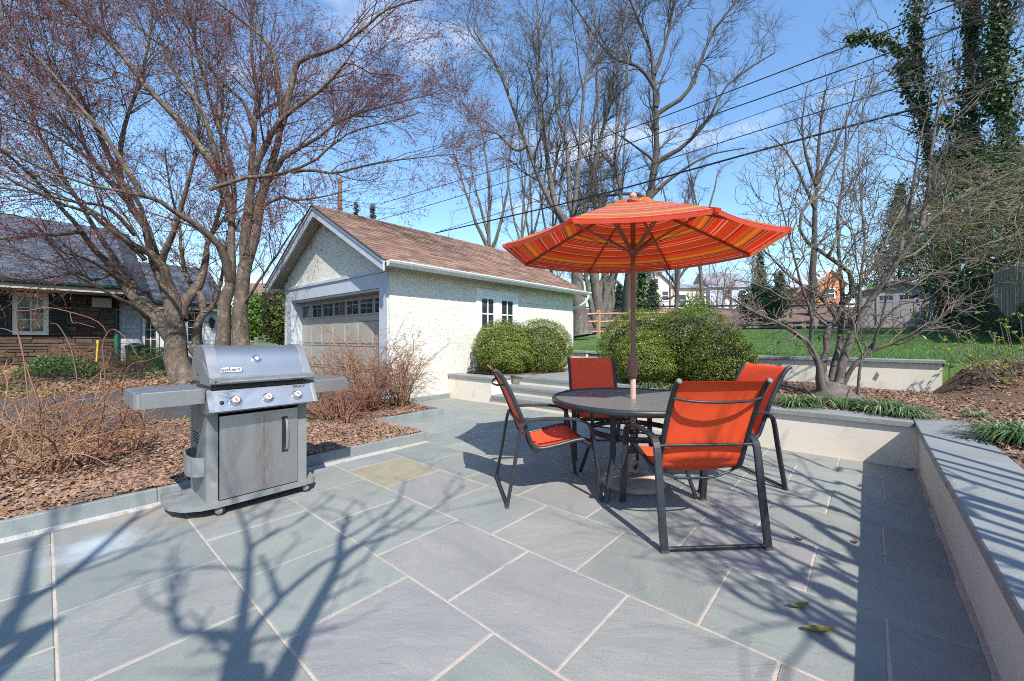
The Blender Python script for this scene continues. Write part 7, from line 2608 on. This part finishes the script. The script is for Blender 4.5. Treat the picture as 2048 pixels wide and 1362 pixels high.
# ivy column behind the pole
IC = thing('ivy_column', 'thick ivy-covered trunk standing right of the umbrella pole beneath the canopy', 'tree', tuple(at(1283, 655, 25)))
P, R = limb_set([([(1283, 660), (1283, 590), (1284, 520), (1286, 450), (1290, 400)], 14, 8)], 25, 8)
bt = Batch()
bt.tubes(P, R, 7)
bt.build('trunk', MT['bark_d'], IC)
n = 3600
c_, d_, r_ = along(P, R, np.zeros(n, int), RNG.random(n) * 0.75)
off = unit(RNG.normal(size=(n, 3)))
q = Batch()
q.tris(*leaves(c_ + off * RNG.uniform(0.1, 0.62, n)[:, None], unit(off + RNG.normal(size=(n, 3)) * 0.5), RNG.uniform(0.1, 0.2, n), 0.8, 0.2, droop=0.5))
q.build('ivy', MT['ivy'], IC, False)
def round_bush(label, x, y, D, w, h, n, m, size, seed):
    c = at(x, y, D)
    r = w * D / F / 2
    t = thing('green_bush', label, 'bush', (c.x, c.y, c.z - r * h))
    p, nn, s = blob_leaves(tuple(c), r, n, size, (1, 1, h), 0.28, seed, 0.4)
    q = Batch()
    q.tris(*leaves(p, nn, s, 0.6, 0.2))
    q.build('foliage', m, t, False)
    b = MB()
    for k in range(6):
        e = Vector((c.x + random.uniform(-.5, .5) * r, c.y + random.uniform(-.5, .5) * r, c.z + random.uniform(0, .5) * r * h))
        b.tube([(c.x + random.uniform(-.1, .1), c.y, c.z - r * h - 0.15), c.lerp(e, 0.5), e], 0.02, 5)
    b.build('stems', MT['bark_d'], t)
MT['bright'] = leafmat('bright_green_leaf', (0.07, 0.16, 0.02), (0.14, 0.27, 0.03), 0.4, 0.45, (0.24, 0.33, 0.06))
MT['olivel'] = leafmat('olive_leaf', (0.055, 0.10, 0.02), (0.16, 0.19, 0.04), 0.3, 0.35, (0.30, 0.27, 0.08))
round_bush('bright green bush behind the rail fence, between the maples and the garage', 508, 632, 21, 70, 1.35, 4200, MT['bright'], (0.10, 0.18), 71)
round_bush('glossy olive-green bush at the left corner of the garage', 562, 628, 18, 76, 1.6, 5200, MT['olivel'], (0.09, 0.17), 72)
round_bush('low bright bush behind the rail fence right of the maples', 488, 640, 23, 62, 1.0, 2600, MT['bright'], (0.10, 0.18), 73)
round_bush('dark leafy bush on the lawn edge behind the magnolia stems', 1528, 610, 24, 90, 0.9, 3400, MT['ivy'], (0.12, 0.22), 74)
round_bush('sparse olive bush standing up behind the big boxwood', 1395, 615, 20, 62, 0.9, 1700, MT['cover'], (0.06, 0.13), 75)

round_bush('big dark evergreen mass behind the board fence at the right edge', 2030, 470, 12.5, 330, 1.0, 9000, MT['ivy'], (0.10, 0.2), 76)  # leaf mass put in to throw shade on the lawn beside the fence
# ---- split-rail fences
MT['cedarrail'] = mat('tan_split_rail', (0.46, 0.29, 0.16), (0.36, 0.22, 0.12), 6, 0.85, bmp=0.4, bscale=50, bdist=0.005, var=0.1)
MT['oldrail'] = mat('pale_split_rail', (0.42, 0.36, 0.28), (0.34, 0.29, 0.22), 6, 0.85, bmp=0.4, bscale=50, bdist=0.005, var=0.1)
def rail_fence(label, posts, m, hs, dr=0.05):
    t = thing('rail_fence', label, 'fence', tuple(posts[0]))
    for p in posts:
        b = MB()
        b.slab((p.x - 0.07, p.y - 0.07, p.z - 0.2), (p.x + 0.07, p.y + 0.07, p.z + hs[-1] + 0.17), 0.02, 0.01)
        b.build('post', m, t)
    for p, q in zip(posts[:-1], posts[1:]):
        for h in hs:
            b = MB()
            a_, c_ = p + Vector((0, 0, h)), q + Vector((0, 0, h + random.uniform(-.03, .03)))
            mid = a_.lerp(c_, 0.5) + Vector((0, 0, random.uniform(-.02, .02)))
            b.tube([a_, mid, c_], [dr * 0.7, dr, dr * 0.7], 6)
            b.build('rail', m, t)
def onland(x, y, D):
    p = at(x, y, D)
    p.z = terrain(p.x, p.y)
    return p
rail_fence('new tan split-rail fence behind the garage, crossing by the grey tree trunk', [onland(1100, 668, 18), onland(1146, 668, 17.6), onland(1197, 666, 18.4), onland(1262, 664, 19.5), onland(1330, 664, 21)], MT['cedarrail'], (0.28, 0.72, 1.08))
rail_fence('old pale split-rail fence running behind the maples to the garage', [onland(440, 688, 17), onland(512, 688, 17.6), onland(590, 686, 18)], MT['oldrail'], (0.25, 0.75))

# ---- houses on the rise beyond the railway
MT['creamwall'] = mat('cream_house_wall', (0.74, 0.68, 0.55), (0.70, 0.64, 0.51), 2, 0.85)
MT['palewall'] = mat('pale_blue_wall', (0.52, 0.55, 0.60), (0.48, 0.51, 0.56), 2, 0.85)
MT['greyroof'] = mat('grey_house_roof', (0.26, 0.27, 0.30), (0.20, 0.21, 0.24), 3, 0.85)
MT['orange'] = mat('orange_brick_gable', (0.55, 0.20, 0.11), (0.48, 0.165, 0.09), 5, 0.85)
MT['brick'] = mat('red_brown_brick', (0.22, 0.13, 0.10), (0.17, 0.10, 0.08), 6, 0.9)
def far_house(name, label, x0, x1, ybase, yeave, yridge, D, wm, rm, wins, gable='front', chim=None, depth=7.0, yaw=0.0):
    """house seen nearly face-on: real box, gable roof, framed windows"""
    p0, p1 = at(x0, ybase, D), at(x1, ybase, D)
    xa = (p1 - p0)
    xa.z = 0
    w = xa.length
    xa.normalize()
    ya = Vector((-xa.y, xa.x, 0))
    o3 = Vector((p0.x, p0.y, p0.z - 1.5))
    he, hr = at(x0, yeave, D).z - o3.z, at(x0, yridge, D).z - o3.z
    t = thing(name, label, 'house', tuple(o3))
    T3 = lambda a, b_, c_: o3 + xa * a + ya * b_ + Vector((0, 0, c_))
    def pbox(mb, a, c_):
        vs = [T3(x, y, z) for z in (a[2], c_[2]) for x, y in ((a[0], a[1]), (c_[0], a[1]), (c_[0], c_[1]), (a[0], c_[1]))]
        mb.add(vs, [(3, 2, 1, 0), (4, 5, 6, 7), (0, 1, 5, 4), (1, 2, 6, 5), (2, 3, 7, 6), (3, 0, 4, 7)])
    b = MB()
    if gable == 'front':
        out = [(0, 0), (w, 0), (w, he), (w / 2, hr), (0, he)]
        vs = [T3(x, 0, z) for x, z in out] + [T3(x, depth, z) for x, z in out]
        b.add(vs, [(0, 1, 2, 3, 4), (9, 8, 7, 6, 5)] + [(i, 5 + i, 5 + (i + 1) % 5, (i + 1) % 5) for i in range(5)])
    else:
        pbox(b, (0, 0, 0), (w, depth, he))
    b.build('wall', wm, t)
    if gable == 'front':
        for s in (0, 1):
            b = MB()
            e = -0.35 if s == 0 else w + 0.35
            ze = he - 0.35 * (hr - he) / (w / 2)
            vs = [T3(w / 2, -0.35, hr + .02), T3(e, -0.35, ze + .02), T3(e, depth, ze + .02), T3(w / 2, depth, hr + .02), T3(w / 2, -0.35, hr + .2), T3(e, -0.35, ze + .2), T3(e, depth, ze + .2), T3(w / 2, depth, hr + .2)]
            b.add(vs, [(3, 2, 1, 0), (4, 5, 6, 7), (0, 1, 5, 4), (1, 2, 6, 5), (2, 3, 7, 6), (3, 0, 4, 7)])
            b.build('roof', rm, t)
    else:
        b = MB()
        vs = [T3(-.3, -.4, he), T3(w + .3, -.4, he), T3(w + .3, depth / 2, hr), T3(-.3, depth / 2, hr), T3(-.3, depth + .4, he), T3(w + .3, depth + .4, he)]
        b.add(vs, [(0, 1, 2, 3), (3, 2, 5, 4), (0, 3, 4), (1, 5, 2), (0, 4, 5, 1)])
        b.build('roof', rm, t)
    for (fx, fz, ww, hh_) in wins:
        b = MB()
        cx, cz = fx * w, fz * hr
        for a, c_ in (((cx - ww / 2 - .12, cz - hh_ / 2 - .12), (cx + ww / 2 + .12, cz - hh_ / 2)), ((cx - ww / 2 - .12, cz + hh_ / 2), (cx + ww / 2 + .12, cz + hh_ / 2 + .12)), ((cx - ww / 2 - .12, cz - hh_ / 2), (cx - ww / 2, cz + hh_ / 2)), ((cx + ww / 2, cz - hh_ / 2), (cx + ww / 2 + .12, cz + hh_ / 2)), ((cx - ww / 2, cz - .04), (cx + ww / 2, cz + .04))):
            pbox(b, (a[0], -0.09, a[1]), (c_[0], -0.005, c_[1]))
        f = b.build('window', MT['white'], t)
        b = MB()
        pbox(b, (cx - ww / 2, -0.03, cz - hh_ / 2), (cx + ww / 2, -0.008, cz + hh_ / 2))
        b.build('pane', MT['glass'], f)
    if chim:
        b = MB()
        pbox(b, (chim[0] * w - 0.5, depth * .4, he), (chim[0] * w + 0.5, depth * .4 + 1.0, hr + chim[1]))
        b.build('chimney', MT['brick'], t)
    return t
far_house('cream_house', 'cream gabled house with small upper window beyond the railway bank', 1286, 1345, 606, 572, 544, 60, MT['creamwall'], MT['greyroof'], [(0.42, 0.72, 0.7, 1.3), (0.22, 0.42, 0.9, 1.3), (0.75, 0.42, 0.9, 1.3)], 'front', (0.62, 0.9))
far_house('low_cream_house', 'low cream wing with grey roof and one dark window, right of the cream gable', 1346, 1412, 606, 577, 562, 62, MT['creamwall'], MT['greyroof'], [(0.28, 0.40, 1.0, 1.6)], 'side')
far_house('pale_house', 'pale blue-grey house with steep grey roof behind the bare twigs', 1420, 1500, 606, 575, 540, 66, MT['palewall'], MT['greyroof'], [(0.45, 0.42, 1.0, 1.4), (0.8, 0.42, 1.0, 1.4)], 'side')
far_house('orange_house', 'orange-red gable end of a house behind the magnolia stems', 1632, 1690, 590, 566, 540, 55, MT['orange'], MT['white'], [(0.5, 0.35, 0.9, 1.2)], 'front')
far_house('white_house', 'small white house with dark chimney seen left of the umbrella pole', 1214, 1252, 606, 580, 562, 64, MT['creamwall'], MT['greyroof'], [(0.5, 0.4, 0.9, 1.2)], 'front', (0.45, 1.4))
far_house('brown_house', 'brown-roofed house far behind the maples on the left', 470, 600, 625, 590, 560, 60, MT['creamwall'], MT['brick'], [(0.3, 0.5, 1, 1.4), (0.7, 0.5, 1, 1.4)], 'side')

# ---- distant leafless wood closing the view
WD = Batch()
Ps, Rs = [], []
for k in range(170):
    x = random.uniform(-700, 1500) if k < 125 else random.uniform(1380, 2700)
    D = random.uniform(48, 95)
    p = at(x, 600, D)
    z0 = far_h(p.x, p.y)
    h = random.uniform(7, 13)
    if x > 900: h *= 0.72
    pts = [Vector((p.x, p.y, z0 - 0.3)), Vector((p.x + random.uniform(-.4, .4), p.y, z0 + h * .4)), Vector((p.x + random.uniform(-.9, .9), p.y, z0 + h * .75)), Vector((p.x + random.uniform(-1.2, 1.2), p.y, z0 + h))]
    a, b_ = resample(pts, [0.17, 0.12, 0.07, 0.02], 8)
    Ps.append(a)
    Rs.append(b_)
P, R = np.array(Ps), np.array(Rs)
WD.tubes(P, R, 4)
a1 = grow(P, R, per=11, length=(2.0, 5.0), ang=(20, 50), up=0.35, bend=0.15, k=4, rmul=0.5, rmax=0.07, rtip=0.02, t0=0.2)
WD.tubes(*a1, 3)
a2 = grow(a1[0], a1[1], per=6.5, length=(0.8, 2.4), ang=(25, 60), up=0.2, bend=0.2, k=3, rmul=0.6, rmax=0.03, rtip=0.016, t0=0.1)
WD.tubes(*a2, 3)
MT['farwood'] = mat('far_twigs', (0.26, 0.17, 0.155), (0.19, 0.135, 0.12), 0.2, 0.9)
tag(WD.build('distant_wood', MT['farwood']), kind='stuff')

# ---- wires and the pole they run to
MT['wire'] = mat('black_cable', (0.012, 0.012, 0.013), rough=0.6)
def wire(label, px, height, r):
    P_ = []
    for x, y in px:
        D = (height - EYE) * F / (HY - y)
        P_.append(at(x, y, D))
    a, z_ = P_[0], P_[-1]
    d0, d1 = (P_[0] - P_[1]), (P_[-1] - P_[-2])
    P_ = [P_[0] + d0 * 0.8] + P_
    pts = catmull(P_, 6)
    b = MB()
    b.tube(pts, r, 6)
    tag(b.build('overhead_wire', MT['wire']), label, 'wire', 'overhead wires crossing the sky')
wire('topmost thin overhead wire crossing above the umbrella', [(1930, 0), (1560, 144), (1205, 275), (850, 381), (760, 408)], 8.0, 0.014)
wire('second overhead wire, reaching the top right corner region', [(2048, 9), (1560, 183), (1200, 305), (850, 413), (740, 444)], 7.6, 0.014)
wire('faint thin overhead wire between the second and fourth wires', [(2048, 49), (1804, 130), (1560, 212), (1250, 320), (900, 425)], 7.3, 0.008)
wire('fourth overhead wire, just above the thick cable', [(2048, 92), (1804, 173), (1560, 248), (1189, 365), (986, 430), (880, 462)], 7.0, 0.013)
wire('thick black overhead cable, lowest of the wires', [(2048, 159), (1560, 290), (1189, 392), (986, 440), (870, 466)], 6.6, 0.027)
p = at(680, 640, 30)
UP = thing('utility_pole', 'brown wooden pole rising behind the garage ridge', 'pole', (p.x, p.y, 0))
b = MB()
b.tube([(p.x, p.y, -0.2), (p.x, p.y, at(680, 366, 30).z)], [0.17, 0.15], 10)
b.build('pole_shaft', MT['brick'], UP)
b = MB()
b.lathe([(0.16, 0), (0.19, 0.1), (0.17, 0.3), (0.01, 0.34)], 10, (p.x, p.y, at(680, 366, 30).z))
b.build('pole_cap', MT['brick'], UP)

# ------------------------------------------------------------------ small things
MT['leafy'] = mat('yellow_green_leaf', (0.17, 0.19, 0.03), (0.09, 0.14, 0.03), 30, 0.35)
MT['leafb'] = mat('olive_brown_leaf', (0.24, 0.18, 0.03), (0.13, 0.13, 0.03), 25, 0.4)
MT['leafd'] = mat('brown_dry_leaf', (0.16, 0.07, 0.035), (0.10, 0.045, 0.025), 30, 0.8)
def ground_leaf(label, x, y, L, w, ang, m, curl):
    c = gpt(x, y, 0.0)
    d = Vector((math.cos(ang), math.sin(ang), 0))
    s = Vector((-d.y, d.x, 0))
    b = MB()
    vs, N_ = [], 9
    for side in (0, 1):
        for i in range(N_):
            t_ = i / (N_ - 1)
            ww = w * math.sin(math.pi * min(1, t_ * 0.97 + 0.03)) ** 0.7 + 0.0012
            zc = 0.006 + curl * (2 * t_ - 1) ** 2 * L * 0.35
            for j in (-1, 0, 1):
                vs.append(c + d * (t_ - 0.5) * L + s * (j * ww + 0.12 * w * math.sin(t_ * 5)) + Vector((0, 0, zc + abs(j) * ww * 0.45 + (0.0008 if side else 0))))
    h_ = N_ * 3
    fs = []
    for i in range(N_ - 1):
        for j in (0, 1):
            a0 = i * 3 + j
            fs += [(a0, a0 + 3, a0 + 4, a0 + 1), (h_ + a0, h_ + a0 + 1, h_ + a0 + 4, h_ + a0 + 3)]
    b.add(vs, fs, True)
    tag(b.build('fallen_leaf', m, None, fix=False), label, 'leaf')
ground_leaf('green curled leaf lying on the flagstones, upper of the two big leaves', 1597, 1216, 0.10, 0.015, -0.75, MT['leafy'], 0.5)
ground_leaf('yellow-brown long leaf lying on the flagstones near the wall shadow', 1638, 1264, 0.13, 0.018, -0.85, MT['leafb'], 0.3)
ground_leaf('curled brown dry leaf on the flagstones right of the nearest chair', 1600, 1081, 0.07, 0.012, -0.9, MT['leafd'], 0.7)
ground_leaf('small curled brown leaf at the edge of the wall shadow', 1711, 1087, 0.045, 0.012, 0.6, MT['leafd'], 0.9)
ground_leaf('small brown leaf by the wall shadow farther back', 1722, 973, 0.05, 0.012, 0.3, MT['leafd'], 0.8)
ground_leaf('dark brown leaf lying in the wall corner', 1820, 941, 0.08, 0.013, -0.7, MT['leafd'], 0.4)
ground_leaf('brown leaf caught on the drain at the left', 128, 1034, 0.06, 0.016, 0.5, MT['leafd'], 0.9)
ground_leaf('reddish leaf on the drain left of the others', 85, 1050, 0.09, 0.018, 0.1, MT['leafd'], 0.5)
MT['stripg'] = mat('dark_green_plastic', (0.01, 0.05, 0.05), rough=0.4)
p = onland(270, 715, 14.6)
b = MB()
b.lathe([(0.20, 0), (0.26, 0.55), (0.28, 0.58), (0.28, 0.62), (0.10, 0.70), (0.001, 0.71)], 18, (p.x, p.y, p.z))
tag(b.build('garden_bin', MT['stripg']), 'dark green lidded garden bin standing left of the white door', 'bin')
MT['yellow'] = mat('yellow_plastic', (0.75, 0.45, 0.02), rough=0.45)
p = onland(192, 722, 13.2)
b = MB()
b.tube([(p.x, p.y, p.z), (p.x + 0.05, p.y + 0.2, p.z + 0.75)], 0.022, 8)
b.tube([(p.x + 0.05, p.y + 0.2, p.z + 0.75), (p.x + 0.055, p.y + 0.22, p.z + 0.86)], 0.035, 8)
tag(b.build('garden_stick', MT['yellow']), 'yellow stick leaning among the plants before the stone wall', 'stick')
